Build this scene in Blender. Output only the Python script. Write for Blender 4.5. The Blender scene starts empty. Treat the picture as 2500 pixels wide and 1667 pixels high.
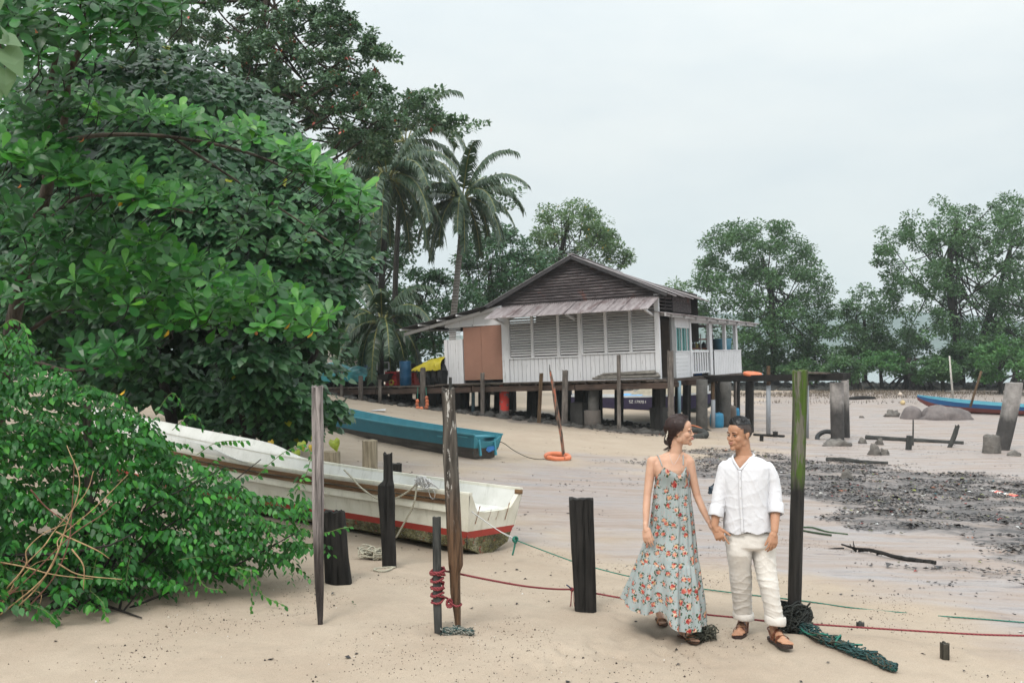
import bpy, math, random
import numpy as np
from mathutils import Vector, Matrix, Euler, noise as mnoise
random.seed(7); RNG = np.random.default_rng(11)
SC = bpy.context.scene
COL = SC.collection
# ---------------------------------------------------------------- camera, sky, sun, exposure
F = 2430.6; HY = 840.0; CX = 1250.0; CZ = 2.25
cam_d = bpy.data.cameras.new('camera'); cam = bpy.data.objects.new('camera', cam_d); COL.objects.link(cam)
cam_d.lens = 35; cam_d.sensor_width = 36; cam_d.clip_end = 4000; cam_d.clip_start = 0.05
cam_d.shift_y = (HY - 833.5) / 2500.0
cam.location = (0, 0, CZ); cam.rotation_euler = (math.radians(90), 0, 0)
SC.camera = cam
cam_d.dof.use_dof = True; cam_d.dof.focus_distance = 8.0; cam_d.dof.aperture_fstop = 7.1
SUN_EL, SUN_AZ = 52.0, 205.0       # high veiled sun, front right of the camera's back
W = bpy.data.worlds.new('World'); SC.world = W; W.use_nodes = True
nt = W.node_tree; nt.nodes.clear()
wo = nt.nodes.new('ShaderNodeOutputWorld'); bg = nt.nodes.new('ShaderNodeBackground')
sky = nt.nodes.new('ShaderNodeTexSky'); sky.sky_type = 'NISHITA'; sky.sun_disc = False
sky.sun_elevation = math.radians(SUN_EL); sky.sun_rotation = math.radians(SUN_AZ); sky.air_density = 1.0; sky.dust_density = 2.0
tc = nt.nodes.new('ShaderNodeTexCoord'); sx = nt.nodes.new('ShaderNodeSeparateXYZ')
nt.links.new(tc.outputs['Generated'], sx.inputs[0])
mp = nt.nodes.new('ShaderNodeMapping'); mp.inputs['Scale'].default_value = (1.0, 1.0, 3.2)
nt.links.new(tc.outputs['Generated'], mp.inputs[0])
nz = nt.nodes.new('ShaderNodeTexNoise'); nz.inputs['Scale'].default_value = 2.6; nz.inputs['Detail'].default_value = 6; nz.inputs['Roughness'].default_value = 0.55
nt.links.new(mp.outputs[0], nz.inputs[0])
cr = nt.nodes.new('ShaderNodeValToRGB')    # pale cloud deck, thin bluish where it opens
cr.color_ramp.elements[0].position = 0.36; cr.color_ramp.elements[0].color = (5.6, 6.05, 6.1, 1)
cr.color_ramp.elements[1].position = 0.66; cr.color_ramp.elements[1].color = (6.5, 6.75, 6.55, 1)
nt.links.new(nz.outputs[0], cr.inputs[0])
# overcast luminance rises towards the zenith (standard overcast sky)
ml = nt.nodes.new('ShaderNodeMath'); ml.operation = 'MULTIPLY_ADD'; ml.inputs[1].default_value = 2.1; ml.inputs[2].default_value = 0.97; pw = nt.nodes.new('ShaderNodeMath'); pw.operation = 'POWER'; pw.inputs[1].default_value = 1.8
mx0 = nt.nodes.new('ShaderNodeMath'); mx0.operation = 'MAXIMUM'; mx0.inputs[1].default_value = 0.0
nt.links.new(sx.outputs[2], mx0.inputs[0]); nt.links.new(mx0.outputs[0], pw.inputs[0]); nt.links.new(pw.outputs[0], ml.inputs[0])
vm = nt.nodes.new('ShaderNodeVectorMath'); vm.operation = 'SCALE'
nt.links.new(cr.outputs[0], vm.inputs[0]); nt.links.new(ml.outputs[0], vm.inputs['Scale'])
mix = nt.nodes.new('ShaderNodeMix'); mix.data_type = 'RGBA'; mix.inputs['Factor'].default_value = 0.88
nt.links.new(sky.outputs[0], mix.inputs['A']); nt.links.new(vm.outputs[0], mix.inputs['B'])
nt.links.new(mix.outputs['Result'], bg.inputs[0]); bg.inputs[1].default_value = 0.1
nt.links.new(bg.outputs[0], wo.inputs[0])
sd = bpy.data.lights.new('sun', 'SUN'); sd.energy = 1.5; sd.angle = math.radians(20); sd.color = (1.0, 0.95, 0.88)
so = bpy.data.objects.new('sun', sd); COL.objects.link(so)
el, az = math.radians(SUN_EL), math.radians(SUN_AZ)
sv = Vector((math.sin(az) * math.cos(el), math.cos(az) * math.cos(el), math.sin(el)))
so.rotation_euler = (-sv).to_track_quat('-Z', 'Y').to_euler()
so.location = (0, -5, 30)
SC.view_settings.view_transform = 'Standard'; SC.view_settings.look = 'None'
SC.view_settings.exposure = 0.40; SC.view_settings.gamma = 1.0; SC.view_settings.use_curve_mapping = False
SC.cycles.max_bounces = 5; SC.cycles.transparent_max_bounces = 6; SC.cycles.diffuse_bounces = 1; SC.cycles.glossy_bounces = 2
SC.cycles.use_denoising = True
# ---------------------------------------------------------------- helpers
def P(px, py, Y):
    """point seen at photograph pixel (px, py) at distance Y"""
    return Vector(((px - CX) / F * Y, Y, CZ - (py - HY) / F * Y))

# ground heights: (px, py, drop below the eye)
_cp = [(0,1667,2.12),(700,1667,2.15),(1250,1667,2.2),(1900,1667,2.27),(2500,1667,2.32),(300,1500,2.1),(781,1518,2.12),(1122,1545,2.15),
       (1431,1490,2.22),(1700,1565,2.24),(1915,1583,2.27),(1933,1535,2.28),(2500,1520,2.36),(2500,1400,2.5),(828,1420,2.15),(955,1381,2.2),
       (1200,1352,2.4),(2100,1300,2.6),(2500,1250,2.8),(1600,1250,2.55),(1365,1122,2.75),(1181,1117,2.62),(900,1150,2.35),
       (1600,1120,2.85),(2050,1160,3.0),(2450,1100,3.15),(2050,1080,3.25),(1720,1062,3.2),(1450,1042,3.02),(1230,1012,2.75),(1000,992,2.35),
       (830,985,2.2),(2350,1000,3.35),(1900,1000,3.35),(1600,990,3.3),(2350,960,3.4),(1900,950,3.45),(2500,940,3.5),(1700,940,3.5)]
_xy = [];
for (px, py, d) in _cp:
    Y = F * d / (py - HY); _xy.append(((px - CX) / F * Y, Y, CZ - d))
for (x, y, z) in [(-6,13,.12),(-9,9,.25),(-8,20,.35),(-14,30,.6),(-12,45,.7),(-20,60,.8),(-30,30,.9),(0,-8,.25),(-15,0,.3),(12,0,-.1),(20,20,-1.0),(30,45,-1.2),
                  (-4,38,-.3),(-9,42,.35),(-5,60,-.6),(3,75,-1.2),(60,90,-1.25),(0,95,-1.2),(30,95,-1.25),(-3.6,24,-.25),(60,10,-.8)]:
    _xy.append((x, y, z))
_cpa = np.array(_xy)
def _u(x, y):   # compress far distances so that near detail governs near ground
    r = np.sqrt(x * x + y * y) + 1e-6; s = np.log1p(r / 6.0) * 6.0 / r
    return x * s, y * s
_ux, _uy = _u(_cpa[:, 0], _cpa[:, 1])
_r = np.sqrt((_ux[:, None] - _ux) ** 2 + (_uy[:, None] - _uy) ** 2)
_n = len(_cpa); _A = np.zeros((_n + 3, _n + 3)); _A[:_n, :_n] = _r + np.eye(_n) * -0.25
_A[:_n, _n] = 1; _A[:_n, _n + 1] = _ux; _A[:_n, _n + 2] = _uy; _A[_n:, :_n] = _A[:_n, _n:].T
_b = np.zeros(_n + 3); _b[:_n] = _cpa[:, 2]
_sol = np.linalg.solve(_A, _b)
def gz(x, y):
    x = np.asarray(x, float); y = np.asarray(y, float); sh = x.shape; xf = x.ravel(); yf = y.ravel()
    ux, uy = _u(xf, yf); out = _sol[_n] + _sol[_n + 1] * ux + _sol[_n + 2] * uy
    for i in range(_n):
        out += _sol[i] * np.sqrt((ux - _ux[i]) ** 2 + (uy - _uy[i]) ** 2)
    far = np.clip((yf - 86) / 12.0, 0, 1) * np.clip((xf + 8) / 6.0, 0, 1)      # sea bed beyond the mangrove bank
    out = np.clip(out, -1.35, 1.2) * (1 - far) + far * -2.2
    far2 = np.clip((np.sqrt(xf ** 2 + yf ** 2) - 110) / 60.0, 0, 1)
    out = out * (1 - far2) + far2 * -4
    return out.reshape(sh)
def g(x, y): return float(gz(np.array([x]), np.array([y]))[0])
def G(px, py):
    """point on the ground seen at photograph pixel"""
    Y = F * 2.3 / (py - HY)
    for _ in range(25):
        x = (px - CX) / F * Y; z = g(x, Y); Y = 0.5 * Y + 0.5 * F * (CZ - z) / (py - HY)
    return Vector(((px - CX) / F * Y, Y, g((px - CX) / F * Y, Y)))

def tag(o, label=None, cat=None, group=None, kind=None):
    if label: o['label'] = label
    if cat: o['category'] = cat
    if group: o['group'] = group
    if kind: o['kind'] = kind
    return o
def empty(name, label, cat, loc=(0, 0, 0), group=None, rot=(0, 0, 0), kind=None):
    o = bpy.data.objects.new(name, None); COL.objects.link(o); o.location = loc; o.rotation_euler = rot
    o.empty_display_size = 0.2
    return tag(o, label, cat, group, kind)
def link(name, me, parent=None, loc=None):
    o = bpy.data.objects.new(name, me); COL.objects.link(o)
    if parent is not None:
        o.parent = parent
    if loc is not None: o.location = loc
    return o
def mesh(name, verts, faces, mat, parent=None, smooth=False, world=False, uv=None):
    """world=True: vertices are world coordinates and the parent's transform is undone"""
    me = bpy.data.meshes.new(name)
    V = np.asarray(verts, float).reshape(-1, 3)
    me.from_pydata(V.tolist(), [], [list(map(int, f)) for f in faces]); me.update()
    if mat is not None: me.materials.append(mat)
    if smooth: me.polygons.foreach_set('use_smooth', np.ones(len(me.polygons), bool))
    if uv is not None:
        l = me.uv_layers.new(name='UVMap'); li = np.zeros(len(me.loops), int); me.loops.foreach_get('vertex_index', li)
        l.data.foreach_set('uv', np.asarray(uv, np.float32)[li].ravel())
    o = link(name, me, parent)
    if world and parent is not None:
        o.matrix_parent_inverse = M_of(parent).inverted()
    return o
def M_of(o):
    m = Matrix.LocRotScale(o.location, o.rotation_euler, o.scale)
    return (M_of(o.parent) @ m) if o.parent else m
def fast_mesh(name, V, faces3, mat, parent=None, col=None, smooth=False, world=True, faces_n=3, uv=None):
    """numpy mesh; faces all of faces_n corners; col = per-vertex value stored as attribute 'rnd'"""
    me = bpy.data.meshes.new(name); V = np.ascontiguousarray(V, np.float32); Fc = np.ascontiguousarray(faces3, np.int32)
    me.vertices.add(len(V)); me.vertices.foreach_set('co', V.ravel())
    nf = len(Fc); me.loops.add(nf * faces_n); me.loops.foreach_set('vertex_index', Fc.ravel())
    me.polygons.add(nf); me.polygons.foreach_set('loop_start', np.arange(nf, dtype=np.int32) * faces_n)
    try: me.polygons.foreach_set('loop_total', np.full(nf, faces_n, np.int32))
    except Exception: pass
    if smooth: me.polygons.foreach_set('use_smooth', np.ones(nf, bool))
    me.update(calc_edges=True)
    if col is not None:
        at = me.attributes.new('rnd', 'FLOAT', 'POINT'); at.data.foreach_set('value', np.ascontiguousarray(col, np.float32))
    if uv is not None:
        l = me.uv_layers.new(name='UVMap'); l.data.foreach_set('uv', np.ascontiguousarray(np.asarray(uv, np.float32)[Fc.ravel()]).ravel())
    if mat is not None: me.materials.append(mat)
    o = link(name, me, parent)
    if world and parent is not None: o.matrix_parent_inverse = M_of(parent).inverted()
    return o
class MB:
    """mesh builder"""
    def __init__(s): s.v = []; s.f = []
    def add(s, V, Fs):
        b = len(s.v); s.v += [tuple(v) for v in V]; s.f += [tuple(b + i for i in f) for f in Fs]; return s
    def box(s, c, d, R=None, jit=0):
        c = Vector(c); d = Vector(d) / 2; V = []
        for z in (-1, 1):
            for (x, y) in ((-1, -1), (1, -1), (1, 1), (-1, 1)):
                p = Vector((x * d.x, y * d.y, z * d.z))
                if jit: p += Vector([random.uniform(-jit, jit) for _ in range(3)])
                if R is not None: p = R @ p
                V.append(c + p)
        return s.add(V, [(0, 3, 2, 1), (4, 5, 6, 7), (0, 1, 5, 4), (1, 2, 6, 5), (2, 3, 7, 6), (3, 0, 4, 7)])
    def beam(s, a, b, w, h, up=(0, 0, 1), jit=0):
        a = Vector(a); b = Vector(b); d = (b - a); L = d.length
        if L < 1e-6: return s
        d.normalize(); up = Vector(up); sd_ = d.cross(up)
        if sd_.length < 1e-4: sd_ = d.cross(Vector((0, 1, 0)))
        sd_.normalize(); u = sd_.cross(d)
        R = Matrix((sd_, d, u)).transposed()
        return s.box((a + b) / 2, (w, L, h), R, jit)
    def tube(s, pts, r, n=8, cap=True, ell=1.0, wob=0.0):
        pts = [Vector(p) for p in pts]; m = len(pts)
        rr = r if isinstance(r, (list, tuple, np.ndarray)) else [r] * m
        V = []; Fs = []; prev = None
        for i, p in enumerate(pts):
            t = (pts[min(i + 1, m - 1)] - pts[max(i - 1, 0)])
            if t.length < 1e-9: t = Vector((0, 0, 1))
            t.normalize()
            if prev is None:
                a = Vector((0, 0, 1)) if abs(t.z) < .9 else Vector((1, 0, 0)); x = t.cross(a).normalized()
            else:
                x = (prev - t * prev.dot(t))
                x = x.normalized() if x.length > 1e-6 else t.orthogonal().normalized()
            prev = x; y = t.cross(x)
            for k in range(n):
                an = 2 * math.pi * k / n; q = rr[i] * (1 + (random.uniform(-wob, wob) if wob else 0))
                V.append(p + x * (math.cos(an) * q) + y * (math.sin(an) * q * ell))
        for i in range(m - 1):
            for k in range(n):
                a = i * n + k; b = i * n + (k + 1) % n; Fs.append((a, b, b + n, a + n))
        if cap: Fs.append(tuple(range(n - 1, -1, -1))); Fs.append(tuple((m - 1) * n + k for k in range(n)))
        return s.add(V, Fs)
    def lathe(s, c, prof, n=20, axis=(0, 0, 1), cap=True):
        """prof: list of (radius, height)"""
        c = Vector(c); ax = Vector(axis).normalized(); x = ax.orthogonal().normalized(); y = ax.cross(x); V = []; Fs = []
        for (r, h) in prof:
            for k in range(n):
                an = 2 * math.pi * k / n; V.append(c + ax * h + (x * math.cos(an) + y * math.sin(an)) * r)
        m = len(prof)
        for i in range(m - 1):
            for k in range(n):
                a = i * n + k; b = i * n + (k + 1) % n; Fs.append((a, b, b + n, a + n))
        if cap: Fs.append(tuple(range(n - 1, -1, -1))); Fs.append(tuple((m - 1) * n + k for k in range(n)))
        return s.add(V, Fs)
    def ell(s, c, rad, R=None, nu=16, nv=10):
        c = Vector(c); V = []; Fs = []
        for j in range(nv + 1):
            ph = math.pi * j / nv
            for i in range(nu):
                th = 2 * math.pi * i / nu
                p = Vector((rad[0] * math.sin(ph) * math.cos(th), rad[1] * math.sin(ph) * math.sin(th), rad[2] * math.cos(ph)))
                V.append(c + (R @ p if R is not None else p))
        for j in range(nv):
            for i in range(nu):
                a = j * nu + i; b = j * nu + (i + 1) % nu; Fs.append((a, a + nu, b + nu, b))
        return s.add(V, Fs)
    def torus(s, c, R1, r, axis=(0, 0, 1), n=40, m=12, a0=0, a1=2 * math.pi):
        c = Vector(c); ax = Vector(axis).normalized(); x = ax.orthogonal().normalized(); y = ax.cross(x); V = []; Fs = []
        for i in range(n):
            th = a0 + (a1 - a0) * i / n; d = x * math.cos(th) + y * math.sin(th)
            for k in range(m):
                ph = 2 * math.pi * k / m; V.append(c + d * (R1 + r * math.cos(ph)) + ax * (r * math.sin(ph)))
        for i in range(n):
            for k in range(m):
                a = i * m + k; b = i * m + (k + 1) % m; c2 = ((i + 1) % n) * m
                Fs.append((a, c2 + k, c2 + (k + 1) % m, b))
        return s.add(V, Fs)
    def build(s, name, mat, parent=None, smooth=False, world=True):
        o = mesh(name, s.v, s.f, mat, parent, smooth, world)
        if name in ('twigs', 'stems', 'trailing_stems', 'woody_stems', 'limbs', 'prop_roots', 'strands', 'hair_strands', 'rope_tangle', 'bundle', 'net_pile', 'covered_gear'): o['kind'] = 'stuff'
        return o
def spline(pts, n=10):
    """Catmull-Rom through points"""
    p = [Vector(q) for q in pts]; p = [p[0] * 2 - p[1]] + p + [p[-1] * 2 - p[-2]]; out = []
    for i in range(1, len(p) - 2):
        for k in range(n):
            t = k / n; a, b, c, d = p[i - 1], p[i], p[i + 1], p[i + 2]
            out.append(0.5 * ((2 * b) + (c - a) * t + (2 * a - 5 * b + 4 * c - d) * t * t + (3 * b - 3 * c + d - a) * t ** 3))
    out.append(p[-2]); return out
def copy_tree(o, parent=None):
    c = o.copy(); COL.objects.link(c)
    if parent is not None: c.parent = parent
    for ch in list(o.children): copy_tree(ch, c)
    return c
# ---------------------------------------------------------------- materials
MATS = {}
class NT:
    def __init__(s, name):
        s.m = bpy.data.materials.new(name); s.m.use_nodes = True; s.t = s.m.node_tree; s.t.nodes.clear()
        s.out = s.t.nodes.new('ShaderNodeOutputMaterial'); s.b = s.t.nodes.new('ShaderNodeBsdfPrincipled')
        s.t.links.new(s.b.outputs[0], s.out.inputs[0]); MATS[name] = s.m
    def n(s, typ, **kw):
        nd = s.t.nodes.new(typ)
        for k, v in kw.items():
            if k.startswith('i_'):
                key = k[2:].replace('_', ' ')
                nd.inputs[key].default_value = v
            else: setattr(nd, k, v)
        return nd
    def l(s, a, b): s.t.links.new(a, b)
    def coord(s, kind='Object', scale=(1, 1, 1), rot=(0, 0, 0)):
        c = s.n('ShaderNodeTexCoord'); m = s.n('ShaderNodeMapping'); m.inputs['Scale'].default_value = scale; m.inputs['Rotation'].default_value = rot
        s.l(c.outputs[kind], m.inputs[0]); return m.outputs[0]
    def noise(s, vec, scale, detail=4, rough=.55, dist=0):
        q = s.n('ShaderNodeTexNoise'); q.inputs['Scale'].default_value = scale; q.inputs['Detail'].default_value = detail
        q.inputs['Roughness'].default_value = rough; q.inputs['Distortion'].default_value = dist
        if vec is not None: s.l(vec, q.inputs['Vector'])
        return q.outputs[0]
    def ramp(s, fac, stops, const=False):
        r = s.n('ShaderNodeValToRGB'); e = r.color_ramp.elements
        while len(e) < len(stops): e.new(0.5)
        for i, (p, c) in enumerate(stops):
            e[i].position = p; e[i].color = (c, c, c, 1) if isinstance(c, (int, float)) else (*c, 1)
        if const: r.color_ramp.interpolation = 'CONSTANT'
        s.l(fac, r.inputs[0]); return r.outputs[0]
    def mix(s, fac, a, b, blend='MIX'):
        m = s.n('ShaderNodeMix', data_type='RGBA', blend_type=blend)
        for sock, v in (('Factor', fac), ('A', a), ('B', b)):
            if isinstance(v, bpy.types.NodeSocket): s.l(v, m.inputs[sock])
            elif isinstance(v, (int, float)): m.inputs[sock].default_value = v if sock == 'Factor' else (v, v, v, 1)
            else: m.inputs[sock].default_value = (*v, 1)
        return m.outputs['Result']
    def math(s, op, a, b=0.5, c=0.0, clamp=False):
        m = s.n('ShaderNodeMath', operation=op, use_clamp=clamp)
        for i, v in enumerate((a, b, c)):
            if isinstance(v, bpy.types.NodeSocket): s.l(v, m.inputs[i])
            else: m.inputs[i].default_value = v
        return m.outputs[0]
    def bump(s, h, strength=.5, dist=.01):
        b = s.n('ShaderNodeBump'); b.inputs['Strength'].default_value = strength; b.inputs['Distance'].default_value = dist
        s.l(h, b.inputs['Height']); s.l(b.outputs[0], s.b.inputs['Normal']); return b
    def col(s, v):
        if isinstance(v, bpy.types.NodeSocket): s.l(v, s.b.inputs['Base Color'])
        else: s.b.inputs['Base Color'].default_value = (*v, 1)
    def rough(s, v):
        if isinstance(v, bpy.types.NodeSocket): s.l(v, s.b.inputs['Roughness'])
        else: s.b.inputs['Roughness'].default_value = v
    def spec(s, v): s.b.inputs['Specular IOR Level'].default_value = v
def plain(name, c, rough=.6, var=.25, scale=6, bump=0.0, metallic=0, spec=.5):
    t = NT(name); v = t.coord('Object'); n1 = t.noise(v, scale, 5, .6)
    dk = tuple(x * (1 - var) for x in c); lt = tuple(min(1, x * (1 + var * .6)) for x in c)
    t.col(t.ramp(n1, [(.3, dk), (.7, lt)])); t.rough(rough); t.b.inputs['Metallic'].default_value = metallic; t.spec(spec)
    if bump: t.bump(t.noise(v, scale * 6, 4), bump, .01)
    return t.m
def wood(name, dark, light, streak=1.0, wear=None, wearamt=.5, bump=.6, sc=1.0, along='Z', rough=.85):
    t = NT(name); s_ = {'Z': (14, 14, .9), 'X': (.9, 14, 14), 'Y': (14, .9, 14)}[along]
    v = t.coord('Object', tuple(q * sc for q in s_)); g_ = t.noise(v, 2.2, 6, .7, .3)
    c = t.ramp(g_, [(.28, dark), (.62, light)])
    big = t.noise(t.coord('Object', (1, 1, 1)), 2.5 * sc, 4)
    c = t.mix(t.ramp(big, [(.35, 0.0), (.7, .55)]), c, dark)
    if wear:
        wn = t.noise(t.coord('Object', tuple(q * sc * .5 for q in s_)), 1.7, 5, .65)
        c = t.mix(t.ramp(wn, [(wearamt, 0.0), (wearamt + .06, 1.0)]), c, wear)
    t.col(c); t.rough(rough); t.spec(.25)
    cr_ = t.ramp(g_, [(.30, 0.0), (.45, 1.0)]); t.bump(cr_, bump, .012)
    return t.m
# ================================================================ SETTING: ground, water, hills
def vn(x, y, seed=0):
    """2-D value noise 0..1"""
    xi = np.floor(x).astype(np.int64); yi = np.floor(y).astype(np.int64); fx = x - xi; fy = y - yi
    fx = fx * fx * (3 - 2 * fx); fy = fy * fy * (3 - 2 * fy)
    def h(a, b):
        n = (a * 374761393 + b * 668265263 + seed * 1442695041) & 0xffffffff
        n = ((n ^ (n >> 13)) * 1274126177) & 0xffffffff
        return ((n ^ (n >> 16)) & 0xffff) / 65535.0
    return (h(xi, yi) * (1 - fx) + h(xi + 1, yi) * fx) * (1 - fy) + (h(xi, yi + 1) * (1 - fx) + h(xi + 1, yi + 1) * fx) * fy
def fbm(x, y, seed=0, o=4):
    s = 0; a = .5
    for i in range(o): s = s + a * vn(x * 2 ** i, y * 2 ** i, seed + i); a *= .5
    return s / (1 - .5 ** o)
def in_poly(x, y, poly):
    x = np.asarray(x); ins = np.zeros(x.shape, bool); n = len(poly)
    for i in range(n):
        x1, y1 = poly[i]; x2, y2 = poly[(i + 1) % n]
        c = ((y1 > y) != (y2 > y)); xin = (x2 - x1) * (y - y1) / ((y2 - y1) or 1e-9) + x1
        ins ^= c & (x < xin)
    return ins
def sdist(x, y, poly):
    d = np.full(np.shape(x), 1e9); n = len(poly)
    for i in range(n):
        x1, y1 = poly[i]; x2, y2 = poly[(i + 1) % n]; dx, dy = x2 - x1, y2 - y1
        t = np.clip(((x - x1) * dx + (y - y1) * dy) / (dx * dx + dy * dy + 1e-9), 0, 1)
        d = np.minimum(d, np.hypot(x - x1 - t * dx, y - y1 - t * dy))
    return np.where(in_poly(x, y, poly), d, -d)
def gpoly(pts): return [tuple(G(a, b)[:2]) for a, b in pts]
MUD = gpoly([(1655,1108),(1700,1092),(1850,1102),(1960,1120),(2100,1128),(2250,1150),(2400,1160),(2700,1180),(3000,1250),(2900,1500),(2560,1400),(2400,1352),(2260,1318),(2100,1290),(2010,1262),(1900,1215),(1800,1175),(1690,1165)])
MUD2 = [gpoly(p) for p in ([(1285,1136),(1310,1134),(1350,1160),(1420,1185),(1390,1190),(1320,1165)], [(1520,1128),(1600,1120),(1660,1130),(1640,1145),(1560,1140)],
        [(2120,1385),(2300,1350),(2520,1400),(2520,1440),(2350,1405)], [(1230,1030),(1700,1075),(1760,1068),(1700,1040),(1300,1000),(1040,990),(1060,1000)], [(1380,1590),(1290,1500),(1310,1490),(1440,1600),(1420,1667),(1395,1667)])]
WET = gpoly([(900,1165),(1000,1130),(1120,1150),(1270,1128),(1440,1120),(1600,1150),(1720,1120),(1850,1085),(1760,1000),(1850,960),(2300,950),(3500,960),(4500,1300),(3200,1700),(2500,1590),(2300,1530),(2050,1440),(1750,1390),(1500,1345),(1330,1290),(1260,1240),(1150,1215),(1000,1200)])
def masks(X, Y):
    wob = (fbm(X * .8, Y * .8, 5) - .5); sc = 1 + np.hypot(X, Y) * .06
    m = sdist(X, Y, MUD) + wob * 1.2 * sc
    mud = np.clip(m / (.35 * sc) + .4, 0, 1)
    for p in MUD2:
        mud = np.maximum(mud, np.clip((sdist(X, Y, p) + wob * .5 * sc) / (.25 * sc) + .3, 0, 1) * .75)
    wet = np.clip((sdist(X, Y, WET) + wob * 2.2 * sc) / (.9 * sc) + .5, 0, 1)
    return mud, wet
_fr = np.random.default_rng(3); _fp = []
for _i in range(46):
    _k = _i % 2; _t = _i / 46.; _a = G(1330 + 500 * _t + _fr.normal(0, 60), 1655 - 95 * abs(math.sin(_t * 3)) + _fr.normal(0, 22)); _fp.append((_a.x, _a.y, _fr.uniform(-.6, .6)))
for _i in range(26): _a = G(1480 + _i * 14 + _fr.normal(0, 25), 1500 - _i * 6 + _fr.normal(0, 25)); _fp.append((_a.x, _a.y, _fr.uniform(-.6, .6)))
_pb = np.array([tuple(G(a, b)[:2]) for a, b in ((781, 1516), (1120, 1545), (1070, 1547), (1430, 1489), (950, 1379), (826, 1421), (1935, 1538), (2306, 1598))])
def base_relief(X, Y):
    r = (fbm(X * 1.1, Y * 1.1, 21, 3) - .5) * .05 + (fbm(X * 5, Y * 5, 31, 3) - .5) * .022 - .012 * np.clip((vn(X * 3.4, Y * 3.4, 91) - .72) * 6, 0, 1)
    for (a, b) in _pb: d = np.hypot(X - a, (Y - b)); r = r - .020 * np.exp(-(d / .13) ** 2) + .014 * np.exp(-((d - .20) / .07) ** 2)
    for (a, b, th) in _fp:
        c, s = math.cos(th), math.sin(th); dx, dy = X - a, Y - b; u = (dx * c + dy * s) / .055; v = (-dx * s + dy * c) / .125; q = u * u + v * v; r = r - .016 * np.exp(-q * q) + .006 * np.exp(-((np.sqrt(q) - 1.35) / .25) ** 2)
    return r
def build_ground():
    ys = np.concatenate([np.linspace(-8, 3.6, 14), 4 + 10 * np.linspace(0, 1, 230) ** 1.15, 14.06 * np.power(42.0, np.linspace(0.002, 1, 240))])
    t = np.linspace(-1, 1, 560); ts = 1.15 * np.sign(t) * (np.abs(t) * .45 + np.abs(t) ** 3 * .55) * 1.3
    w = np.maximum(ys, 0) + 6.0
    Y, T = np.meshgrid(ys, ts, indexing='ij'); X = T * w[:, None]
    Z = gz(X, Y); mud, wet = masks(X, Y)
    Z = Z + base_relief(X, Y) * np.clip(1.2 - wet * .7, .3, 1)
    mz = mud * ((fbm(X * 7, Y * 7, 77, 3) - .45) * .07 + (fbm(X * 1.6, Y * 4, 78, 3) - .5) * .05); Z = Z + mz * (np.hypot(X, Y) < 45)
    V = np.stack([X, Y, Z], -1).reshape(-1, 3); ny, nx = X.shape
    i = np.arange(ny - 1)[:, None] * nx + np.arange(nx - 1)[None, :]
    Q = np.stack([i, i + 1, i + nx + 1, i + nx], -1).reshape(-1, 4)
    o = fast_mesh('sand_beach', V, Q, None, faces_n=4, smooth=True)
    for nm, a in (('mud', mud), ('wet', wet)):
        at = o.data.attributes.new(nm, 'FLOAT', 'POINT'); at.data.foreach_set('value', a.astype(np.float32).ravel())
    t = NT('sand')
    am = t.n('ShaderNodeAttribute', attribute_name='mud').outputs['Fac']; aw = t.n('ShaderNodeAttribute', attribute_name='wet').outputs['Fac']
    v = t.coord('Object')
    n1 = t.noise(v, 1.1, 6, .6); n2 = t.noise(v, 9, 5, .65); n3 = t.noise(v, 160, 2, .8)
    dry = t.ramp(n1, [(.3, (.375, .300, .235)), (.7, (.44, .365, .292))])
    dry = t.mix(t.ramp(n2, [(.45, 0.0), (.75, .35)]), dry, (.31, .265, .21))
    gr = t.ramp(n3, [(.30, (.72, .68, .62)), (.5, (1, 1, 1)), (.72, (1.12, 1.08, 1.02))])
    v2 = t.coord('Object', (.35, 1.6, 1), (0, 0, .35)); n4 = t.noise(v2, 1.6, 7, .62, .6)
    wetc = t.ramp(n4, [(.26, (.27, .20, .155)), (.42, (.335, .27, .24)), (.56, (.365, .32, .31)), (.70, (.355, .335, .35))])
    v3 = t.coord('Object', (.5, 2.4, 1), (0, 0, .3)); n5 = t.noise(v3, 3.2, 7, .7, .8)
    wetc = t.mix(t.ramp(n5, [(.57, 0.0), (.66, .7)]), wetc, (.13, .11, .12))
    c = t.mix(aw, dry, wetc)
    n6 = t.noise(v2, 5, 8, .75, .5)
    mudc = t.ramp(n6, [(.34, (.022, .02, .023)), (.47, (.085, .078, .08)), (.58, (.22, .19, .185)), (.68, (.30, .265, .26))])
    edge = t.math('SUBTRACT', t.math('ADD', am, t.math('MULTIPLY', n6, 1.1)), 1.0, clamp=True)
    big_ = t.ramp(t.noise(t.coord('Object', (.7, 1.6, 1), (0, 0, .3)), .9, 5, .65), [(.40, .35), (.56, 1.0)]); edge = t.math('MULTIPLY', edge, big_); c = t.mix(t.ramp(edge, [(.05, 0.0), (.40, 1.0)]), c, mudc)
    c = t.mix(1.0, c, gr, 'MULTIPLY')
    vo = t.n('ShaderNodeTexVoronoi'); vo.inputs['Scale'].default_value = 16; t.l(v, vo.inputs['Vector'])
    spk = t.ramp(vo.outputs['Distance'], [(.06, 1.0), (.11, 0.0)])
    spk = t.math('MULTIPLY', spk, t.ramp(t.noise(v, 1.4, 5, .7), [(.52, 0.0), (.6, 1.0)]))
    c = t.mix(spk, c, (.06, .05, .045)); t.col(c)
    wr = t.ramp(n4, [(.35, .62), (.62, .30)])
    r = t.mix(aw, .9, wr); r = t.mix(am, r, .5); t.rough(r); t.spec(.35)
    h = t.math('ADD', t.math('MULTIPLY', n3, .35), t.math('MULTIPLY', n2, 1.0)); h = t.math('ADD', h, t.math('MULTIPLY', n5, .6))
    t.bump(h, .45, .02)
    o.data.materials.append(t.m); tag(o, kind='structure')
    return o
ground = build_ground()
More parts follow.
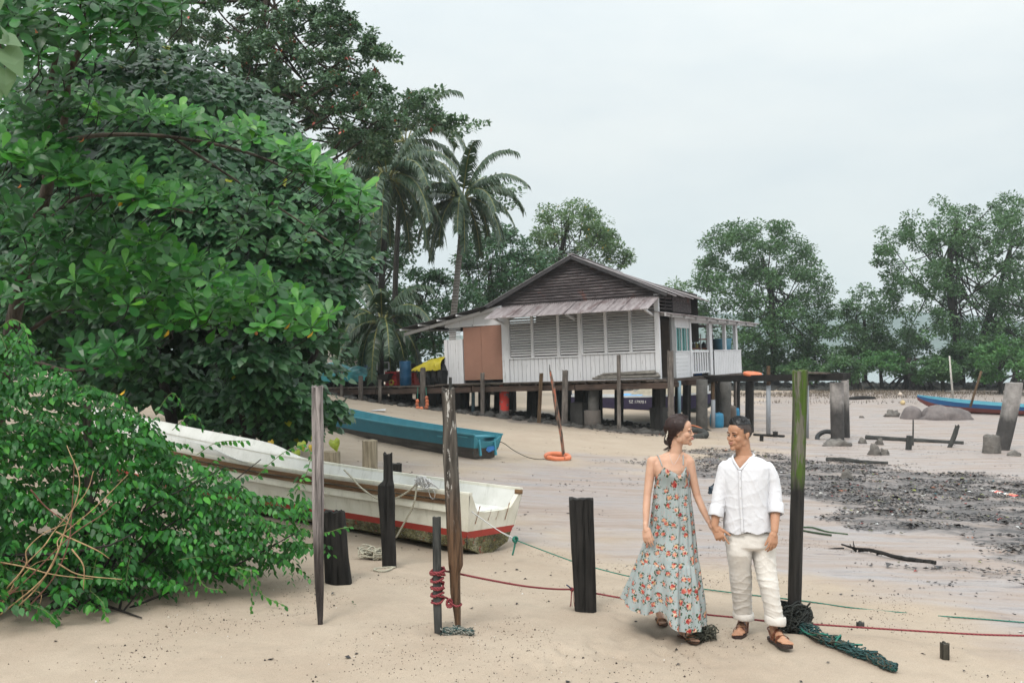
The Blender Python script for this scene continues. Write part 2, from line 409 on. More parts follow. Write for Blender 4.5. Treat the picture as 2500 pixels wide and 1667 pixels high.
def drop(x, y):
    """height of the built ground incl. relief"""
    X = np.array([float(x)]); Y = np.array([float(y)]); m, w = masks(X, Y)
    return float((gz(X, Y) + base_relief(X, Y) * np.clip(1.2 - w * .7, .3, 1))[0])
def GD(px, py):
    p = G(px, py); return Vector((p.x, p.y, drop(p.x, p.y)))
# water
t = NT('sea_water'); v = t.coord('Object', (.25, 1, 1)); t.col((.20, .25, .26)); t.rough(.16); t.bump(t.noise(v, 1.3, 5), .25, .05)
sea = mesh('sea', [(-400, 87, -1.42), (1500, 87, -1.42), (2500, 3200, -1.42), (-1500, 3200, -1.42)], [(0, 1, 2, 3)], t.m); tag(sea, kind='structure')
# far wooded hills across the strait: real ridges 900 m away
def hills():
    xs = np.linspace(-300, 900, 240); ys = np.linspace(760, 1250, 34); X, Y = np.meshgrid(xs, ys)
    e = 26 * np.exp(-((X - 310) / 130.) ** 2) + 17 * np.exp(-((X - 480) / 90.) ** 2) + 20 * np.exp(-((X - 120) / 90.) ** 2) + 12
    prof = np.sin(np.clip((Y - 760) / 300., 0, 1) * math.pi / 2); Z = -2 + e * prof * (0.72 + .5 * fbm(X / 34, Y / 60, 3, 4))
    V = np.stack([X, Y, Z], -1).reshape(-1, 3); ny, nx = X.shape; i = np.arange(ny - 1)[:, None] * nx + np.arange(nx - 1)[None]
    o = fast_mesh('hills', V, np.stack([i, i + 1, i + nx + 1, i + nx], -1).reshape(-1, 4), plain('hill_forest', (.05, .085, .06), .9, .4, .03), faces_n=4, smooth=True)
    tag(o, kind='structure')
hills()

# ---------------------------------------------------------------- loose ground litter (nobody could count it)
def scatter(name, pts, size, mat, kind='flake', lift=.0, aspect=(1, .5)):
    """pts (n,3); size (n,); small folded flakes or crumbs, one joined mesh"""
    n = len(pts); a = RNG.uniform(0, 2 * np.pi, n); ca, sa = np.cos(a), np.sin(a)
    if kind == 'flake':
        T = np.array([(-.5, 0, .0), (0, -.5, .12), (.5, 0, .02), (0, .5, .14), (0, 0, -.02)]); Fc = np.array([(0, 1, 4), (1, 2, 4), (2, 3, 4), (3, 0, 4)])
        tz = RNG.uniform(-.25, .5, (n, 4))
    else:
        T = np.array([(-.5, -.3, -.1), (.5, -.35, -.1), (.1, .5, -.1), (0, 0, .5)]); Fc = np.array([(0, 1, 3), (1, 2, 3), (2, 0, 3), (0, 2, 1)])
    k = len(T); asp = RNG.uniform(aspect[1], aspect[0], n)
    L = np.repeat(T[None], n, 0) * size[:, None, None]; L[:, :, 1] *= asp[:, None]
    if kind == 'flake': L[:, :4, 2] += tz * size[:, None] * .35
    X = L[:, :, 0] * ca[:, None] - L[:, :, 1] * sa[:, None]; Yy = L[:, :, 0] * sa[:, None] + L[:, :, 1] * ca[:, None]
    V = np.stack([X + pts[:, 0, None], Yy + pts[:, 1, None], L[:, :, 2] + pts[:, 2, None] + lift], -1).reshape(-1, 3)
    Fa = (Fc[None] + (np.arange(n) * k)[:, None, None]).reshape(-1, 3)
    o = fast_mesh(name, V, Fa, mat, col=np.repeat(RNG.random(n), k)); return o
def rnd_ramp(name, stops, rough=.6, spec=.4, const=True):
    t = NT(name); a = t.n('ShaderNodeAttribute', attribute_name='rnd').outputs['Fac']
    c = t.ramp(a, stops, const); n_ = t.noise(t.coord('Object'), 40, 3); c = t.mix(t.ramp(n_, [(.3, .0), (.7, .35)]), c, (.03, .03, .03))
    t.col(c); t.rough(rough); t.spec(spec); return t.m
def px_scatter(n, poly, dens=None):
    """random ground points whose photograph position falls inside a pixel polygon"""
    W_ = gpoly(poly); xs = [p[0] for p in W_]; ys = [p[1] for p in W_]
    X = RNG.uniform(min(xs), max(xs), n * 6); Y = RNG.uniform(min(ys), max(ys), n * 6); ok = in_poly(X, Y, W_)
    if dens is not None: ok &= RNG.random(len(X)) < dens(X, Y)
    X, Y = X[ok][:n], Y[ok][:n]; m, w = masks(X, Y); Z = gz(X, Y) + base_relief(X, Y) * np.clip(1.2 - w * .7, .3, 1)
    return np.stack([X, Y, Z], -1)
# tide-line litter on the mud
X = RNG.uniform(2, 22, 260000); Y = RNG.uniform(9, 34, 260000); m_, w_ = masks(X, Y); nn = fbm(X * 1.3 + Y * .4, Y * 3.2, 9, 4)
ok = (RNG.random(len(X)) < m_ * np.clip((nn - .43) * 7, .02, 1) * .7) & (m_ > .3); X, Y = X[ok], Y[ok]; X, Y = X[:30000], Y[:30000]
pts = np.stack([X, Y, gz(X, Y) + base_relief(X, Y) * .5 + .012 + RNG.random(len(X)) * .02], -1)
o = scatter('tide_litter', pts, RNG.uniform(.02, .075, len(X)) * (1 + 1.1 * (RNG.random(len(X)) > .93)), rnd_ramp('litter', [(0, (.02, .02, .024)), (.35, (.045, .04, .04)), (.62, (.09, .075, .07)), (.80, (.2, .17, .15)), (.88, (.10, .09, .035)), (.92, (.5, .48, .45)), (.953, (.3, .10, .04)), (.963, (.30, .33, .08)), (.975, (.03, .13, .16)), (.983, (.7, .7, .7)), (.992, (.4, .05, .04))], .45, .5), aspect=(1, .25))
tag(o, 'dark rotting leaves, weed and plastic scraps strewn over the wet mud', 'litter', kind='stuff')
# sparse wrack lines across the wet sand
X = RNG.uniform(-5, 16, 220000); Y = RNG.uniform(6, 40, 220000); m_, w_ = masks(X, Y); nn = fbm(X * .9 + 9, Y * 3.0 - X * .8, 19, 5)
ok = RNG.random(len(X)) < np.clip((nn - .60) * 7, 0.006, .75) * (.25 + .75 * w_) * .30; X, Y = X[ok][:9000], Y[ok][:9000]
pts = np.stack([X, Y, gz(X, Y) + base_relief(X, Y) * .6 + .004], -1)
o = scatter('wrack', pts, RNG.uniform(.012, .05, len(X)), rnd_ramp('wrack_mat', [(0, (.03, .028, .03)), (.6, (.07, .055, .05)), (.9, (.18, .14, .10)), (.97, (.6, .58, .54))], .6), aspect=(1, .2))
tag(o, 'thin drifts of black leaf crumbs washed across the sand', 'wrack', kind='stuff')
# crumbs, shell grit and burrow pellets on the dry sand
X = RNG.uniform(-5, 7, 150000); Y = RNG.uniform(4.6, 13, 150000); nn = fbm(X * 1.2, Y * 1.2, 41, 5)
ok = RNG.random(len(X)) < np.clip((nn - .54) * 7, .015, 1) * .26; X, Y = X[ok][:20000], Y[ok][:20000]; m_, w_ = masks(X, Y)
pts = np.stack([X, Y, gz(X, Y) + base_relief(X, Y) * np.clip(1.2 - w_ * .7, .3, 1) + .001], -1)
o = scatter('sand_crumbs', pts, RNG.uniform(.004, .013, len(X)) * (1 + 1.3 * (RNG.random(len(X)) > .96)), rnd_ramp('crumbs', [(0, (.045, .035, .03)), (.45, (.10, .075, .06)), (.72, (.22, .17, .12)), (.86, (.62, .55, .46)), (.96, (.75, .73, .7))], .8, .2), 'crumb')
tag(o, 'scattered dark pellets and shell grit on the dry sand', 'grit', kind='stuff')
# breathing roots of the mangroves: stubble on the far flats
X = RNG.uniform(-2, 60, 60000); Y = RNG.uniform(48, 84, 60000); nn = fbm(X * .12, Y * .35, 61, 4)
ok = (RNG.random(len(X)) < np.clip((nn - .40) * 5, 0, 1) * np.clip((Y - 55) / 14, 0, 1)) & (X > 9 + (Y - 50) * .05); X, Y = X[ok][:24000], Y[ok][:24000]; n = len(X)
Z = gz(X, Y); h = RNG.uniform(.07, .26, n); r = RNG.uniform(.015, .03, n); a = RNG.random(n) * 6.28; dx, dy = np.cos(a), np.sin(a); lx, ly = RNG.normal(0, .06, (2, n))
V = np.stack([np.stack([X + r * dx, Y + r * dy, Z], -1), np.stack([X - r * dy, Y + r * dx, Z], -1), np.stack([X - r * dx, Y - r * dy, Z], -1), np.stack([X + lx, Y + ly, Z + h], -1)], 1).reshape(-1, 3)
Fa = (np.array([(0, 1, 3), (1, 2, 3), (2, 0, 3)])[None] + (np.arange(n) * 4)[:, None, None]).reshape(-1, 3)
o = fast_mesh('mangrove_roots', V, Fa, rnd_ramp('root_mat', [(0, (.09, .07, .05)), (.4, (.15, .115, .085)), (.8, (.22, .18, .13))], .9, .2), col=np.repeat(RNG.random(n), 4))
tag(o, 'brown stubble of breathing roots on the far mud flat', 'roots', kind='stuff')
# ================================================================ POSTS, PILES, STONES
M_grey = wood('weathered_wood', (.03, .025, .023), (.24, .21, .19), wear=None, bump=.8)
M_lich = wood('lichen_wood', (.045, .04, .035), (.17, .15, .125), wear=(.46, .45, .41), wearamt=.61, bump=.9)
M_black = wood('tarred_wood', (.004, .004, .004), (.032, .029, .027), bump=.9, rough=.7)
M_brown = wood('split_wood', (.035, .022, .014), (.17, .11, .065), bump=.9)
M_dkgrey = wood('dark_grey_wood', (.02, .022, .022), (.085, .085, .08), bump=.8)
def banded(name, lo, hi, z0, z1, mid=None, bump=.8, moss=False, flake=None):
    """lo below z0, hi above z1, ragged tide line between; colours are (dark, light) pairs"""
    t = NT(name); v = t.coord('Object', (14, 14, .9)); s_ = t.noise(v, 2.2, 6, .7, .3)
    cl = t.ramp(s_, [(.28, lo[0]), (.64, lo[1])]); ch = t.ramp(s_, [(.28, hi[0]), (.62, hi[1])])
    c0 = t.coord('Object'); sp = t.n('ShaderNodeSeparateXYZ'); t.l(c0, sp.inputs[0]); nn = t.noise(t.coord('Object', (6, 6, 1.6)), 2, 5, .6)
    z = t.math('ADD', sp.outputs[2], t.math('MULTIPLY', t.math('SUBTRACT', nn, .5), (z1 - z0) * 1.2))
    f = t.math('DIVIDE', t.math('SUBTRACT', z, z0), z1 - z0, clamp=True)
    if flake:
        fn = t.noise(t.coord('Object', (9, 9, 2.2)), 2.6, 5, .75); ch = t.mix(t.ramp(fn, [(flake, 0.0), (flake + .03, .9)]), ch, (.52, .50, .47))
    if moss:
        mn = t.noise(t.coord('Object', (10, 10, 1.3)), 2.0, 6, .7); ch = t.mix(t.ramp(mn, [(.47, 0.0), (.53, .92)]), ch, t.mix(nn, (.025, .055, .010), (.10, .17, .02)))
    t.col(t.mix(f, cl, ch)); t.rough(t.mix(f, .55, .88)); t.spec(.3); t.bump(t.ramp(s_, [(.3, 0.0), (.5, 1.0)]), bump, .012); return t.m
def post(name, label, stations, Y, depth, mat, cat='post', group=None, sup=3.0, jag=.03, rough=.05, n=26, rings=40, parent=None, sink=.35, tiltY=0.0, seed=None, base_only=False):
    """stations: list of (px_left, px_right, py) from the top down; real timber of real width and given depth in metres"""
    rnd = random.Random(seed if seed is not None else hash(name) % 999); st = stations; sp = []
    zb = st[-1][2]
    for i in range(rings + 1):
        t_ = i / rings * (len(st) - 1); k = min(int(t_), len(st) - 2); u = t_ - k
        sp.append([st[k][q] * (1 - u) + st[k + 1][q] * u for q in range(3)])
    gro = [rnd.uniform(-1, 1) for _ in range(n)]; so_ = rnd.uniform(0, 100); V = []; Fs = []
    for i, (a, b, y) in enumerate(sp):
        fr = i / rings; Yc = Y + tiltY * (1 - fr); c = P((a + b) / 2, y, Yc); w = (b - a) / F * Yc / 2; d = depth / 2 * (w / ((sp[rings // 2][1] - sp[rings // 2][0]) / F * Yc / 2 + 1e-9)) ** .6
        for k in range(n):
            an = 2 * math.pi * k / n; cx, sy = math.cos(an), math.sin(an); q = (abs(cx) ** sup + abs(sy) ** sup) ** (-1 / sup)
            nn = mnoise.noise(Vector((cx * 2.2, sy * 2.2, c.z * 1.8 + so_))) * rough * 1.6 + mnoise.noise(Vector((cx * 7, sy * 7, c.z * 5 + so_))) * rough * .8 + gro[k] * rough * .55
            q *= (1 + nn); zz = 0
            if i == 0: zz = rnd.uniform(-jag, jag * .4)
            elif i == 1: zz = rnd.uniform(-jag * .3, 0)
            V.append((c.x + cx * w * q, c.y + sy * d * q, c.z + zz))
    a, b, y = sp[-1]; c = P((a + b) / 2, y, Y)
    for k in range(n):
        q = V[-n + k - 0] if False else V[rings * n + k]; V.append((q[0], q[1], q[2] - sink))
    for i in range(rings + 1):
        for k in range(n):
            p0 = i * n + k; p1 = i * n + (k + 1) % n; Fs.append((p0, p0 + n, p1 + n, p1))
    tc_ = P((st[0][0] + st[0][1]) / 2, st[0][2], Y + tiltY); V.append((tc_.x, tc_.y, tc_.z - jag * .7)); ci = len(V) - 1
    for k in range(n): Fs.append((k, (k + 1) % n, ci))
    o = mesh(name, V, Fs, mat, parent, smooth=False, world=True)
    if parent is None: tag(o, label, cat, group)
    return o
GP = 'old mooring posts standing in the sand'
def zpx(py, Y): return CZ - (py - HY) / F * Y
def gY(px, py): return G(px, py).y
y1 = gY(781, 1516); z_ = zpx
post('mooring_post', 'tall pale grey split post at the right tip of the leafy bush', [(761, 788, 942), (762, 789, 1050), (763, 790, 1240), (766, 790, 1340), (770, 790, 1430), (775, 789, 1500), (776, 788, 1518)], y1, .085, banded('post_mat_a', ((.010, .008, .008), (.085, .07, .066)), ((.035, .028, .027), (.36, .32, .31)), z_(1330, y1) - .15, z_(1200, y1), flake=.64), 'post', GP, jag=.02, rough=.09, seed=3)
y2 = gY(1120, 1540)
post('mooring_post', 'tallest post, flaking white lichen on top and split brown wood below', [(1078, 1110, 948), (1080, 1112, 1010), (1082, 1116, 1120), (1088, 1122, 1240), (1093, 1130, 1330), (1096, 1131, 1380), (1098, 1124, 1396), (1100, 1123, 1450), (1108, 1124, 1500), (1113, 1124, 1545)], y2, .10, banded('post_mat_b', ((.015, .009, .006), (.15, .085, .048)), ((.018, .015, .013), (.12, .105, .09)), z_(1260, y2) - .1, z_(1200, y2) + .1, flake=.58), 'post', GP, jag=.035, rough=.10, seed=5)
post('mooring_post', 'slim square green-black stake bound with a coil of red rope', [(1056, 1076, 1261), (1057, 1077, 1400), (1058, 1078, 1480), (1061, 1079, 1547)], gY(1070, 1545), .058, M_dkgrey, 'post', GP, jag=.006, rough=.025, sup=5, seed=7)
post('mooring_post', 'wide flat black plank post left of the woman', [(1389, 1449, 1216), (1393, 1451, 1300), (1398, 1454, 1400), (1403, 1456, 1489)], gY(1430, 1490), .11, M_black, 'post', GP, jag=.012, rough=.03, sup=7, seed=11)
post('mooring_post', 'charred black post with a broken notched top before the white boat', [(936, 957, 1105), (937, 957, 1130), (937, 959, 1172), (925, 961, 1184), (924, 962, 1215), (929, 963, 1290), (934, 967, 1379)], gY(950, 1380), .11, M_black, 'post', GP, jag=.03, rough=.07, sup=4, seed=13)
post('mooring_post', 'broad black stump leaning left behind the pale grey post', [(790, 840, 1247), (791, 845, 1300), (793, 850, 1360), (795, 857, 1421)], gY(826, 1421), .12, M_black, 'post', GP, jag=.02, rough=.035, sup=6, seed=17)
y7 = gY(1933, 1540)
post('mooring_post', 'round pole right of the man, green moss above and tide-blackened below', [(1935, 1971, 903), (1935, 1970, 1000), (1932, 1966, 1120), (1929, 1962, 1250), (1926, 1958, 1370), (1923, 1956, 1480), (1920, 1953, 1538)], y7, .115, banded('post_mat_g', ((.006, .006, .007), (.03, .028, .026)), ((.035, .04, .022), (.16, .15, .12)), z_(1185, y7) - .03, z_(1165, y7) + .03, moss=True), 'post', GP, jag=.02, rough=.05, sup=2.3, seed=19)
post('mooring_post', 'weathered grey stake poking out of the leafy bush', [(205, 222, 985), (204, 223, 1040), (206, 225, 1110), (210, 226, 1300)], 8.4, .06, M_lich, 'post', GP, jag=.02, rough=.08, seed=23)
def stump(label, l, r, t_, b_, mat, dep, lean=0, Yb=None, sup=2.3, name='cut_pile'):
    Yb = Yb or gY((l + r) / 2, b_)
    return post(name, label, [(l + lean, r + lean, t_), (l + lean * .5, r + lean * .5, (t_ + b_) / 2), (l, r, b_)], Yb, dep, mat, 'pile', 'sawn-off piles on the beach', sup=sup, jag=.01, rough=.05, rings=10, n=20)
M_stump = banded('stump_mat', ((.03, .028, .022), (.12, .11, .085)), ((.12, .10, .065), (.30, .26, .19)), -.12, .1)
stump('low round tan stump showing above the white boat, by the leaves', 790, 831, 1101, 1146, M_stump, .26, Yb=16.2)
stump('round concrete-grey stump between the white and the turquoise boat', 884, 922, 1074, 1160, M_stump, .27, Yb=16.6)
stump('small black stump end just right of the round concrete stump', 957, 981, 1131, 1162, M_black, .17, Yb=16.0, sup=4)
stump('small barnacled stump alone on the sand at lower right', 2296, 2317, 1568, 1598, wood('stub_wood', (.02, .018, .014), (.10, .09, .07), bump=1), .07)
stump('tiny weedy stump beside the red rope on the sand', 2091, 2110, 1518, 1533, M_dkgrey, .06)
stump('short black stub left of the grey pipe post', 1855, 1864, 1060, 1077, M_black, .15)
stump('black pointed stub right of the grey pipe post', 1887, 1899, 1053, 1067, M_black, .15)
stump('stubby grey pile end standing beside the thin stick', 2211, 2225, 1063, 1098, M_dkgrey, .18, lean=3)
post('broken_stake', 'jagged black stake leaning right on the flats', [(2333, 2343, 1038), (2325, 2337, 1060), (2318, 2330, 1080), (2313, 2323, 1092)], gY(2318, 1092), .13, M_dkgrey, 'post', None, jag=.07, rough=.15, rings=12, n=14)
post('thin_stake', 'thin upright stick in the mud before the boulder', [(2228, 2231, 1024), (2227, 2231, 1087)], gY(2229, 1087), .05, M_dkgrey, 'post', None, rings=4, n=8)
# concrete piles on the right
def conc(name, dark, z0, z1):
    t = NT(name); v = t.coord('Object'); a = t.noise(v, 5, 6, .65); sp = t.n('ShaderNodeSeparateXYZ'); t.l(v, sp.inputs[0])
    z = t.math('ADD', sp.outputs[2], t.math('MULTIPLY', t.math('SUBTRACT', t.noise(t.coord('Object', (3, 3, 1)), 2, 5), .5), .7)); f = t.math('DIVIDE', t.math('SUBTRACT', z, z0), z1 - z0, clamp=True)
    c = t.mix(f, t.ramp(a, [(.3, dark), (.7, tuple(x * 2.2 for x in dark))]), t.ramp(a, [(.3, (.19, .175, .165)), (.7, (.38, .355, .34))])); t.col(c); t.rough(.85); t.bump(t.noise(v, 30, 4), .5, .02); return t.m
M_conc = conc('concrete_tide', (.03, .028, .027), -.05, .5); M_conc2 = conc('concrete_tide_b', (.06, .055, .055), -.2, .5)
CP = 'round concrete piles with a dark tide mark'
post('concrete_pile', 'nearer of two round concrete piles carrying the end of the black beam', [(2026, 2059, 934), (2027, 2060, 1000), (2029, 2061, 1076)], gY(2044, 1076), .43, M_conc, 'pile', CP, sup=2, jag=.02, rough=.02)
post('concrete_pile', 'farther round concrete pile, right under the beam end', [(2054, 2072, 927), (2055, 2073, 1000), (2058, 2075, 1068)], gY(2065, 1068), .3, M_conc, 'pile', CP, sup=2, jag=.02, rough=.02)
post('concrete_pile', 'leaning concrete pile at the right edge, pale top and dark foot', [(2458, 2495, 934), (2450, 2488, 985), (2437, 2474, 1050), (2425, 2462, 1098)], gY(2440, 1098), .5, M_conc, 'pile', CP, sup=2.2, jag=.01, rough=.02)
M_rock = NT('rock'); t = M_rock; a = t.noise(t.coord('Object'), 4, 7, .7); t.col(t.ramp(a, [(.3, (.06, .055, .05)), (.6, (.18, .165, .15)), (.8, (.26, .24, .22))])); t.rough(.85); t.bump(a, .8, .08); M_rock = t.m
t = NT('boulder'); a = t.noise(t.coord('Object'), 2.5, 7, .7); t.col(t.ramp(a, [(.3, (.09, .078, .078)), (.7, (.21, .18, .175))])); t.rough(.8); t.bump(a, .6, .08); M_bould = t.m
def rock(label, l, r, t_, b_, mat=None, dep=.8, rough=.25, name='rock', seed=1, flat=2.2, Yb=None):
    Yb = Yb or gY((l + r) / 2, b_); c = P((l + r) / 2, b_, Yb); w = (r - l) / 2 / F * Yb; h = (b_ - t_) / F * Yb; V = []; Fs = []; nu, nv = 26, 12
    for j in range(nv + 1):
        ph = math.pi * .62 * j / nv
        for i in range(nu):
            th = 2 * math.pi * i / nu; d = Vector((math.sin(ph) * math.cos(th), math.sin(ph) * math.sin(th), math.cos(ph)))
            q = 1 + rough * (mnoise.noise(d * 1.3 + Vector((seed, 0, 0))) * 1.1 + mnoise.noise(d * 3.5 + Vector((seed, 5, 0))) * .5)
            V.append((c.x + d.x * w * q, c.y + w * dep + d.y * w * dep * q, c.z + d.z * h * q))
    for j in range(nv):
        for i in range(nu):
            a = j * nu + i; b = j * nu + (i + 1) % nu; Fs.append((a, a + nu, b + nu, b))
    return tag(mesh(name, V, Fs, mat or M_rock, None, True), label, 'rock')
rock('round grey boulder at the left end of the boulder group', 2207, 2262, 990, 1024, M_bould, .8, .12, 'boulder', 2)
rock('long low grey boulder sloping down to the right on the flats', 2250, 2385, 991, 1026, M_bould, .5, .22, 'boulder', 9)
rock('flat barnacled rock slab wrapped round the nearer concrete pile foot', 2012, 2082, 1074, 1090, M_rock, .5, .35, seed=4)
rock('small pointed stone left of the pair of small stones', 2099, 2119, 1070, 1083, M_rock, .7, .4, seed=6)
rock('small pointed stone beside the left end of the low log', 2141, 2161, 1071, 1086, M_rock, .7, .4, seed=7)
rock('upright mossy stone block in front of the low log', 2122, 2150, 1085, 1111, M_rock, .6, .35, seed=8)
rock('crumbling stone next to the mossy block', 2148, 2174, 1097, 1111, M_rock, .6, .5, seed=12)
post('concrete_block', 'squarish concrete block against the foot of the leaning pile', [(2407, 2433, 1060), (2403, 2438, 1068), (2402, 2440, 1090), (2401, 2441, 1106)], gY(2420, 1106), .45, M_rock, 'block', None, sup=3.2, jag=.05, rough=.14, rings=10, n=18)
rock('low tan stone right of the leaning pile', 2466, 2497, 1100, 1114, M_rock, .7, .3, seed=14)
rock('smooth tan cobble lying in the dark tide litter', 2054, 2084, 1148, 1171, M_rock, .5, .25, seed=15)
rock('brown stone cluster far left of the boulders', 2165, 2202, 1003, 1018, M_rock, .5, .6, seed=16)
rock('flat dark stone on the pale flats', 2098, 2112, 1015, 1020, M_rock, .5, .4, seed=17)
def log(name, label, pts, r, mat, cat, n=9, **k):
    q = spline(pts, 6) if len(pts) > 2 else [Vector(pts[0]).lerp(Vector(pts[1]), i / 8) for i in range(9)]
    rr = [r * (1 - .25 * i / len(q)) * random.uniform(.85, 1.1) for i in range(len(q))]
    return tag(MB().tube(q, rr, n, wob=.08).build(name, mat, None), label, cat)
def gl(px, py, up=0): p = GD(px, py); return p + Vector((0, 0, up))
log('low_log', 'long straight half-sunk log on the flats in front of the boulders', [gl(2114, 1072, .06), gl(2230, 1078, .05), gl(2352, 1084, .04)], .09, M_dkgrey, 'log')
log('driftwood_log', 'dark log along the upper edge of the tide litter', [gl(2017, 1124, .04), gl(2060, 1127, .06), gl(2110, 1131, .04), gl(2168, 1133, .03)], .06, M_dkgrey, 'log')
log('low_log', 'thin black timber lying between the pipe posts', [gl(1840, 1063, .05), gl(1915, 1068, .05)], .05, M_black, 'log')
log('driftwood_log', 'flat black waterlogged timber far out on the flats', [gl(2074, 976, .05), gl(2105, 975, .12), gl(2136, 974, .05)], .13, M_black, 'log')
# fallen branch with twigs
def branch():
    e = empty('fallen_branch', 'bare black branch with forked twigs on the sand at right', 'branch', GD(2150, 1365))
    m = [gl(2285, 1377, .02), gl(2200, 1366, .03), gl(2130, 1352, .05), gl(2090, 1345, .04), gl(2055, 1337, .05)]
    q = spline(m, 6); MB().tube(q, [.03 - .02 * i / len(q) for i in range(len(q))], 8, wob=.15).build('stem', M_black, e)
    for (a, b, c) in [((2090, 1345), (2085, 1335), (2083, 1320)), ((2095, 1345), (2110, 1344), (2119, 1346)), ((2060, 1338), (2035, 1348), (2018, 1350)), ((2060, 1338), (2040, 1338), (2013, 1340)), ((2140, 1353), (2150, 1351), (2152, 1356)), ((2088, 1343), (2078, 1335), (2076, 1328))]:
        pa, pb, pc = gl(*a, .05), gl(*a, .05), gl(*a, .05); Yq = pa.y
        MB().tube([P(*a, Yq - .02), P(*b, Yq - .05), P(*c, Yq - .02)], [.012, .009, .004], 5).build('twig', M_black, e)
branch()
# ---------------------------------------------------------------- thin leaning pole through the orange ring buoy
yr = gY(1378, 1120)
def lean_pole():
    t = NT('paint_streak'); c = t.noise(t.coord('Object', (8, 8, 2)), 2, 5, .6); t.col(t.ramp(c, [(.4, (.05, .035, .03)), (.5, (.16, .12, .09)), (.62, (.45, .13, .07))])); t.rough(.8)
    e = empty('leaning_pole', 'thin leaning pole with flaking orange paint standing through the ring buoy', 'pole', P(1378, 1118, yr))
    post('shaft', '', [(1341, 1345, 905), (1345, 1353, 935), (1354, 1364, 1000), (1366, 1374, 1060), (1374, 1381, 1124)], yr, .08, t.m, parent=e, rough=.1, jag=.03, n=12, rings=16)
    post('tip', '', [(1341, 1342.5, 890), (1341, 1344.5, 908)], yr, .03, M_dkgrey, parent=e, rough=.1, sink=.01, n=8, rings=4, jag=.01)
lean_pole()
M_orange = plain('buoy_orange', (.70, .20, .09), .45, .12, 3)
e = empty('ring_buoy', 'faded orange ring buoy lying round the foot of the leaning pole', 'life buoy', GD(1365, 1124) + Vector((0, .3, .05)))
c = e.location.copy(); MB().torus(c + Vector((-.02, 0, .02)), .27, .062, (0.05, -.12, 1), 40, 14).build('ring', M_orange, e, True)
for a in (.5, 2.1, 3.7, 5.2):
    MB().torus(c + Vector((-.02 + .27 * math.cos(a), .27 * math.sin(a), .02)), .066, .008, (-math.sin(a), math.cos(a), 0), 14, 6).build('band', plain('band_worn', (.45, .16, .1), .6), e, True)
# ================================================================ ROPES
def rope_mat(name, c1, c2, rough=.8):
    t = NT(name); v = t.coord('Object'); w = t.n('ShaderNodeTexWave', wave_type='BANDS', bands_direction='DIAGONAL'); w.inputs['Scale'].default_value = 28; w.inputs['Distortion'].default_value = 1; t.l(v, w.inputs[0])
    t.col(t.mix(w.outputs[0], c1, c2)); t.rough(rough); t.bump(w.outputs[0], .5, .004); return t.m
R_red = rope_mat('rope_red', (.13, .018, .022), (.30, .05, .06)); R_green = rope_mat('rope_green', (.01, .10, .07), (.03, .22, .16)); R_white = rope_mat('rope_white', (.40, .40, .40), (.68, .68, .68))
R_tan = rope_mat('rope_tan', (.30, .28, .21), (.55, .52, .42)); R_net = rope_mat('rope_net', (.008, .035, .035), (.03, .09, .09)); R_dk = rope_mat('rope_dark', (.03, .03, .025), (.10, .10, .07))
def rope(name, label, pts, r, mat, parent=None, n=7, sub=8):
    o = MB().tube(spline(pts, sub), r, n).build(name, mat, parent, True)
    if parent is None: tag(o, label, 'rope')
    return o
# red line: coil on the stake, knot, along the beach
yc = gY(1070, 1545); e = empty('red_rope', 'dark red rope wound round the stake and strung low across the beach', 'rope', P(1068, 1430, yc - .05))
pts = []; cx_ = []
for i in range(160):
    th = i / 160 * 9.5 * 2 * math.pi; py = 1387 + (i / 160) * 84 + 5 * math.sin(th * .5) + 2.0 * math.sin(th * 2.3); c = P(1068, py, yc); rx = .046 + .004 * math.sin(i * 1.7)
    pts.append(c + Vector((rx * math.cos(th), .042 * math.sin(th), .010 * math.cos(th))))
MB().tube(pts, .0085, 6).build('coil', R_red, e, True)
pts = []
for i in range(40):
    th = i / 40 * 2.6 * 2 * math.pi; c = P(1068, 1392 + i * .25, yc); pts.append(c + Vector((.055 * math.cos(th), .048 * math.sin(th), .016 * math.sin(th * 1.3))))
MB().tube(pts, .0085, 6).build('coil', R_red, e, True)
MB().tube(spline([P(1082, 1456, yc - .02), P(1092, 1460, y2 - .04), P(1099, 1470, y2 - .06), P(1112, 1479, y2 - .07), P(1124, 1477, y2 - .05), P(1125, 1473, y2 + .05), P(1110, 1473, y2 + .06), P(1100, 1474, y2 - .02), P(1093, 1482, y2 - .06)], 8), .008, 6).build('tail', R_red, e, True)
for k in range(3): MB().torus(P(1097, 1469 + k * 3, y2 - .06), .022, .008, (.4, -.8, .3 * k), 14, 6).build('knot', R_red, e, True)
yp = gY(1430, 1490)
MB().tube(spline([P(1082, 1393, yc), P(1103, 1396, y2 + .07), P(1140, 1404, 7.55), P(1200, 1416, 7.7), P(1280, 1430, 7.9), P(1350, 1437, 8.15), P(1398, 1438, yp - .04), P(1402, 1440, yp)], 8), .0085, 6).build('line', R_red, e, True)
MB().ell(P(1396, 1438, yp - .05), (.018, .018, .018), None, 10, 8).build('knot', R_red, e, True)
MB().tube([P(1396, 1438, yp - .06), P(1389, 1431, yp - .07), P(1383, 1427, yp - .08)], .006, 6).build('end_whip', plain('whip_blue', (.02, .03, .09), .6), e, True)
for k in range(5):
    x = 1396 + random.uniform(-2, 3); MB().tube([P(x, 1440, yp - .05), P(x - 3 + k, 1460, yp - .06), P(x - 6 + k * 2.4, 1478 + random.uniform(0, 8), yp - .06)], .002, 4).build('fray', R_red, e, True)
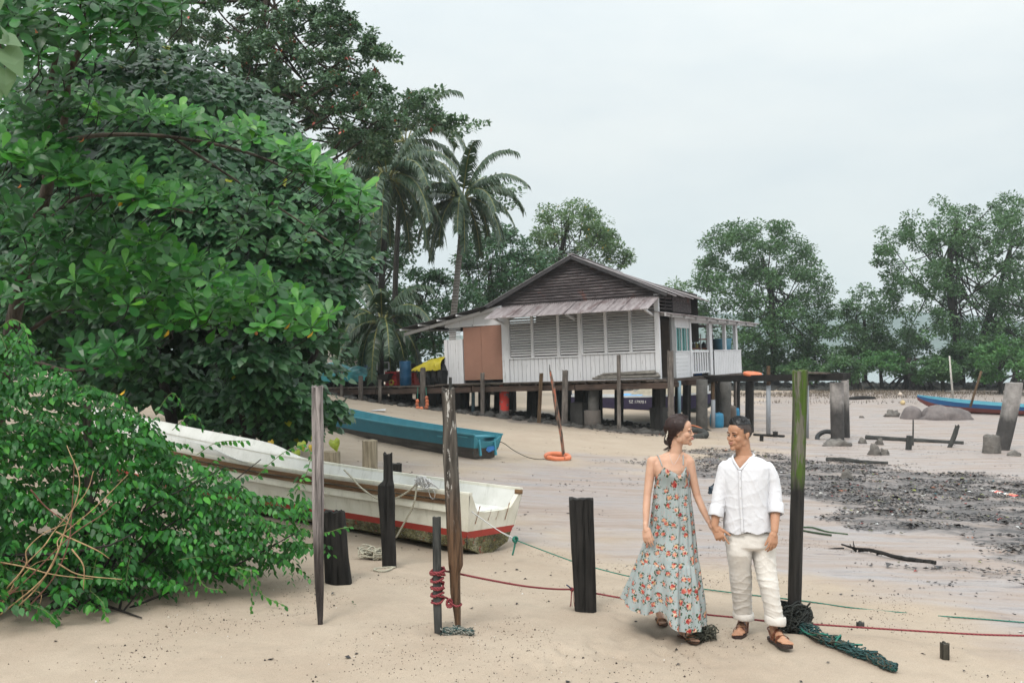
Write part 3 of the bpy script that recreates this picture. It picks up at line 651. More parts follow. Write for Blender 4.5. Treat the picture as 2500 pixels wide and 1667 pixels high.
MB().tube(spline([P(1455, 1448, yp - .01), P(1500, 1456, 8.1), P(1560, 1467, 8.15), P(1640, 1484, 8.0), P(1714, 1498, 8.05), P(1800, 1507, 8.0), P(1906, 1519, 7.96), P(2000, 1524, 7.85), P(2120, 1532, 7.75), P(2300, 1543, 7.6), P(2420, 1549, 7.5), P(2620, 1553, 7.4)], 8), .0075, 6).build('line', R_red, e, True)
# net heap at the foot of the mossy pole
def heap(name, label, cat, spine, rad, loops, mat, mats2=(), r=.007, flat=.55, seed=1, lift=.03):
    rnd = random.Random(seed); e = empty(name, label, cat, spine[0]); S = spline(spine, 10); mats = [mat] + list(mats2)
    for mi, m_ in enumerate(mats):
        mb = MB()
        for _ in range(loops // (1 + 2 * mi)):
            i = rnd.randrange(len(S)); c = S[i]; f = i / len(S); R_ = rad * (1 - .55 * f) * rnd.uniform(.4, 1.1); pts = []
            ax = rnd.uniform(0, 6.28); n = rnd.randrange(5, 9); step = rnd.randrange(1, 4)
            for k in range(n):
                j = min(len(S) - 1, i + k * step); cc = S[j]; th = ax + k * rnd.uniform(.5, 1.4)
                off = Vector((math.cos(th) * R_, math.sin(th) * R_ * .9, abs(math.sin(th * 1.7 + k)) * R_ * flat * 1.5 + lift * rnd.random())); q = cc + off; q.z = max(q.z, drop(q.x, q.y) + r); pts.append(q)
            mb.tube(spline(pts, 4), r * rnd.uniform(.6, 1.2), 5, cap=False)
        mb.build('strands', m_, e, True)
    return e
heap('net_heap', 'tangled dark green fishing net trailing from the mossy pole foot', 'fishing net', [gl(1928, 1535), gl(1965, 1548), gl(2010, 1568), (gl(2060, 1590)), gl(2110, 1610), gl(2150, 1630), gl(2178, 1642)], .07, 110, R_net, (R_dk, R_green), .0065, .7, 3)
heap('net_scrap', 'small wad of pale torn netting at the foot of the rope-bound stake', 'fishing net', [gl(1085, 1548), gl(1105, 1553), gl(1125, 1556), gl(1150, 1560)], .06, 70, rope_mat('net_pale', (.12, .14, .12), (.38, .38, .34)), (R_net,), .003, .6, 5)
heap('pole_collar', 'black weedy rope collar heaped round the mossy pole', 'rope', [gl(1912, 1538), gl(1930, 1542), gl(1950, 1540), gl(1962, 1536)], .11, 130, rope_mat('rope_black', (.008, .01, .01), (.03, .035, .03)), (), .009, 1.2, 8, .08)
heap('rope_heap', 'pale rope tangle on the sand left of the charred notched post', 'rope', [gl(888, 1362), gl(900, 1365), gl(915, 1363), gl(925, 1368)], .10, 40, R_tan, (), .010, .8, 9)
rope('rope_loop', 'loop of pale rope on the sand by the charred post foot', [gl(965, 1389, .01), gl(950, 1386, .01), gl(930, 1383, .01), gl(914, 1388, .01), gl(916, 1394, .01), gl(935, 1396, .01), gl(952, 1392, .01), gl(960, 1389, .01)], .011, R_tan)
# black bag with rope
def bag():
    c = GD(1745, 1556); e = empty('refuse_bag', 'black plastic bag with frayed rope behind the woman\'s foot', 'bag', c); V = []; Fs = []; nu, nv = 28, 14; w, h = .105, .12
    for j in range(nv + 1):
        ph = math.pi * .6 * j / nv
        for i in range(nu):
            th = 2 * math.pi * i / nu; d = Vector((math.sin(ph) * math.cos(th), math.sin(ph) * math.sin(th), math.cos(ph))); q = 1 + .28 * mnoise.noise(d * 2.2) + .12 * mnoise.noise(d * 6)
            V.append(c + Vector((.03 + d.x * .115 * q, .05 + d.y * .09 * q, d.z * .115 * q)))
    for j in range(nv):
        for i in range(nu):
            a = j * nu + i; b = j * nu + (i + 1) % nu; Fs.append((a, a + nu, b + nu, b))
    mesh('sack', V, Fs, plain('black_plastic', (.02, .035, .055), .25, .3, 8), e, True)
    rnd = random.Random(4); mb = MB()
    for k in range(40):
        a = GD(rnd.uniform(1690, 1730), rnd.uniform(1548, 1562)); pts = [a + Vector((rnd.uniform(-.07, .07), rnd.uniform(-.06, .06), rnd.uniform(.0, .10))) for _ in range(5)]; mb.tube(spline(pts, 3), .005, 5, cap=False)
    mb.build('rope_tangle', R_dk, e, True)
bag()
def trash():
    c = GD(2450, 1548); e = empty('torn_packaging', 'crumpled red and white plastic packaging at the lower right edge', 'litter', c); rnd = random.Random(6)
    for k, col in enumerate([(.7, .7, .68), (.62, .10, .07), (.7, .66, .6), (.05, .06, .07), (.72, .70, .70), (.55, .3, .2), (.7, .12, .1)]):
        p = GD(2408 + k * 16, 1520 + k * 7); V = []; Fs = []
        for i in range(6):
            for j in range(6): V.append(p + Vector(((i / 5 - .5) * .13, (j / 5 - .5) * .11, .02 + .045 * (mnoise.noise(Vector((i * .8 + k * 3, j * .8, 0))) + .3))))
        for i in range(5):
            for j in range(5): Fs.append((i * 6 + j, i * 6 + j + 1, i * 6 + j + 7, i * 6 + j + 6))
        mesh('film', V, Fs, plain('film_%d' % k, col, .35, .15, 20), e, True)
trash()
rope('weed_line', 'strip of green weed on the sand right of the mossy pole', [gl(1960, 1287, .01), gl(1985, 1290, .015), gl(2020, 1300, .01), gl(2070, 1306, .005)], .012, rope_mat('weed', (.02, .05, .02), (.05, .10, .04)))
rope('weed_line', 'second darker weed strip just below the first one by the mossy pole', [gl(1958, 1297, .01), gl(1990, 1303, .015), gl(2030, 1308, .012)], .014, rope_mat('weed2', (.015, .03, .015), (.04, .07, .03)))
# ================================================================ BOATS
def hullmesh(L, B, H, tr, bowrise, rake, n=40, rocker=.06, flare=.72, t_in=.035, chine=True):
    """open boat, stern at x=0, bow at x=L; returns outer section points list per station: [(x,y,z)...] keel->gunwale"""
    st = []
    for i in range(n + 1):
        s = i / n; x = L * s
        b = B / 2 * (tr + (1 - tr) * math.sin(min(s / .45, 1) * math.pi / 2)) if s < .45 else B / 2 * math.cos(max(0, (s - .45) / .55) ** 1.7 * math.pi / 2) ** .8
        b = max(b, .012); zt = H + bowrise * s ** 2.6; zk = rocker * (1 - min(s / .3, 1)) ** 2 + (H * .5 + bowrise) * max(0, (s - .72) / .28) ** 2.4
        xs = x + rake * 0; sec = []
        for (fy, fz) in ((0, 0), (.30, .05), (.58, .13), (flare, .24), (flare + .5 * (1 - flare), .60), (1, 1)):
            sec.append((xs - (rake * fz if s == 0 else rake * fz * max(0, 1 - s * 6)), b * fy, zk + (zt - zk) * fz))
        st.append(sec)
    return st
def boat(e, st, mats, t_in=.04, band_ids=(0, 1, 1, 2, 2), floor_z=None, notch=None):
    """builds hull shell (outer, by bands of colour), inner lining, transom under e in e's local frame"""
    n = len(st); m = len(st[0])
    groups = {}
    for k, mi in enumerate(band_ids): groups.setdefault(mi, []).append(k)
    names = {0: 'bottom', 1: 'boot_stripe', 2: 'topside'}
    for mi, ks in groups.items():
        mb = MB()
        for side in (1, -1):
            for k in ks:
                V = []; Fs = []
                for s in st: V += [(s[k][0], s[k][1] * side, s[k][2]), (s[k + 1][0], s[k + 1][1] * side, s[k + 1][2])]
                for i in range(n - 1):
                    q = (2 * i, 2 * i + 2, 2 * i + 3, 2 * i + 1); Fs.append(q if side == 1 else q[::-1])
                mb.add(V, Fs)
        mb.build(names.get(mi, 'strake'), mats[mi], e, False, False)
    # inner lining
    mb = MB()
    for side in (1, -1):
        V = []; Fs = []
        for s in st:
            for k in range(m): V.append((s[k][0] + (t_in if s is st[0] else 0), max(0, s[k][1] - t_in) * side, s[k][2] + (t_in * 1.2 if k < m - 1 else 0)))
        for i in range(n - 1):
            for k in range(m - 1):
                a = i * m + k; q = (a, a + 1, a + m + 1, a + m); Fs.append(q if side == 1 else q[::-1])
        mb.add(V, Fs)
    # gunwale cap
    for side in (1, -1):
        V = []; Fs = []
        for s in st: V += [(s[-1][0], s[-1][1] * side, s[-1][2]), (s[-1][0], max(0, s[-1][1] - t_in) * side, s[-1][2])]
        for i in range(n - 1): Fs.append((2 * i, 2 * i + 1, 2 * i + 3, 2 * i + 2))
        mb.add(V, Fs)
    mb.build('lining', mats['in'], e, False, False)
def rail(e, st, k, w, h, mat, name='rub_rail', s0=0.0, s1=1.0, dz=0, out=.0, side_list=(1, -1)):
    n = len(st)
    for side in side_list:
        idx = range(int(s0 * (n - 1)), int(s1 * (n - 1)) + 1); V = []; Fs = []
        for i in idx:
            x, y, z = st[i][k]; y = y + out
            V += [(x, (y) * side, z + dz - h / 2), (x, (y + w) * side, z + dz - h / 2), (x, (y + w) * side, z + dz + h / 2), (x, y * side, z + dz + h / 2)]
        c = len(V) // 4
        for i in range(c - 1):
            for q in range(4): Fs.append((4 * i + q, 4 * i + (q + 1) % 4, 4 * i + 4 + (q + 1) % 4, 4 * i + 4 + q))
        Fs += [(0, 3, 2, 1), (4 * c - 4, 4 * c - 3, 4 * c - 2, 4 * c - 1)]
        mesh(name, V, Fs, mat, e)
def place_boat(e, stern, bow, z, roll=0, pitch=0):
    d = Vector((bow[0] - stern[0], bow[1] - stern[1], 0)); yaw = math.atan2(d.y, d.x)
    e.location = (stern[0], stern[1], z); e.rotation_euler = (roll, pitch, yaw); return d.length
# ---- white work boat
def fibre(name, c, dirt, rough=.5, streak=True):
    t = NT(name); a = t.noise(t.coord('Object', (2, 2, 2)), 2, 6, .6); b = t.noise(t.coord('Object', (7, 7, .8)), 2, 6, .7)
    q = t.mix(t.ramp(a, [(.35, 0.0), (.75, .5)]), c, dirt); q = t.mix(t.ramp(b, [(.55, 0.0), (.75, .5)]), q, tuple(x * .7 for x in dirt)); t.col(q); t.rough(rough); t.bump(a, .15, .02); return t.m
M_fib = fibre('white_gelcoat', (.78, .76, .67), (.50, .47, .34)); M_fib2 = fibre('white_gelcoat_in', (.76, .76, .73), (.5, .5, .44), .55)
M_redb = fibre('red_antifoul', (.42, .045, .03), (.20, .03, .025), .7)
t = NT('barnacle_growth'); v = t.coord('Object'); vo = t.n('ShaderNodeTexVoronoi'); vo.inputs['Scale'].default_value = 42; t.l(v, vo.inputs['Vector']); a = t.noise(v, 6, 6, .7)
c = t.ramp(a, [(.30, (.02, .02, .015)), (.45, (.09, .08, .03)), (.55, (.20, .19, .09)), (.66, (.33, .31, .22))]); c = t.mix(t.ramp(t.noise(v, 11, 4), [(.6, 0.0), (.68, .8)]), c, (.30, .05, .03)); c = t.mix(t.ramp(vo.outputs['Distance'], [(.1, .6), (.4, 0.0)]), c, (.42, .40, .32))
t.col(c); t.rough(.9); t.bump(t.math('ADD', t.ramp(vo.outputs['Distance'], [(.0, 1.0), (.5, 0.0)]), a), 1.0, .03); M_barn = t.m
e = empty('white_boat', 'long white open work boat with brown rub rail, red stripe and barnacled bottom', 'boat')
WB_st = Vector((-.30, 11.28)); WB_bow = Vector((-6.95, 15.9)); Lw = place_boat(e, WB_st, WB_bow, 0, roll=math.radians(3.5), pitch=math.radians(-.9))
e.location.z = CZ - 2.40 + .0
BW = 1.10; st = hullmesh(Lw, BW, .74, .95, .40, .12, rocker=-.02, flare=.86)
_nst = len(st)
for s in st:                                      # deep V with a hard chine: keel below, side panels flaring out
    b = s[5][1]; zt = s[5][2]; zk = s[0][2]
    s[1] = (s[1][0], b * .36, zk + (zt - zk) * .11); s[2] = (s[2][0], b * .70, zk + (zt - zk) * .24); s[2] = (s[2][0], b * .74, zk + (zt - zk) * .20); s[3] = (s[3][0], b * .80, zk + (zt - zk) * .35); s[4] = (s[4][0], b * .86, zk + (zt - zk) * .45)
boat(e, st, {0: M_barn, 1: M_redb, 2: M_fib, 'in': M_fib2}, .05, (0, 0, 0, 1, 2))
M_rail = wood('rub_rail_wood', (.07, .04, .025), (.26, .15, .075), along='X', sc=.6); M_blueL = fibre('faded_blue_line', (.30, .48, .60), (.6, .62, .6))
rail(e, st, 5, .035, .045, M_rail, 'rub_rail', .03, 1, -.055, .012); rail(e, st, 5, .022, .04, M_rail, 'rub_rail', .03, 1, -.115, .004)
rail(e, st, 5, .02, .10, M_fib, 'flange', .025, 1, -.17, -.012); rail(e, st, 5, .03, .014, M_blueL, 'blue_trim', .2, 1, .002, -.05); rail(e, st, 5, .05, .03, M_fib, 'gunwale_cap', 0, 1, .0, -.055)
# raised bulwark on the far side towards the bow
V = []; Fs = []; k0 = int(.42 * _nst)
for i in range(k0, _nst):
    x, y, z = st[i][5]; u = (i - k0) / (_nst - k0); h = .15 * (1 / (1 + math.exp(-(u - .10) * 30))) * (1 if u < .9 else 1); V += [(x, y - .02, z), (x, y + .015 + h * .15, z + h), (x, y - .03 + h * .15, z + h), (x, y - .06, z)]
c = len(V) // 4
for i in range(c - 1):
    for q in range(3): Fs.append((4 * i + q, 4 * i + q + 1, 4 * i + 5 + q, 4 * i + 4 + q))
for sgn in (1, -1): mesh('bulwark', [(v[0], v[1] * sgn, v[2]) for v in V], Fs, M_fib2, e, True)
# transom with cut-down motor well
def transom(e, st, mats, well=.16, t_in=.05):
    s = st[0]; zt = s[5][2]; b = s[5][1]; top = [(b * .98, zt), (b * .9, zt - .02), (b * .62, zt - well), (b * .3, zt - well - .02), (-b * .3, zt - well - .02), (-b * .62, zt - well), (-b * .9, zt - .02), (-b * .98, zt)]
    def X(z): return s[0][0] + (s[5][0] - s[0][0]) * (z - s[0][2]) / (zt - s[0][2])
    def half(z):
        for k in range(5):
            if s[k][2] <= z <= s[k + 1][2] + 1e-6: u = (z - s[k][2]) / (s[k + 1][2] - s[k][2] + 1e-9); return s[k][1] + (s[k + 1][1] - s[k][1]) * u
        return s[5][1]
    zs = [s[0][2] + .002, s[1][2], s[2][2], s[3][2], s[4][2], zt - well - .03]
    def strip(za, zb, m_, nm):
        V = []; ys_ = np.linspace(-1, 1, 9)
        for z in (za, zb):
            for y in ys_: V.append((X(z) - .004, y * half(z), z))
        mesh(nm, V, [(i, i + 9, i + 10, i + 1) for i in range(8)], m_, e)
    strip(zs[0], s[3][2], mats[0], 'transom_bottom') if False else None
    mb = MB()
    for k in range(3):
        V = []; ys_ = np.linspace(-1, 1, 9)
        for z in (s[k][2], s[k + 1][2]):
            for y in ys_: V.append((X(z) - .004, y * half(z), z))
        mb.add(V, [(i, i + 9, i + 10, i + 1) for i in range(8)])
    mb.build('transom_bottom', mats[0], e, False, False)
    strip(s[3][2], s[4][2], mats[1], 'transom_stripe')
    zlo = s[4][2]; V = []; Fs = []; N = len(top)
    for dx in (-.004, t_in):
        for (y, z) in top: V.append((X(z) + dx, y, z))
        for (y, z) in top: V.append((X(zlo) + dx, y / b * half(zlo) / .98, zlo))
    for i in range(N - 1):
        Fs.append((i, i + N, i + N + 1, i + 1)); Fs.append((2 * N + i, 2 * N + i + 1, 3 * N + i + 1, 3 * N + i)); Fs.append((i, i + 1, 2 * N + i + 1, 2 * N + i))
    mesh('transom', V, Fs, mats[2], e)
    return X, half, zt
Xt, half, zt = transom(e, st, {0: M_barn, 1: M_redb, 2: M_fib}, .20)
# rust runs and well ledge
M_rust = plain('rust_run', (.30, .10, .02), .8, .4, 30)
for y, z, h, w in ((-.27, .60, .20, .016), (.30, .60, .20, .014), (.07, .55, .13, .006), (-.08, .52, .10, .005)):
    mesh('rust_mark', [(Xt(z) - .009, y - w, z), (Xt(z) - .009, y + w * .8, z - .01), (Xt(z - .07) - .009, y + w * .4, z - .06), (Xt(z - h) - .009, y + w * .25 + .03, z - h), (Xt(z - h) - .009, y + .02, z - h), (Xt(z - .07) - .009, y - w * .3, z - .06)], [(0, 1, 2, 3, 4, 5)], M_rust, e)
MB().box((.32, 0, .50), (.62, BW * .80, .03)).box((.62, 0, .43), (.04, BW * .8, .16)).build('motor_well', M_fib2, e, False, False)
MB().box((1.9, 0, .60), (.3, BW * .92, .035)).build('thwart', M_fib2, e, False, False)
MB().box((3.9, 0, .62), (.35, BW * .94, .035)).build('thwart', M_fib2, e, False, False)
MB().box((-.10, -.46, zt - .03), (.08, .05, .05)).build('corner_block', M_rail, e, False, False)
bpy.context.view_layer.update()
def bw(x, y, z): return e.matrix_world @ Vector((x, y, z))
wb = e; WBM = Matrix.LocRotScale(e.location, e.rotation_euler, (1, 1, 1))
def bl(x, y, z): return WBM @ Vector((x, y, z))
_yb = 11.6
e2 = empty('mooring_line', 'worn tan mooring rope looped over the white boat rail and hanging down its side', 'rope', bl(1, .6, .7))
def sidept(px, py, off=-.05):
    """point just off the near topside of the white boat under the pixel"""
    N = (WBM.to_3x3() @ Vector((0, 1, 0))); o_ = WBM @ Vector((0, BW * .5 + abs(off), .5)); ray = P(px, py, 1) - Vector((0, 0, CZ)); t_ = (o_ - Vector((0, 0, CZ))).dot(N) / ray.dot(N); return Vector((0, 0, CZ)) + ray * t_
for pts_ in ([(840, 1146), (858, 1165), (885, 1193), (925, 1218), (960, 1218), (995, 1200), (1018, 1180)], [(1018, 1183), (1010, 1230), (990, 1270), (967, 1312)]):
    MB().tube(spline([sidept(a, b, -.07) for a, b in pts_], 8), .011, 7).build('strand', R_tan, e2, True)
rnd = random.Random(12); mb = MB()
for k in range(26):
    c = sidept(1033 + rnd.uniform(-14, 16), 1176 + rnd.uniform(-8, 10), -.09); mb.tube(spline([c + Vector((rnd.uniform(-.05, .05), rnd.uniform(-.04, .03), rnd.uniform(-.04, .045))) for _ in range(5)], 4), .006, 5, cap=False)
e3 = empty('white_line', 'bundle of thin white line knotted on the rail and led down to the sand', 'rope', bl(.9, .65, .7))
mb.build('bundle', R_white, e3, True)
for d in (-.006, .008): MB().tube(spline([sidept(1048, 1176 + d * 300, -.10), P(1090, 1205, 11.1), P(1150, 1247, 10.9), P(1210, 1290, 10.8), P(1257, 1316 + d * 200, 10.72)], 6), .0055, 5).build('line', R_white, e3, True)
MB().tube(spline([sidept(1045, 1190, -.09), sidept(1050, 1210, -.08), sidept(1058, 1218, -.08), sidept(1062, 1205, -.08), sidept(1055, 1190, -.08)], 6), .003, 4).build('loop', R_white, e3, True)
e4 = empty('green_line', 'thin green rope tied to the white line, running right across the sand', 'rope', P(1258, 1316, 10.7))
for k in range(3): MB().torus(P(1258, 1316 + k, 10.7), .028, .010, (.3 + k, -.8, .4 * k), 12, 5).build('knot', R_green, e4, True)
MB().tube(spline([P(1258, 1318, 10.7), P(1256, 1335, 10.68), P(1251, 1355, 10.66)], 5), .010, 5).build('tail', R_green, e4, True)
MB().tube(spline([P(1260, 1318, 10.7), P(1310, 1337, 10.5), P(1400, 1370, 10.2), P(1470, 1390, 9.9), P(1540, 1407, 9.7), P(1640, 1427, 9.45), gl(1720, 1440, .015), gl(1820, 1452, .012), gl(1960, 1466, .01), gl(2080, 1481, .006), gl(2215, 1492, .0)], 7), .0062, 5).build('line', R_green, e4, True)
MB().tube(spline([gl(2290, 1500, .0), gl(2380, 1510, .01), gl(2520, 1520, .01), gl(2650, 1528, .01)], 7), .0062, 5).build('line', R_green, e4, True)
# ---- turquoise boat
def painted(name, c, sc=.6, worn=(.25, .24, .22), amt=.64, rough=.55):
    t = NT(name); a = t.noise(t.coord('Object', (3, 3, 3)), 2 * sc, 6, .65); q = t.ramp(a, [(.3, tuple(x * .78 for x in c)), (.7, c)]); b = t.noise(t.coord('Object', (1.2, 1.2, 5)), 3, 7, .7); t.col(t.mix(t.ramp(b, [(amt, 0.0), (amt + .05, .7)]), q, worn)); t.rough(rough); t.bump(b, .2, .01); return t.m
M_teal = painted('turquoise_paint', (.025, .20, .28)); M_teal2 = painted('turquoise_paint_in', (.055, .29, .37)); M_mudb = wood('bare_planks', (.045, .042, .04), (.14, .125, .11), along='X', sc=.5)
e = empty('turquoise_boat', 'slender turquoise wooden boat with a bare grey bottom tethered to the ring buoy', 'boat')
s0 = P(1180, 1117, 22.7); b0 = P(720, 1040, 29.8); L_ = place_boat(e, s0, b0, CZ - 2.62, roll=math.radians(2), pitch=math.radians(-.5))
st = hullmesh(L_, 1.05, .56, .78, .35, .16, rocker=0, flare=.80)
for s in st:
    b = s[5][1]; zt = s[5][2]; zk = s[0][2]
    for k, (fy, fz) in enumerate(((0, 0), (.4, .02), (.74, .06), (.82, .30), (.87, .47), (1, 1))): s[k] = (s[k][0], b * fy, zk + (zt - zk) * fz)
boat(e, st, {0: M_mudb, 2: M_teal, 'in': M_teal2}, .04, (0, 0, 0, 0, 2))
rail(e, st, 5, .05, .035, M_teal2, 'gunwale_cap', 0, 1, .01, -.03)
transom(e, st, {0: M_mudb, 1: M_mudb, 2: M_teal2}, .13, .04)
for y in (-.22, .22): MB().beam((-.18, y, .1), (-.09, y, .46), .04, .05).build('transom_rib', M_teal2, e, False, False)
M_bluepatch = plain('blue_patch', (.02, .14, .40), .6, .3, 20)
mesh('paint_patch', [(-.16, -.25, .24), (-.165, -.02, .17), (-.15, .05, .22), (-.13, -.02, .30), (-.13, -.2, .31)], [(0, 1, 2, 3, 4)], M_bluepatch, e)
for x in (1.1, 2.6, 4.2): MB().box((x, 0, .44), (.2, .92, .03)).build('thwart', M_teal2, e, False, False)
MB().box((.25, 0, .50), (.4, .86, .03)).build('stern_deck', M_teal2, e, False, False)
rope('tether_rope', 'thin dark tether from the turquoise boat to the ring buoy', [P(1221, 1078, 22.4), P(1232, 1083, 22.4), P(1256, 1100, 22.6), gl(1285, 1117, .02), gl(1310, 1122, .02), gl(1330, 1123, .03)], .009, R_dk)
# ---- blue skiff far right
M_blue = painted('blue_paint', (.012, .11, .30)); M_bot = painted('oxide_bottom', (.17, .045, .04))
e = empty('blue_skiff', 'narrow blue skiff with a rust-red bottom lying behind the boulders', 'boat')
s0 = P(2590, 1022, 46.0); b0 = P(2240, 985, 50.0); L_ = place_boat(e, s0, b0, CZ - 3.38 + .08, roll=math.radians(-3), pitch=math.radians(0))
e.location.z = g(s0.x, s0.y) + .02
st = hullmesh(L_, 1.25, .46, .6, .34, .1, rocker=0, flare=.74)
boat(e, st, {0: M_bot, 2: M_blue, 'in': M_teal2}, .04, (0, 0, 0, 0, 2)); rail(e, st, 5, .03, .03, painted('light_blue', (.10, .35, .5)), 'gunwale_cap', 0, 1, 0, -.02)
transom(e, st, {0: M_bot, 1: M_bot, 2: M_blue}, .1)
o = tag(MB().tube([P(2369, 993, 47.0), P(2382, 950, 47.0), P(2396, 906, 47.0)], [.06, .055, .06], 8).build('bamboo_pole', M_brown, None, True), 'brown bamboo pole standing in the blue skiff', 'pole')
o = tag(MB().tube([P(2327, 972, 52), P(2322, 920, 52), P(2318, 869, 52)], [.06, .05, .04], 8).build('marker_stick', plain('pale_stick', (.5, .48, .44), .8), None, True), 'thin white marker stick behind the blue skiff', 'pole')
for (px, py, lb) in ((2198, 962, 'pale float ball on the mud, upper one left of the blue skiff'), (2204, 983, 'yellow-orange float ball nearest the bow of the blue skiff')):
    q = G(px, py + 5); tag(MB().ell(q + Vector((0, 0, .12)), (.14, .14, .13)).lathe(q + Vector((0, 0, .24)), [(.03, 0), (.03, .05)], 8).build('float_ball', plain('float_%d' % px, (.55, .42, .22) if px == 2204 else (.6, .5, .42), .5), None, True), lb, 'buoy', 'float balls on the flats')
def tyre(label, px, py, R1, r, ax):
    q = GD(px, py); return tag(MB().torus(q + Vector((0, .2, r)), R1, r, ax, 30, 10).build('old_tyre', plain('tyre_rubber', (.02, .022, .025), .6), None, True), label, 'tyre')
tyre('black tyre leaning at the foot of the nearer concrete pile', 2020, 1074, .28, .08, (-.5, -.6, 1))
# ================================================================ STILT HOUSE
A_ = math.radians(30); TILT = math.radians(2.3)
HO = P(1612, 918, 35.0)
HM = Matrix.Translation(HO) @ Matrix.Rotation(-A_, 4, 'Z') @ Matrix.Rotation(-TILT, 4, 'Y')
HMi = HM.inverted()
def _ray(px, py, axis, val):
    o = HMi @ Vector((0, 0, CZ)); d = HMi.to_3x3() @ (P(px, py, 1) - Vector((0, 0, CZ))); t_ = (val - o[axis]) / d[axis]; return o + d * t_
def hf(px, py, y=0.0): q = _ray(px, py, 1, y); return q.x, q.z
def hs(px, py, x=0.0): q = _ray(px, py, 0, x); return q.y, q.z
def hw(x, y, z): return HM @ Vector((x, y, z))
def hthing(name, label, cat, x, y, z=0, group=None):
    e = empty(name, label, cat, hw(x, y, z), group); e.rotation_euler = (HM.to_3x3()).to_euler(); return e
house = empty('stilt_house', 'white louvred wooden house on stilts with a dark boarded gable and rusty awning', 'house', HO)
house.rotation_euler = HM.to_3x3().to_euler()
def wpaint(name, c=(.72, .72, .745), along='Z', amt=.60):
    t = NT(name); v = t.coord('Object', (9, 9, .7) if along == 'Z' else (.7, 9, 9)); a = t.noise(v, 1.6, 6, .65); b = t.noise(t.coord('Object'), 1.3, 5)
    q = t.mix(t.ramp(b, [(.4, 0.0), (.8, .35)]), c, tuple(x * .7 for x in c)); oi = t.n('ShaderNodeObjectInfo'); q = t.mix(t.math('MULTIPLY', oi.outputs['Random'], .12), q, tuple(x * .62 for x in c))
    q = t.mix(t.ramp(a, [(amt, 0.0), (amt + .07, .7)]), q, (.22, .20, .18)); t.col(q); t.rough(.75); t.bump(a, .15, .005); return t.m
M_w = wpaint('white_paint'); M_ws = wpaint('white_slat_paint', (.74, .72, .72), 'X', .66); M_gb = NT('gable_board'); t = M_gb
v = t.coord('Object', (.8, 5, 10)); a = t.noise(v, 2, 6, .7); b = t.noise(t.coord('Object'), 1.5, 5, .6); oi = t.n('ShaderNodeObjectInfo')
q = t.ramp(a, [(.3, (.028, .022, .024)), (.52, (.075, .058, .06)), (.68, (.24, .21, .21))]); q = t.mix(t.math('MULTIPLY', oi.outputs['Random'], .4), q, (.04, .033, .036)); q = t.mix(t.ramp(b, [(.60, 0.0), (.70, .75)]), q, (.14, .045, .03)); t.col(q); t.rough(.85); t.bump(a, .4, .01); M_gb = t.m
t = NT('rusty_zinc'); v = t.coord('Object'); a = t.noise(t.coord('Object', (1.2, .5, .5)), 1.6, 6, .65); b = t.noise(t.coord('Object', (3, .6, .6)), 3, 5, .7)
q = t.ramp(b, [(.35, (.19, .16, .165)), (.65, (.36, .32, .325))]); q = t.mix(t.ramp(a, [(.54, 0.0), (.62, .75)]), q, (.13, .085, .085)); t.col(q); t.rough(.65); M_zinc = t.m
t = NT('roof_zinc'); a = t.noise(t.coord('Object', (1, 2, 1)), 1.4, 6, .65); oi = t.n('ShaderNodeObjectInfo'); q = t.ramp(a, [(.35, (.17, .15, .155)), (.6, (.30, .275, .285)), (.7, (.16, .12, .115))]); q = t.mix(t.math('MULTIPLY', oi.outputs['Random'], .4), q, (.32, .29, .29)); t.col(q); t.rough(.7); M_roof = t.m
M_dkroof = plain('dark_roof_sheet', (.045, .042, .045), .8, .4, 3)
M_door = plain('plywood_brown', (.30, .155, .11), .8, .10, 2); M_in = plain('dark_interior', (.05, .045, .042), .9, .2, 2); M_beam = wood('deck_timber', (.02, .015, .013), (.11, .075, .06), along='X', sc=.6)  # interior colour kept dark so the rooms look shaded behind the louvres
M_plank = wood('deck_plank', (.04, .032, .028), (.17, .14, .12), along='Y', sc=.5); M_pile = wood('dark_pile', (.009, .009, .009), (.035, .032, .030), bump=.8)
def hb(name, x0, x1, y0, y1, z0, z1, mat, parent=house, jit=0):
    return MB().box(((x0 + x1) / 2, (y0 + y1) / 2, (z0 + z1) / 2), (x1 - x0, y1 - y0, z1 - z0), None, jit).build(name, mat, parent, False, False)
def grp(name, parent=house):
    e = bpy.data.objects.new(name, None); COL.objects.link(e); e.parent = parent; return e
XL = hf(1090, 850)[0]; XD0 = hf(1132, 850)[0]; XD1 = hf(1227, 850)[0]; XP = hf(1243, 850)[0]
ZT = 2.0                                              # wall head
xa, zap = hf(1402, 627); xle, zle = hf(1186, 755)
xre = .48; zre = zap - (zap - zle) / (xa - xle) * (xre - xa)
zgb = .5 * (hf(1230, 748)[1] + hf(1600, 727)[1])
def rake(x): return zap - (zap - zle) / (xa - xle) * abs(x - xa)
SL = (zap - zle) / (xa - xle)
print('HOUSE', XL, XD0, XD1, XP, 'apex', xa, zap, 'eave', xle, zle, 'zgb', zgb, 'sl', SL)
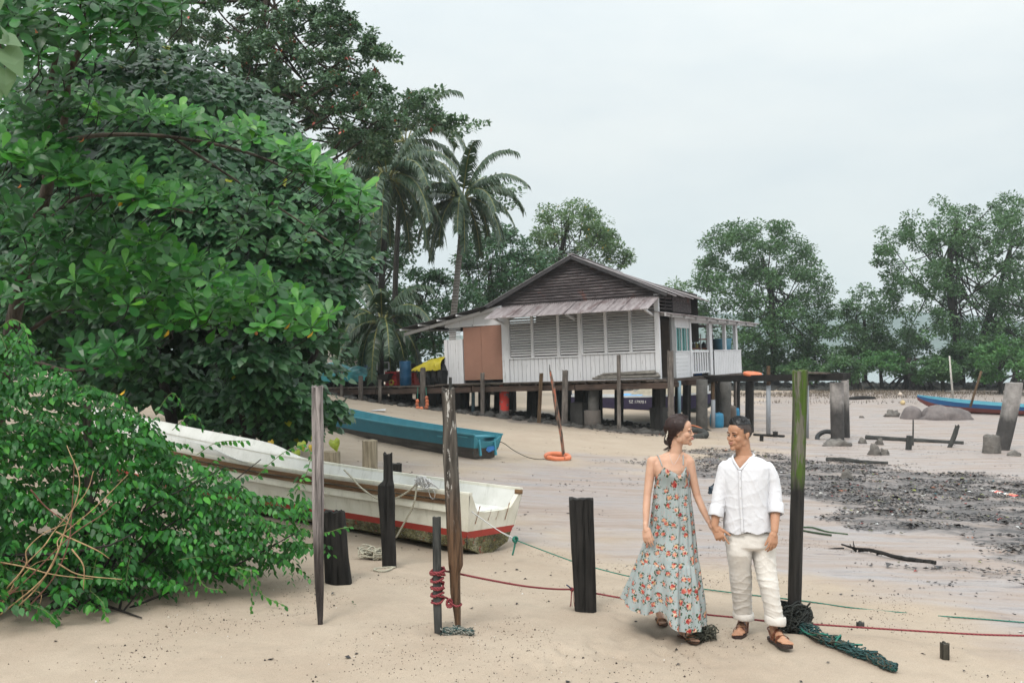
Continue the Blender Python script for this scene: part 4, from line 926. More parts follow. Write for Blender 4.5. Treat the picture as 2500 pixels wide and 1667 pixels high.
# --- lower wall of vertical boards, base rail, corner posts
fw = grp('front_wall')
zl0 = .5 * (hf(1250, 874)[1] + hf(1600, 853)[1])      # sill of the louvres
nb = 34
for i in range(nb):
    x0 = XP + (0 - XP) * i / nb; x1 = XP + (0 - XP) * (i + 1) / nb; sl = .10 * (1 - i / nb)
    hb('plank', x0 + .006, x1 - .006, .0 + .004 * (i % 2), .03, -.10, zl0 - .03 - (.06 if i < 16 else 0), M_w, fw)
hb('sill', XP, hf(1413, 850)[0], -.04, .05, zl0 - .10, zl0 - .04, M_w, fw); hb('sill', hf(1420, 850)[0], 0, -.04, .05, zl0 - .04, zl0 + .02, M_w, fw)
for (a, b, nm, zt_) in ((1086, 1094, 'corner_post', 2.0), (1124, 1131, 'post', 2.0), (1227, 1243, 'post', zgb), (1413, 1421, 'post', zgb), (1601, 1612, 'corner_post', zgb + .1)):
    hb(nm, hf(a, 850)[0], hf(b, 850)[0], -.05, .07, -.12, min(zt_, 1.65 if a < 1130 else zt_), M_w, fw)
hb('head_rail', XP, 0, -.03, .05, zgb - .16, zgb - .04, M_w, fw)
# left bay: boards, little louvre window, big brown doors
for i in range(5):
    x0 = hf(1094, 850)[0]; x1 = hf(1124, 850)[0]; u0 = x0 + (x1 - x0) * i / 5; hb('plank', u0 + .004, u0 + (x1 - x0) / 5 - .004, 0, .03, -.1, hf(1110, 829)[1], M_w, fw)
w0 = grp('side_window')
za, zb_ = hf(1110, 828)[1], hf(1110, 801)[1]
for k in range(5): MB().box(((hf(1096, 815)[0] + hf(1123, 815)[0]) / 2, .02, za + (zb_ - za) * (k + .5) / 5), (hf(1123, 815)[0] - hf(1096, 815)[0], .09, .012), Matrix.Rotation(.5, 3, 'X')).build('louvre_slat', M_ws, w0, False, False)
hb('frame', hf(1094, 815)[0], hf(1124, 815)[0], -.01, .05, zb_, zb_ + .07, M_w, w0)
dz0, dz1 = hf(1180, 927)[1], hf(1180, 797)[1]
xm = hf(1176, 850)[0]
hb('door', XD0 + .01, xm - .006, -.02, .03, dz0, dz1, M_door); hb('door', xm + .006, XD1 - .02, -.025, .03, dz0, dz1 + .02, M_door)
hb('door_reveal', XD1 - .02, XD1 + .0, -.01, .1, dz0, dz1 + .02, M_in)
# fascia above the doors up to the lean-to roof
xl0 = XL - .05
def leanz(x): return hf(1186, 757)[1] + (hf(985, 808)[1] - hf(1186, 757)[1]) * (x - xle) / (hf(985, 808)[0] - xle)
V = []; ztop = [leanz(xl0) - .10, leanz(xle) - .10]
mesh('fascia_board', [(xl0, 0, dz1 + .03), (XP, 0, dz1 + .05), (XP, 0, min(leanz(xle) + .0, zgb + .1)), (xle, 0, leanz(xle) - .08), (xl0, 0, leanz(xl0) - .10),
                      (xl0, .04, dz1 + .03), (XP, .04, dz1 + .05), (XP, .04, min(leanz(xle) + .0, zgb + .1)), (xle, .04, leanz(xle) - .08), (xl0, .04, leanz(xl0) - .10)],
     [(0, 1, 2, 3, 4), (9, 8, 7, 6, 5), (0, 5, 6, 1), (1, 6, 7, 2), (2, 7, 8, 3), (3, 8, 9, 4), (4, 9, 5, 0)], M_w, house)
MB().beam((xl0 - 1.9, -.12, leanz(xl0 - 1.9) - .17), (XP - .2, -.12, leanz(XP) - .08), .05, .12).build('rafter', M_w, house, False, False)
hb('lintel', XD0 - .1, XP, -.035, -.003, dz1 + .03, dz1 + .09, M_w, house)
# --- louvre panels
pan = [(1244, 1297, 0), (1302, 1360.5, 0), (1366, 1413, 0), (1422, 1476, 1), (1482, 1537, 1), (1542, 1601, 1)]
slat_me = {}
for (a, b, hi) in pan:
    x0, x1 = hf(a, 820)[0], hf(b, 820)[0]; e = grp('louvre_panel'); zb0 = zl0 - .04 + (.06 if hi else 0); zt0 = zgb - .15; ns = 18
    for k in range(ns):
        z = zb0 + .03 + (zt0 - zb0 - .03) * (k + .5) / ns
        o = MB().box((0, 0, 0), (x1 - x0 - .0, .088, .012), Matrix.Rotation(math.radians(50 + random.uniform(-4, 4)), 3, 'X')).build('louvre_slat', M_ws, e, False, False)
        o.location = ((x0 + x1) / 2, .02, z); o.rotation_euler = (0, random.uniform(-.006, .006), 0)
    for xx in (x0 - .02, x1 + .02): hb('stile', xx - .028, xx + .028, -.035, .045, zb0 - .02, zt0 + .05, M_w, e)
# --- gable boards
gb = grp('gable'); nrow = 15
for k in range(nrow):
    z0 = zgb + (zap - .06 - zgb) * k / nrow; z1 = zgb + (zap - .06 - zgb) * (k + 1) / nrow + .012
    def xr(z, s): return xa + s * (zap - .05 - z) / SL
    l0, r0, l1, r1 = max(xr(z0, -1), xle), min(xr(z0, 1), .05), max(xr(z1, -1), xle), min(xr(z1, 1), .05)
    if k == nrow - 1: l1 = r1 = xa; l1 -= .02; r1 += .02
    cuts = [0, 1] if k > 10 else [0, .55 + .1 * math.sin(k * 2.1), 1]
    for c in range(len(cuts) - 1):
        u0, u1 = cuts[c] + (.002 if c else 0), cuts[c + 1]
        a0, b0, a1, b1 = l0 + (r0 - l0) * u0, l0 + (r0 - l0) * u1, l1 + (r1 - l1) * u0, l1 + (r1 - l1) * u1; j = random.uniform(-.008, .008)
        mesh('board', [(a0, -.085 + j, z0 + j), (b0, -.085 + j, z0 - j), (b1, -.012, z1), (a1, -.012, z1), (a0, .01, z0), (b0, .01, z0), (b1, .01, z1), (a1, .01, z1)],
             [(0, 1, 2, 3), (4, 7, 6, 5), (0, 4, 5, 1), (1, 5, 6, 2), (2, 6, 7, 3), (3, 7, 4, 0)], M_gb, gb)
# --- corrugated sheets
def corr(name, o_, u, v, nu, mat, parent, amp=.018, wl=.09, thick=.006):
    """sheet spanning o_ + u (across the waves) and v (down the waves)"""
    o_, u, v = Vector(o_), Vector(u), Vector(v); n = u.cross(v).normalized(); n = n if n.z > 0 else -n; m = max(8, int(u.length / wl * 4)); V = []; Fs = []
    for s_ in (0, -thick):
        for j in range(3):
            for i in range(m + 1):
                q = o_ + u * (i / m) + v * (j / 2) + n * (amp * math.sin(2 * math.pi * i / 4) + s_ + random.uniform(-.003, .003)); V.append(q)
    w = m + 1; b = 3 * w
    for j in range(2):
        for i in range(m): a = j * w + i; Fs.append((a, a + 1, a + w + 1, a + w)); Fs.append((b + a, b + a + w, b + a + w + 1, b + a + 1))
    for i in range(m): Fs.append((i, b + i, b + i + 1, i + 1)); c = 2 * w + i; Fs.append((c, c + 1, b + c + 1, b + c))
    return mesh(name, V, Fs, mat, parent)
rf = grp('main_roof'); YF, YB = -.32, 4.15; nsh = 5
for s_, xe in ((-1, xle - .12), (1, xre)):
    ze = zap - SL * abs(xe - xa)
    for k in range(nsh):
        y0 = YF + (YB - YF) * k / nsh; L = (YB - YF) / nsh + .06; j = random.uniform(-.012, .012)
        sag = .095 * (y0 - YF); corr('roof_sheet', (xa, y0, zap + .05 + j - sag), (0, L, -.095 * L), (xe - xa, 0, ze - zap + sag * .8), 8, M_roof, rf)
MB().beam((xa, YF, zap + .085), (xa, YB, zap + .085 - .095 * (YB - YF)), .22, .03).build('ridge_cap', M_roof, rf, False, False)
for s_, xe in ((-1, xle - .1), (1, xre)):
    ze = zap - SL * abs(xe - xa); MB().beam((xa, YF + .03, zap - .03), (xe, YF + .03, ze - .03), .04, .13, (0, 0, 1)).build('barge_board', M_dkroof, rf, False, False)
mesh('rear_gable', [(xle, YB - .1, 1.2), (.05, YB - .1, 1.2), (.05, YB - .1, rake(.05)), (xa, YB - .1, zap - .4), (xle, YB - .1, rake(xle))], [(0, 1, 2, 3, 4)], M_in, house)
# --- awning
aw = grp('awning'); ax0, ax1 = hf(1222, 750)[0] - .05, .12; na = 12; dropA = .50
for k in range(na):
    x0 = ax0 + (ax1 - ax0) * k / na; x1 = ax0 + (ax1 - ax0) * (k + 1) / na + .05; j = .006 * (k % 2)
    corr('awning_sheet', (x0, -.03, zgb + .03 + j), (x1 - x0, 0, random.uniform(-.01, .01)), (random.uniform(-.02, .02), -1.15 + random.uniform(-.05, .03), -dropA), 8, M_zinc, aw, .016, .08)
for px in (1225, 1404, 1601):
    x = hf(px, 800)[0] + (.1 if px == 1225 else -.1 if px == 1601 else 0); MB().beam((x, -.05, zgb - .62), (x, -.9, zgb - .40), .06, .07).build('bracket', M_w, aw, False, False); MB().beam((x, .0, zgb - .04), (x, -1.05, zgb - .46), .05, .06).build('arm', M_w, aw, False, False)
hb('awning_rail', ax0 + .1, ax1 - .1, -1.0, -.95, zgb - dropA + .02, zgb - dropA + .06, M_w, aw)
# --- left lean-to roof, dark ragged sheets
ll = grp('lean_to_roof'); xlo = hf(985, 808)[0]
for k in range(5):
    for j in range(3):
        u0, u1 = j / 3, (j + 1) / 3 + .05; x0 = xle + .25 + (xlo - xle - .25) * u0; x1 = xle + .25 + (xlo - xle - .25) * min(u1, 1 + .0)
        corr('roof_sheet', (x0, -.55 + .95 * k + random.uniform(-.04, .04), leanz(x0) + .05 + .012 * (2 - j)), (0, 1.0, 0), (x1 - x0, 0, leanz(x1) - leanz(x0) - .02), 8, M_dkroof, ll)
for k in range(4): hb('purlin_end', xle - .9 * k - 1.0, xle - .9 * k - .94, -.62, 3.4, leanz(xle - .9 * k - 1.0) - .05, leanz(xle - .9 * k - 1.0) + .015, M_w, ll)
# --- carcass: side, back, floor (inner faces coloured dark to read as shade)
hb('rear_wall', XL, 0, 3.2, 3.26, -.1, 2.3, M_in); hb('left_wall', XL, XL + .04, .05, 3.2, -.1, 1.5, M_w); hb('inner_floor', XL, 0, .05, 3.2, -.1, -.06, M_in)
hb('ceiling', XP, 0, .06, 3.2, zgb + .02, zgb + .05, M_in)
# --- right side (x = 0): clerestory, door, window, porch
sdw = grp('side_wall')
yA, _ = hs(1605, 740); y1_, _ = hs(1640, 740); y2_, _ = hs(1683, 740)
ye = hs(1640, 800)[0]; ztop_s = hs(1600, 764)[1]
hb('corner_board', -.04, .02, .0, .06, zgb - .1, rake(0) - .02, M_gb, sdw)
for k in range(5): z = ztop_s + .12 + (rake(0) - .1 - ztop_s - .12) * (k + .5) / 5; MB().box((0, (y1_) / 2, z), (.02, y1_ - .1, .05), Matrix.Rotation(.6, 3, 'Y')).build('vent_slat', M_gb, sdw, False, False)
hb('vent_mullion', -.02, .03, y1_ / 2 - .02, y1_ / 2 + .02, ztop_s + .1, rake(0) - .1, M_gb, sdw)
for k in range(4): z0 = ztop_s + .08; dz = (rake(0) - .05 - z0) / 4; hb('board', -.02 + .006 * k, .025, y1_ + .02, y2_ + .1, z0 + dz * k + .006, z0 + dz * (k + 1), M_gb, sdw)
ysd = [hs(p, 850)[0] for p in (1614, 1640, 1648, 1681, 1684, 1687, 1728, 1733, 1738, 1769, 1796, 1804)]
print('SIDE y', [round(q, 2) for q in ysd], 'ztop', ztop_s)
zh = ztop_s - .08
hb('door_jamb', -.05, .03, ysd[1] - .02, ysd[2] - .03, -.1, zh, wpaint('grey_jamb', (.30, .30, .30)), sdw); hb('door_leaf', -.85, -.05, ysd[1] - .1, ysd[1] - .06, -.05, zh - .1, plain('door_dark', (.06, .045, .035), .7), sdw)
zw1, zw0 = hs(1665, 800)[1], hs(1665, 857)[1]
nbd = 7
for k in range(nbd): hb('weatherboard', -.02 + .0 * k, .028 - .003 * (k % 2), ysd[2] - .02, ysd[3] + .06, -.12 + (zw0 + .12) * k / nbd + .005, -.12 + (zw0 + .12) * (k + 1) / nbd, M_w, sdw)
hb('lintel_panel', -.02, .03, ysd[2] - .02, ysd[3] + .06, zw1 + .03, zh, M_w, sdw)
win = grp('side_casement'); M_gl = NT('green_glass'); M_gl.col((.03, .16, .15)); M_gl.rough(.15); M_gl = M_gl.m; M_gf = plain('green_frame', (.12, .26, .24), .6)
for k in range(5):
    u0 = ysd[2] + .04 + (ysd[3] - ysd[2]) * k / 5; u1 = u0 + (ysd[3] - ysd[2]) / 5; hb('mullion', .0, .045, u0 - .02, u0 + .02, zw0, zw1, M_gf if k % 2 else M_w, win); hb('pane', .01, .018, u0 + .02, u1 - .02, zw0 + .02, zw1 - .02, M_gl, win)
hb('frame', -.01, .05, ysd[2], ysd[3] + .05, zw0 - .04, zw0 + .01, M_w, win); hb('frame', -.01, .05, ysd[2], ysd[3] + .05, zw1 - .01, zw1 + .04, M_w, win)
po = grp('porch')
for i, (k, w) in enumerate(((4, .10), (7, .20), (9, .10), (10, .16))): hb('porch_post', -.06, .06, ysd[k] - w * .8, ysd[k] + w * .8, -.1, zh - .03 * i, M_w, po)
zr = hs(1705, 858)[1]
hb('handrail', -.04, .04, ysd[5], ysd[6], zr - .03, zr + .05, M_w, po); hb('bottom_rail', -.03, .03, ysd[5], ysd[6], .0, .07, M_w, po)
for k in range(7): y = ysd[5] + (ysd[6] - ysd[5]) * (k + .5) / 7; hb('baluster', -.02, .02, y - .07, y + .07, .06, zr - .02, M_w, po)
zf1, zf0 = hs(1770, 856)[1], hs(1770, 922)[1]
for k in range(16): y = ysd[8] + (ysd[11] - ysd[8]) * k / 16; hb('fence_board', .065, .09, y + .01, y + (ysd[11] - ysd[8]) / 16 - .012, zf0 - .02 * (k % 3 == 1), zf1, M_w, po)
hb('fence_cap', .03, .11, ysd[8], ysd[11], zf1 + .001, zf1 + .035, M_w, po)
# end return of the porch and lean-to over it
for k in range(12): hb('fence_board', .09 - .22 * (k + 1), .09 - .22 * k - .02, ysd[11] + .0, ysd[11] + .025, zf0, zf1, M_w, po)
for x in (-1.2, -2.6): hb('porch_post', x - .06, x + .06, ysd[11] - .1, ysd[11], -.1, zh, M_w, po)
lt = grp('porch_roof'); yend = hs(1826, 790)[0]; zend = hs(1826, 790)[1]
nS = 9
for k in range(nS):
    y0 = -.1 + (yend + .1) * k / nS; y1v = -.1 + (yend + .1) * (k + 1) / nS + .05; z0 = ztop_s + (zend - ztop_s) * (k / nS); corr('roof_sheet', (-1.6, y0, z0 + .32 + .01 * (k % 2)), (0, y1v - y0, (zend - ztop_s) / nS), (2.1, 0, -.36), 8, M_zinc, lt)
MB().beam((.30, -.1, ztop_s - .05), (.30, yend, zend - .08), .03, .13).build('fascia', M_w, lt, False, False)
for k in range(9): y = .4 + (yend - .6) * k / 8; MB().beam((-1.5, y, ztop_s + (zend - ztop_s) * y / yend + .20), (.42, y, ztop_s + (zend - ztop_s) * y / yend - .10), .06, .10).build('rafter', M_w, lt, False, False)
hb('porch_plate', -.06, .06, ysd[4], yend - .2, zh - .20, zh - .06, M_w, po)
hb('porch_back_wall', -4.2, -1.7, 3.3, 3.34, -.1, 1.9, M_w); hb('rear_block_wall', -4.3, -4.2, 3.3, 10, -.1, 1.9, M_w)
corr('rear_roof', (-4.8, 3.2, 2.15), (0, 7.2, -.1), (3.6, 0, -.1), 8, M_roof, house)
# --- deck
dk = grp('deck'); xd0 = -17.2; yd0 = -.75; npk = 118
for i in range(npk):
    x0 = xd0 + (.5 - xd0) * i / npk; w = (.5 - xd0) / npk; fr = random.uniform(-.06, .04)
    hb('deck_plank', x0 + .006, x0 + w - .008, yd0 + fr, 4.6 if x0 < XL - .05 else .0, -.17 + random.uniform(-.006, .006), -.125, M_plank, dk)
for (y, z, h) in ((yd0 + .03, -.31, .22), (yd0 + .9, -.31, .2), (2.2, -.31, .2), (4.4, -.31, .2)):
    for s0, s1 in ((xd0, -12), (-11.96, -7.4), (-7.35, -3), (-2.96, .6)): hb('bearer', s0, s1, y - .06, y + .06, z - h / 2 + random.uniform(-.02, .02), z + h / 2 - .012, M_beam, dk)
hb('edge_plank', -9.0, -.2, yd0 - .10, yd0 + .12, -.115, -.08, M_plank, dk); hb('edge_plank', -6.2, .45, yd0 + .15, yd0 + .32, -.12, -.085, M_plank, dk)
for i in range(26): x = xd0 + .4 + i * .68; hb('joist', x - .045, x + .045, yd0 - .04, 4.4, -.225, -.175, M_beam, dk)
hb('porch_floor', -4.3, .12, 0.06, 10.6, -.16, -.115, M_plank, dk); hb('side_bearer', .0, .12, -.6, 10.6, -.36, -.17, M_beam, dk); hb('side_bearer', -3, -2.88, -.6, 10.6, -.36, -.17, M_beam, dk)
# --- piles
pl = grp('substructure')
def pile(x, y, w, mat, shape='sq', top=-.2, zb=None, name='pile', d=None, parent=pl):
    c = hw(x, y, 0); gb_ = g(c.x, c.y) - .25; h = HMi @ Vector((c.x, c.y, gb_)); lean = random.uniform(-.03, .03)
    if shape == 'sq': o = MB().beam((x, y, top), (h.x + lean, h.y, h.z), w, d or w, (0, 1, 0), .012).build(name, mat, parent, False, False)
    else: o = MB().tube([(x, y, top), (x + (h.x - x) * .33, y, top + (h.z - top) * .33), (x + (h.x - x) * .66, y, top + (h.z - top) * .66), (h.x, h.y, h.z)], [w / 2, w / 2 * .99, w / 2 * 1.01, w / 2 * 1.02], 18).build(name, mat, parent, True, False)
    return o
rs = random.Random(5); i = 0
for y in (.1, 1.3, 2.6, 4.2):
    x = -16.6 + rs.uniform(0, .4)
    while x < .1:
        w = rs.choice([.16, .2, .26, .32]) * (1.0 if y < 2 else .8); wp = hw(x, y, -1.5); ppx = wp.x / wp.y * F + CX
        if any(a_ < ppx < b_ for a_, b_ in ((1252, 1292), (1330, 1366), (1392, 1402), (1474, 1504), (1519, 1600))): x += .3; continue
        if not (y < .6 and (-11.2 < x < -10.5 or -7.1 < x < -6.2 or -3.7 < x < -2.7)): pile(x, y + rs.uniform(-.2, .2), w, M_pile)
        x += rs.uniform(.62, 1.25)
for y in (5.8, 7.4, 9.2, 10.4):
    for x in (-1.1, .03): pile(x + rs.uniform(-.15, .15), y, rs.choice([.15, .2, .26]), M_pile)
t = NT('red_marked_concrete'); a = t.noise(t.coord('Object'), 3.2, 5, .6); sp = t.n('ShaderNodeSeparateXYZ'); t.l(t.coord('Object'), sp.inputs[0]); q = t.mix(t.math('MULTIPLY', t.ramp(a, [(.44, 0.0), (.50, 1.0)]), t.ramp(sp.outputs[2], [(.0, 0.0), (.06, 1.0)])), (.20, .17, .16), (.55, .05, .035))
t.col(q); t.rough(.8); M_rc = t.m; M_pc = conc('pile_concrete', (.05, .048, .045), .1, .7)
xq = hf(1232, 960, -.35)[0]; c = hw(xq, -.35, 0); zz = zpx(978, c.y)
t = NT('red_pile_b'); a = t.noise(t.coord('Object'), 4.5, 4, .6); sp = t.n('ShaderNodeSeparateXYZ'); t.l(t.coord('Object'), sp.inputs[0]); m_ = t.math('MULTIPLY', t.ramp(a, [(.42, 0.0), (.47, 1.0)]), t.math('GREATER_THAN', sp.outputs[2], -1.15)); t.col(t.mix(m_, (.17, .15, .145), (.60, .055, .04))); t.rough(.8)
pile(xq, -.35, .37, t.m, 'r', name='painted_concrete_pile')
for (px, w, y, m_) in ((1450, .40, -.35, M_pc), (1715, .42, 2.2, M_pc)):
    x = hf(px, 960, y)[0]; pile(x, y, w, m_, 'r', name='concrete_pile')
x = hf(1451, 1020, -.35)[0]; cc = hw(x, -.35, 0); gzv = g(cc.x, cc.y); hh = HMi @ Vector((cc.x, cc.y, gzv)); MB().lathe((hh.x, hh.y, hh.z - .1), [(.30, 0), (.31, .3), (.305, .31), (.30, .72), (.2, .73)], 20).build('pile_casing', plain('casing', (.10, .085, .075), .85, .3, 3, .4), pl, True, False)
for (px, y, w) in ((1419, -.1, .5), (1614, .6, .48)):
    x = hf(px, 1010, y)[0]; cc = hw(x, y, 0); hh = HMi @ Vector((cc.x, cc.y, g(cc.x, cc.y))); MB().box((hh.x, y, hh.z + .38), (w, .5, .95), None, .03).build('footing_block', plain('dark_footing', (.045, .043, .04), .9, .4, 4, .4), pl, False, False)
M_pvc = plain('pvc_grey', (.26, .28, .31), .5, .1); M_pvb = plain('pvc_blue', (.12, .20, .25), .5, .15)
for (px, y, w, m_) in ((1156, .2, .14, M_pvb), (1660, .9, .12, M_pvb), (1752, 6, .16, M_pvc), (1783, 7.5, .14, M_grey), (1797, 8.5, .14, M_grey), (1772, 5.0, .42, M_pc)):
    x = hf(px, 960, y)[0]; pile(x, y, w, m_, 'r', name='pipe_pile')
# ---- black beam frame running right to the concrete piles (its own thing)
e = empty('beam_frame', 'long black timber beam on thin legs running right from the house to concrete piles', 'jetty frame', P(1900, 925, 36))
bx0, bx1 = P(1690, 925, 39.3), P(2064, 920, 32.9)
MB().beam(bx0, bx1, .20, .22, jit=.01).build('beam', M_black, e); MB().beam(P(2040, 917, 33.3), P(2066, 917, 33.4), .5, .20).build('end_beam', M_black, e)
MB().beam(P(2018, 911, 33.4), P(1960, 909, 34.6), .35, .05).build('top_plank', M_plank, e)
for (px, w, m_, t0) in ((1835, .15, M_black, 925), (1876, .16, M_pvc, 925), (1970, .13, M_pvc, 925), (1741, .16, M_pvc, 925)):
    Yb = 39.3 + (32.9 - 39.3) * (px - 1690) / 374; p0 = P(px, t0, Yb - .12); gz_ = g(p0.x, p0.y)
    if m_ is M_pvc:
        zt_ = P(px, 940 if px != 1741 else 975, Yb).z; MB().tube([(p0.x, p0.y, gz_ - .2), (p0.x, p0.y, zt_)], w / 2, 14).build('pipe_leg', m_, e, True); MB().tube([(p0.x, p0.y, zt_), (p0.x, p0.y, P(px, 893 if px == 1876 else 918, Yb).z)], w / 2 * .85, 10).build('timber_leg', M_brown, e)
    else: MB().tube([(p0.x, p0.y, gz_ - .2), (p0.x, p0.y, p0.z)], w / 2 * 1.1, 8, wob=.05).build('timber_leg', m_, e)
e = tag(MB().torus(P(1837, 913, 36.75), .28, .07, (0.05, -.1, 1), 36, 12).build('ring_buoy', M_orange, None, True), 'orange ring buoy lying on the black beam beside the porch', 'life buoy')
e = tag(MB().torus(P(1686, 1062, 33.6) + Vector((0, 0, .05)), .5, .12, (0, -.15, 1), 30, 10).build('old_tyre', M_dkgrey, None, True), 'flattened mud-caked tyre at the foot of the big grey pile behind the woman', 'tyre')
e = tag(MB().torus(P(1690, 1052, 33.9) + Vector((0, 0, .05)), .4, .025, (0.1, -.3, 1), 30, 6).build('orange_hose', plain('hose_orange', (.5, .15, .06), .6), None, True), 'loop of orange hose on the mud behind the woman', 'hose')
# ---- fender posts along the deck edge
DP = 'rough grey posts standing along the front of the deck'
for (l, r, t_, b_, lean, lb, mt) in ((831, 838, 895, 985, 0, 'thin grey post by the turquoise tarpaulin, leftmost at the deck edge', M_grey), (875, 886, 917, 984, 0, 'short grey post below the right end of the turquoise tarpaulin', M_grey), (924, 932, 927, 988, 0, 'low grey post under the wheelbarrow at the deck edge', M_grey), (1026, 1039, 897, 996, 0, 'thick grey post with orange floats strung round its foot', M_grey),
                                 (1096, 1103, 921, 1005, 0, 'short dark post top just left of the brown doors', M_dkgrey), (1173, 1183, 909, 1017, 0, 'grey post in front of the brown doors', M_grey), (1311, 1320, 911, 1029, 6, 'leaning reddish post right of the red-painted pile', M_brown), (1371, 1385, 903, 1037, 2, 'wide grey plank post with a split top beside the leaning pole', M_grey),
                                 (1507, 1516, 866, 1049, -1, 'tall grey post under the middle louvres with a rope band', M_grey), (1632, 1647, 856, 1062, -3, 'tallest deck post in front of the open side door', M_grey)):
    xm_ = (l + r) / 2; q = _ray(xm_, (t_ + b_) / 2, 1, -1.05); Yq = hw(q.x, q.y, q.z).y; zg = g((xm_ - CX) / F * Yq, Yq); bb = HY + (CZ - zg) * F / Yq
    post('deck_post', lb, [(l + lean, r + lean, t_), (l + lean * .5, r + lean * .5, (t_ + bb) / 2), (l, r, bb)], Yq, .14, mt, 'post', DP, sup=4, jag=.05, rough=.07, rings=14, n=16, seed=l)
# floats strung on the thick post
q = _ray(1032, 980, 1, -1.3); Yq = hw(q.x, q.y, q.z).y; e = empty('float_string', 'U of faded orange floats hanging round the thick deck post', 'fishing floats', P(1032, 985, Yq))
for i, (px, py) in enumerate(((1041.5, 971), (1042.5, 979), (1043, 987), (1041, 994), (1029, 997), (1020, 995), (1018, 987), (1019, 979))):
    MB().ell(P(px, py, Yq), (.085, .075, .075) if py > 992 else (.07, .07, .085), None, 12, 8).build('float', M_orange if i % 3 else plain('float_brown', (.45, .14, .07), .6), e, True)
MB().tube([P(1041, 970, Yq), P(1040, 945, Yq + .2)], .015, 5).build('cord', R_green, e); MB().tube([P(1019, 978, Yq), P(1020, 945, Yq + .2)], .015, 5).build('cord', R_green, e)
# ================================================================ THINGS ON THE DECK
def hpos(px, py, y, zoff=0): q = _ray(px, py, 1, y); return q
def tarp(name, label, cat, l, r, t_, b_, y, mat, under, seed, dep=1.0, shape=None):
    p0 = hpos(l, b_, y); p1 = hpos(r, t_, y); w = p1.x - p0.x; h = p1.z - p0.z; e = hthing(name, label, cat, (p0.x + p1.x) / 2, y, -.12); inv = M_of(e).inverted()
    V = []; Fs = []; n, m = 44, 26
    for j in range(m + 1):
        for i in range(n + 1):
            u = i / n; v = j / m; X = p0.x + w * u; a = (v - .5) * math.pi * 1.05; top = shape(u); Yl = y + dep * .5 * math.sin(a); Z = p0.z + (h * top) * max(0, math.cos(a)) ** .55
            nz_ = mnoise.noise(Vector((u * 9 + seed, v * 3, 0))) * .06 + mnoise.noise(Vector((u * 26 + seed, v * 5, 3))) * .035; V.append(HM @ Vector((X + nz_ * .4, Yl + nz_, Z + nz_ * 1.2)))
    for j in range(m):
        for i in range(n): a = j * (n + 1) + i; Fs.append((a, a + 1, a + n + 2, a + n + 1))
    mesh('sheet', V, Fs, mat, e, False, True)
    return e, p0, p1, w, h
M_tarp = plain('tarp_turquoise', (.04, .27, .30), .4, .3, 3); M_yel = plain('tarp_yellow', (.50, .42, .03), .45, .25, 3); M_blk = plain('black_netting', (.012, .012, .013), .9, .5, 14, .8)
e, p0, p1, w, h = tarp('tarpaulin_heap', 'turquoise tarpaulin thrown over a heap at the left end of the deck', 'tarpaulin', 798, 913, 880, 932, .9, M_tarp, None, 3, 1.3, lambda u: .72 + .28 * math.cos((u - .18) * 6) * (.6 + .4 * math.cos(u * 3)) if u < .5 else .62 + .12 * math.sin(u * 12) - .45 * max(0, u - .85) * 3)
def clump(e, name, x0, x1, y, z0, z1, mat, k=5, seed=0):
    mb = MB()
    for i in range(k):
        mb.ell(hw(x0 + (x1 - x0) * (i + .5) / k, y, z0 + (z1 - z0) * .4), ((x1 - x0) / k * .75, .45, (z1 - z0) * .62), HM.to_3x3(), 12, 8)
    o = mb.build(name, mat, e)
    for v_ in o.data.vertices: v_.co += Vector([mnoise.noise(v_.co * 5 + Vector((s_, 0, 0))) * .07 for s_ in (1, 9, 17)])
clump(e, 'covered_gear', p0.x + .1, p1.x - .1, .85, -.15, .30, M_blk, 6)
e, p0, p1, w, h = tarp('tarpaulin_heap', 'yellow tarpaulin over a black net heap against the white house wall', 'tarpaulin', 1022, 1092, 872, 905, .1, M_yel, None, 8, 1.0, lambda u: .25 + .75 * min(1, u * 1.6) ** .8)
clump(e, 'net_pile', p0.x + .25, p1.x + .05, .05, -.15, .75, M_blk, 4)
def drum(label, px, t_, y, c, r=.24, cat='drum'):
    q = hpos(px, t_, y); e = hthing('plastic_drum', label, cat, q.x, y, -.12); h = q.z + .12; m_ = plain('drum_%d' % px, c, .45, .15, 2)
    MB().lathe((0, 0, .0), [(r * .9, 0), (r, .04), (r, h * .3), (r * 1.03, h * .32), (r, h * .35), (r, h * .65), (r * 1.03, h * .67), (r, h * .7), (r, h - .04), (r * .92, h), (r * .9, h - .03), (.01, h - .03)], 24, cap=False).build('shell', m_, e, True, False)
    MB().lathe((r * .4, 0, h - .03), [(.05, 0), (.05, .03)], 12).build('bung', m_, e, True, False)
drum('tall dark blue plastic drum standing at the deck edge', 989, 881, .2, (.012, .09, .20)); drum('second blue drum half hidden behind the yellow tarpaulin', 1030, 884, 1.5, (.015, .10, .35), .2)
def crate(label, l, r, t_, b_, y, c, name='crate', cat='crate', z0=-.12, d=.5):
    a = hpos(l, b_, y); b = hpos(r, t_, y); W_, H_ = b.x - a.x, b.z - a.z; e = hthing(name, label, cat, (a.x + b.x) / 2, y, z0); m_ = plain('crate_%d' % l, c, .5, .2, 4); z_off = 0
    for s_ in (-1, 1):
        for k in range(4): hb2 = MB().box((0, s_ * d / 2, H_ * (k + .5) / 4), (W_, .025, H_ / 4 - .03)).build('slat', m_, e, False, False)
    for s_ in (-1, 1):
        MB().box((s_ * W_ / 2, 0, H_ / 2), (.03, d, H_)).build('end_panel', m_, e, False, False)
    MB().box((0, 0, .02), (W_, d, .03)).build('base', m_, e, False, False); return e
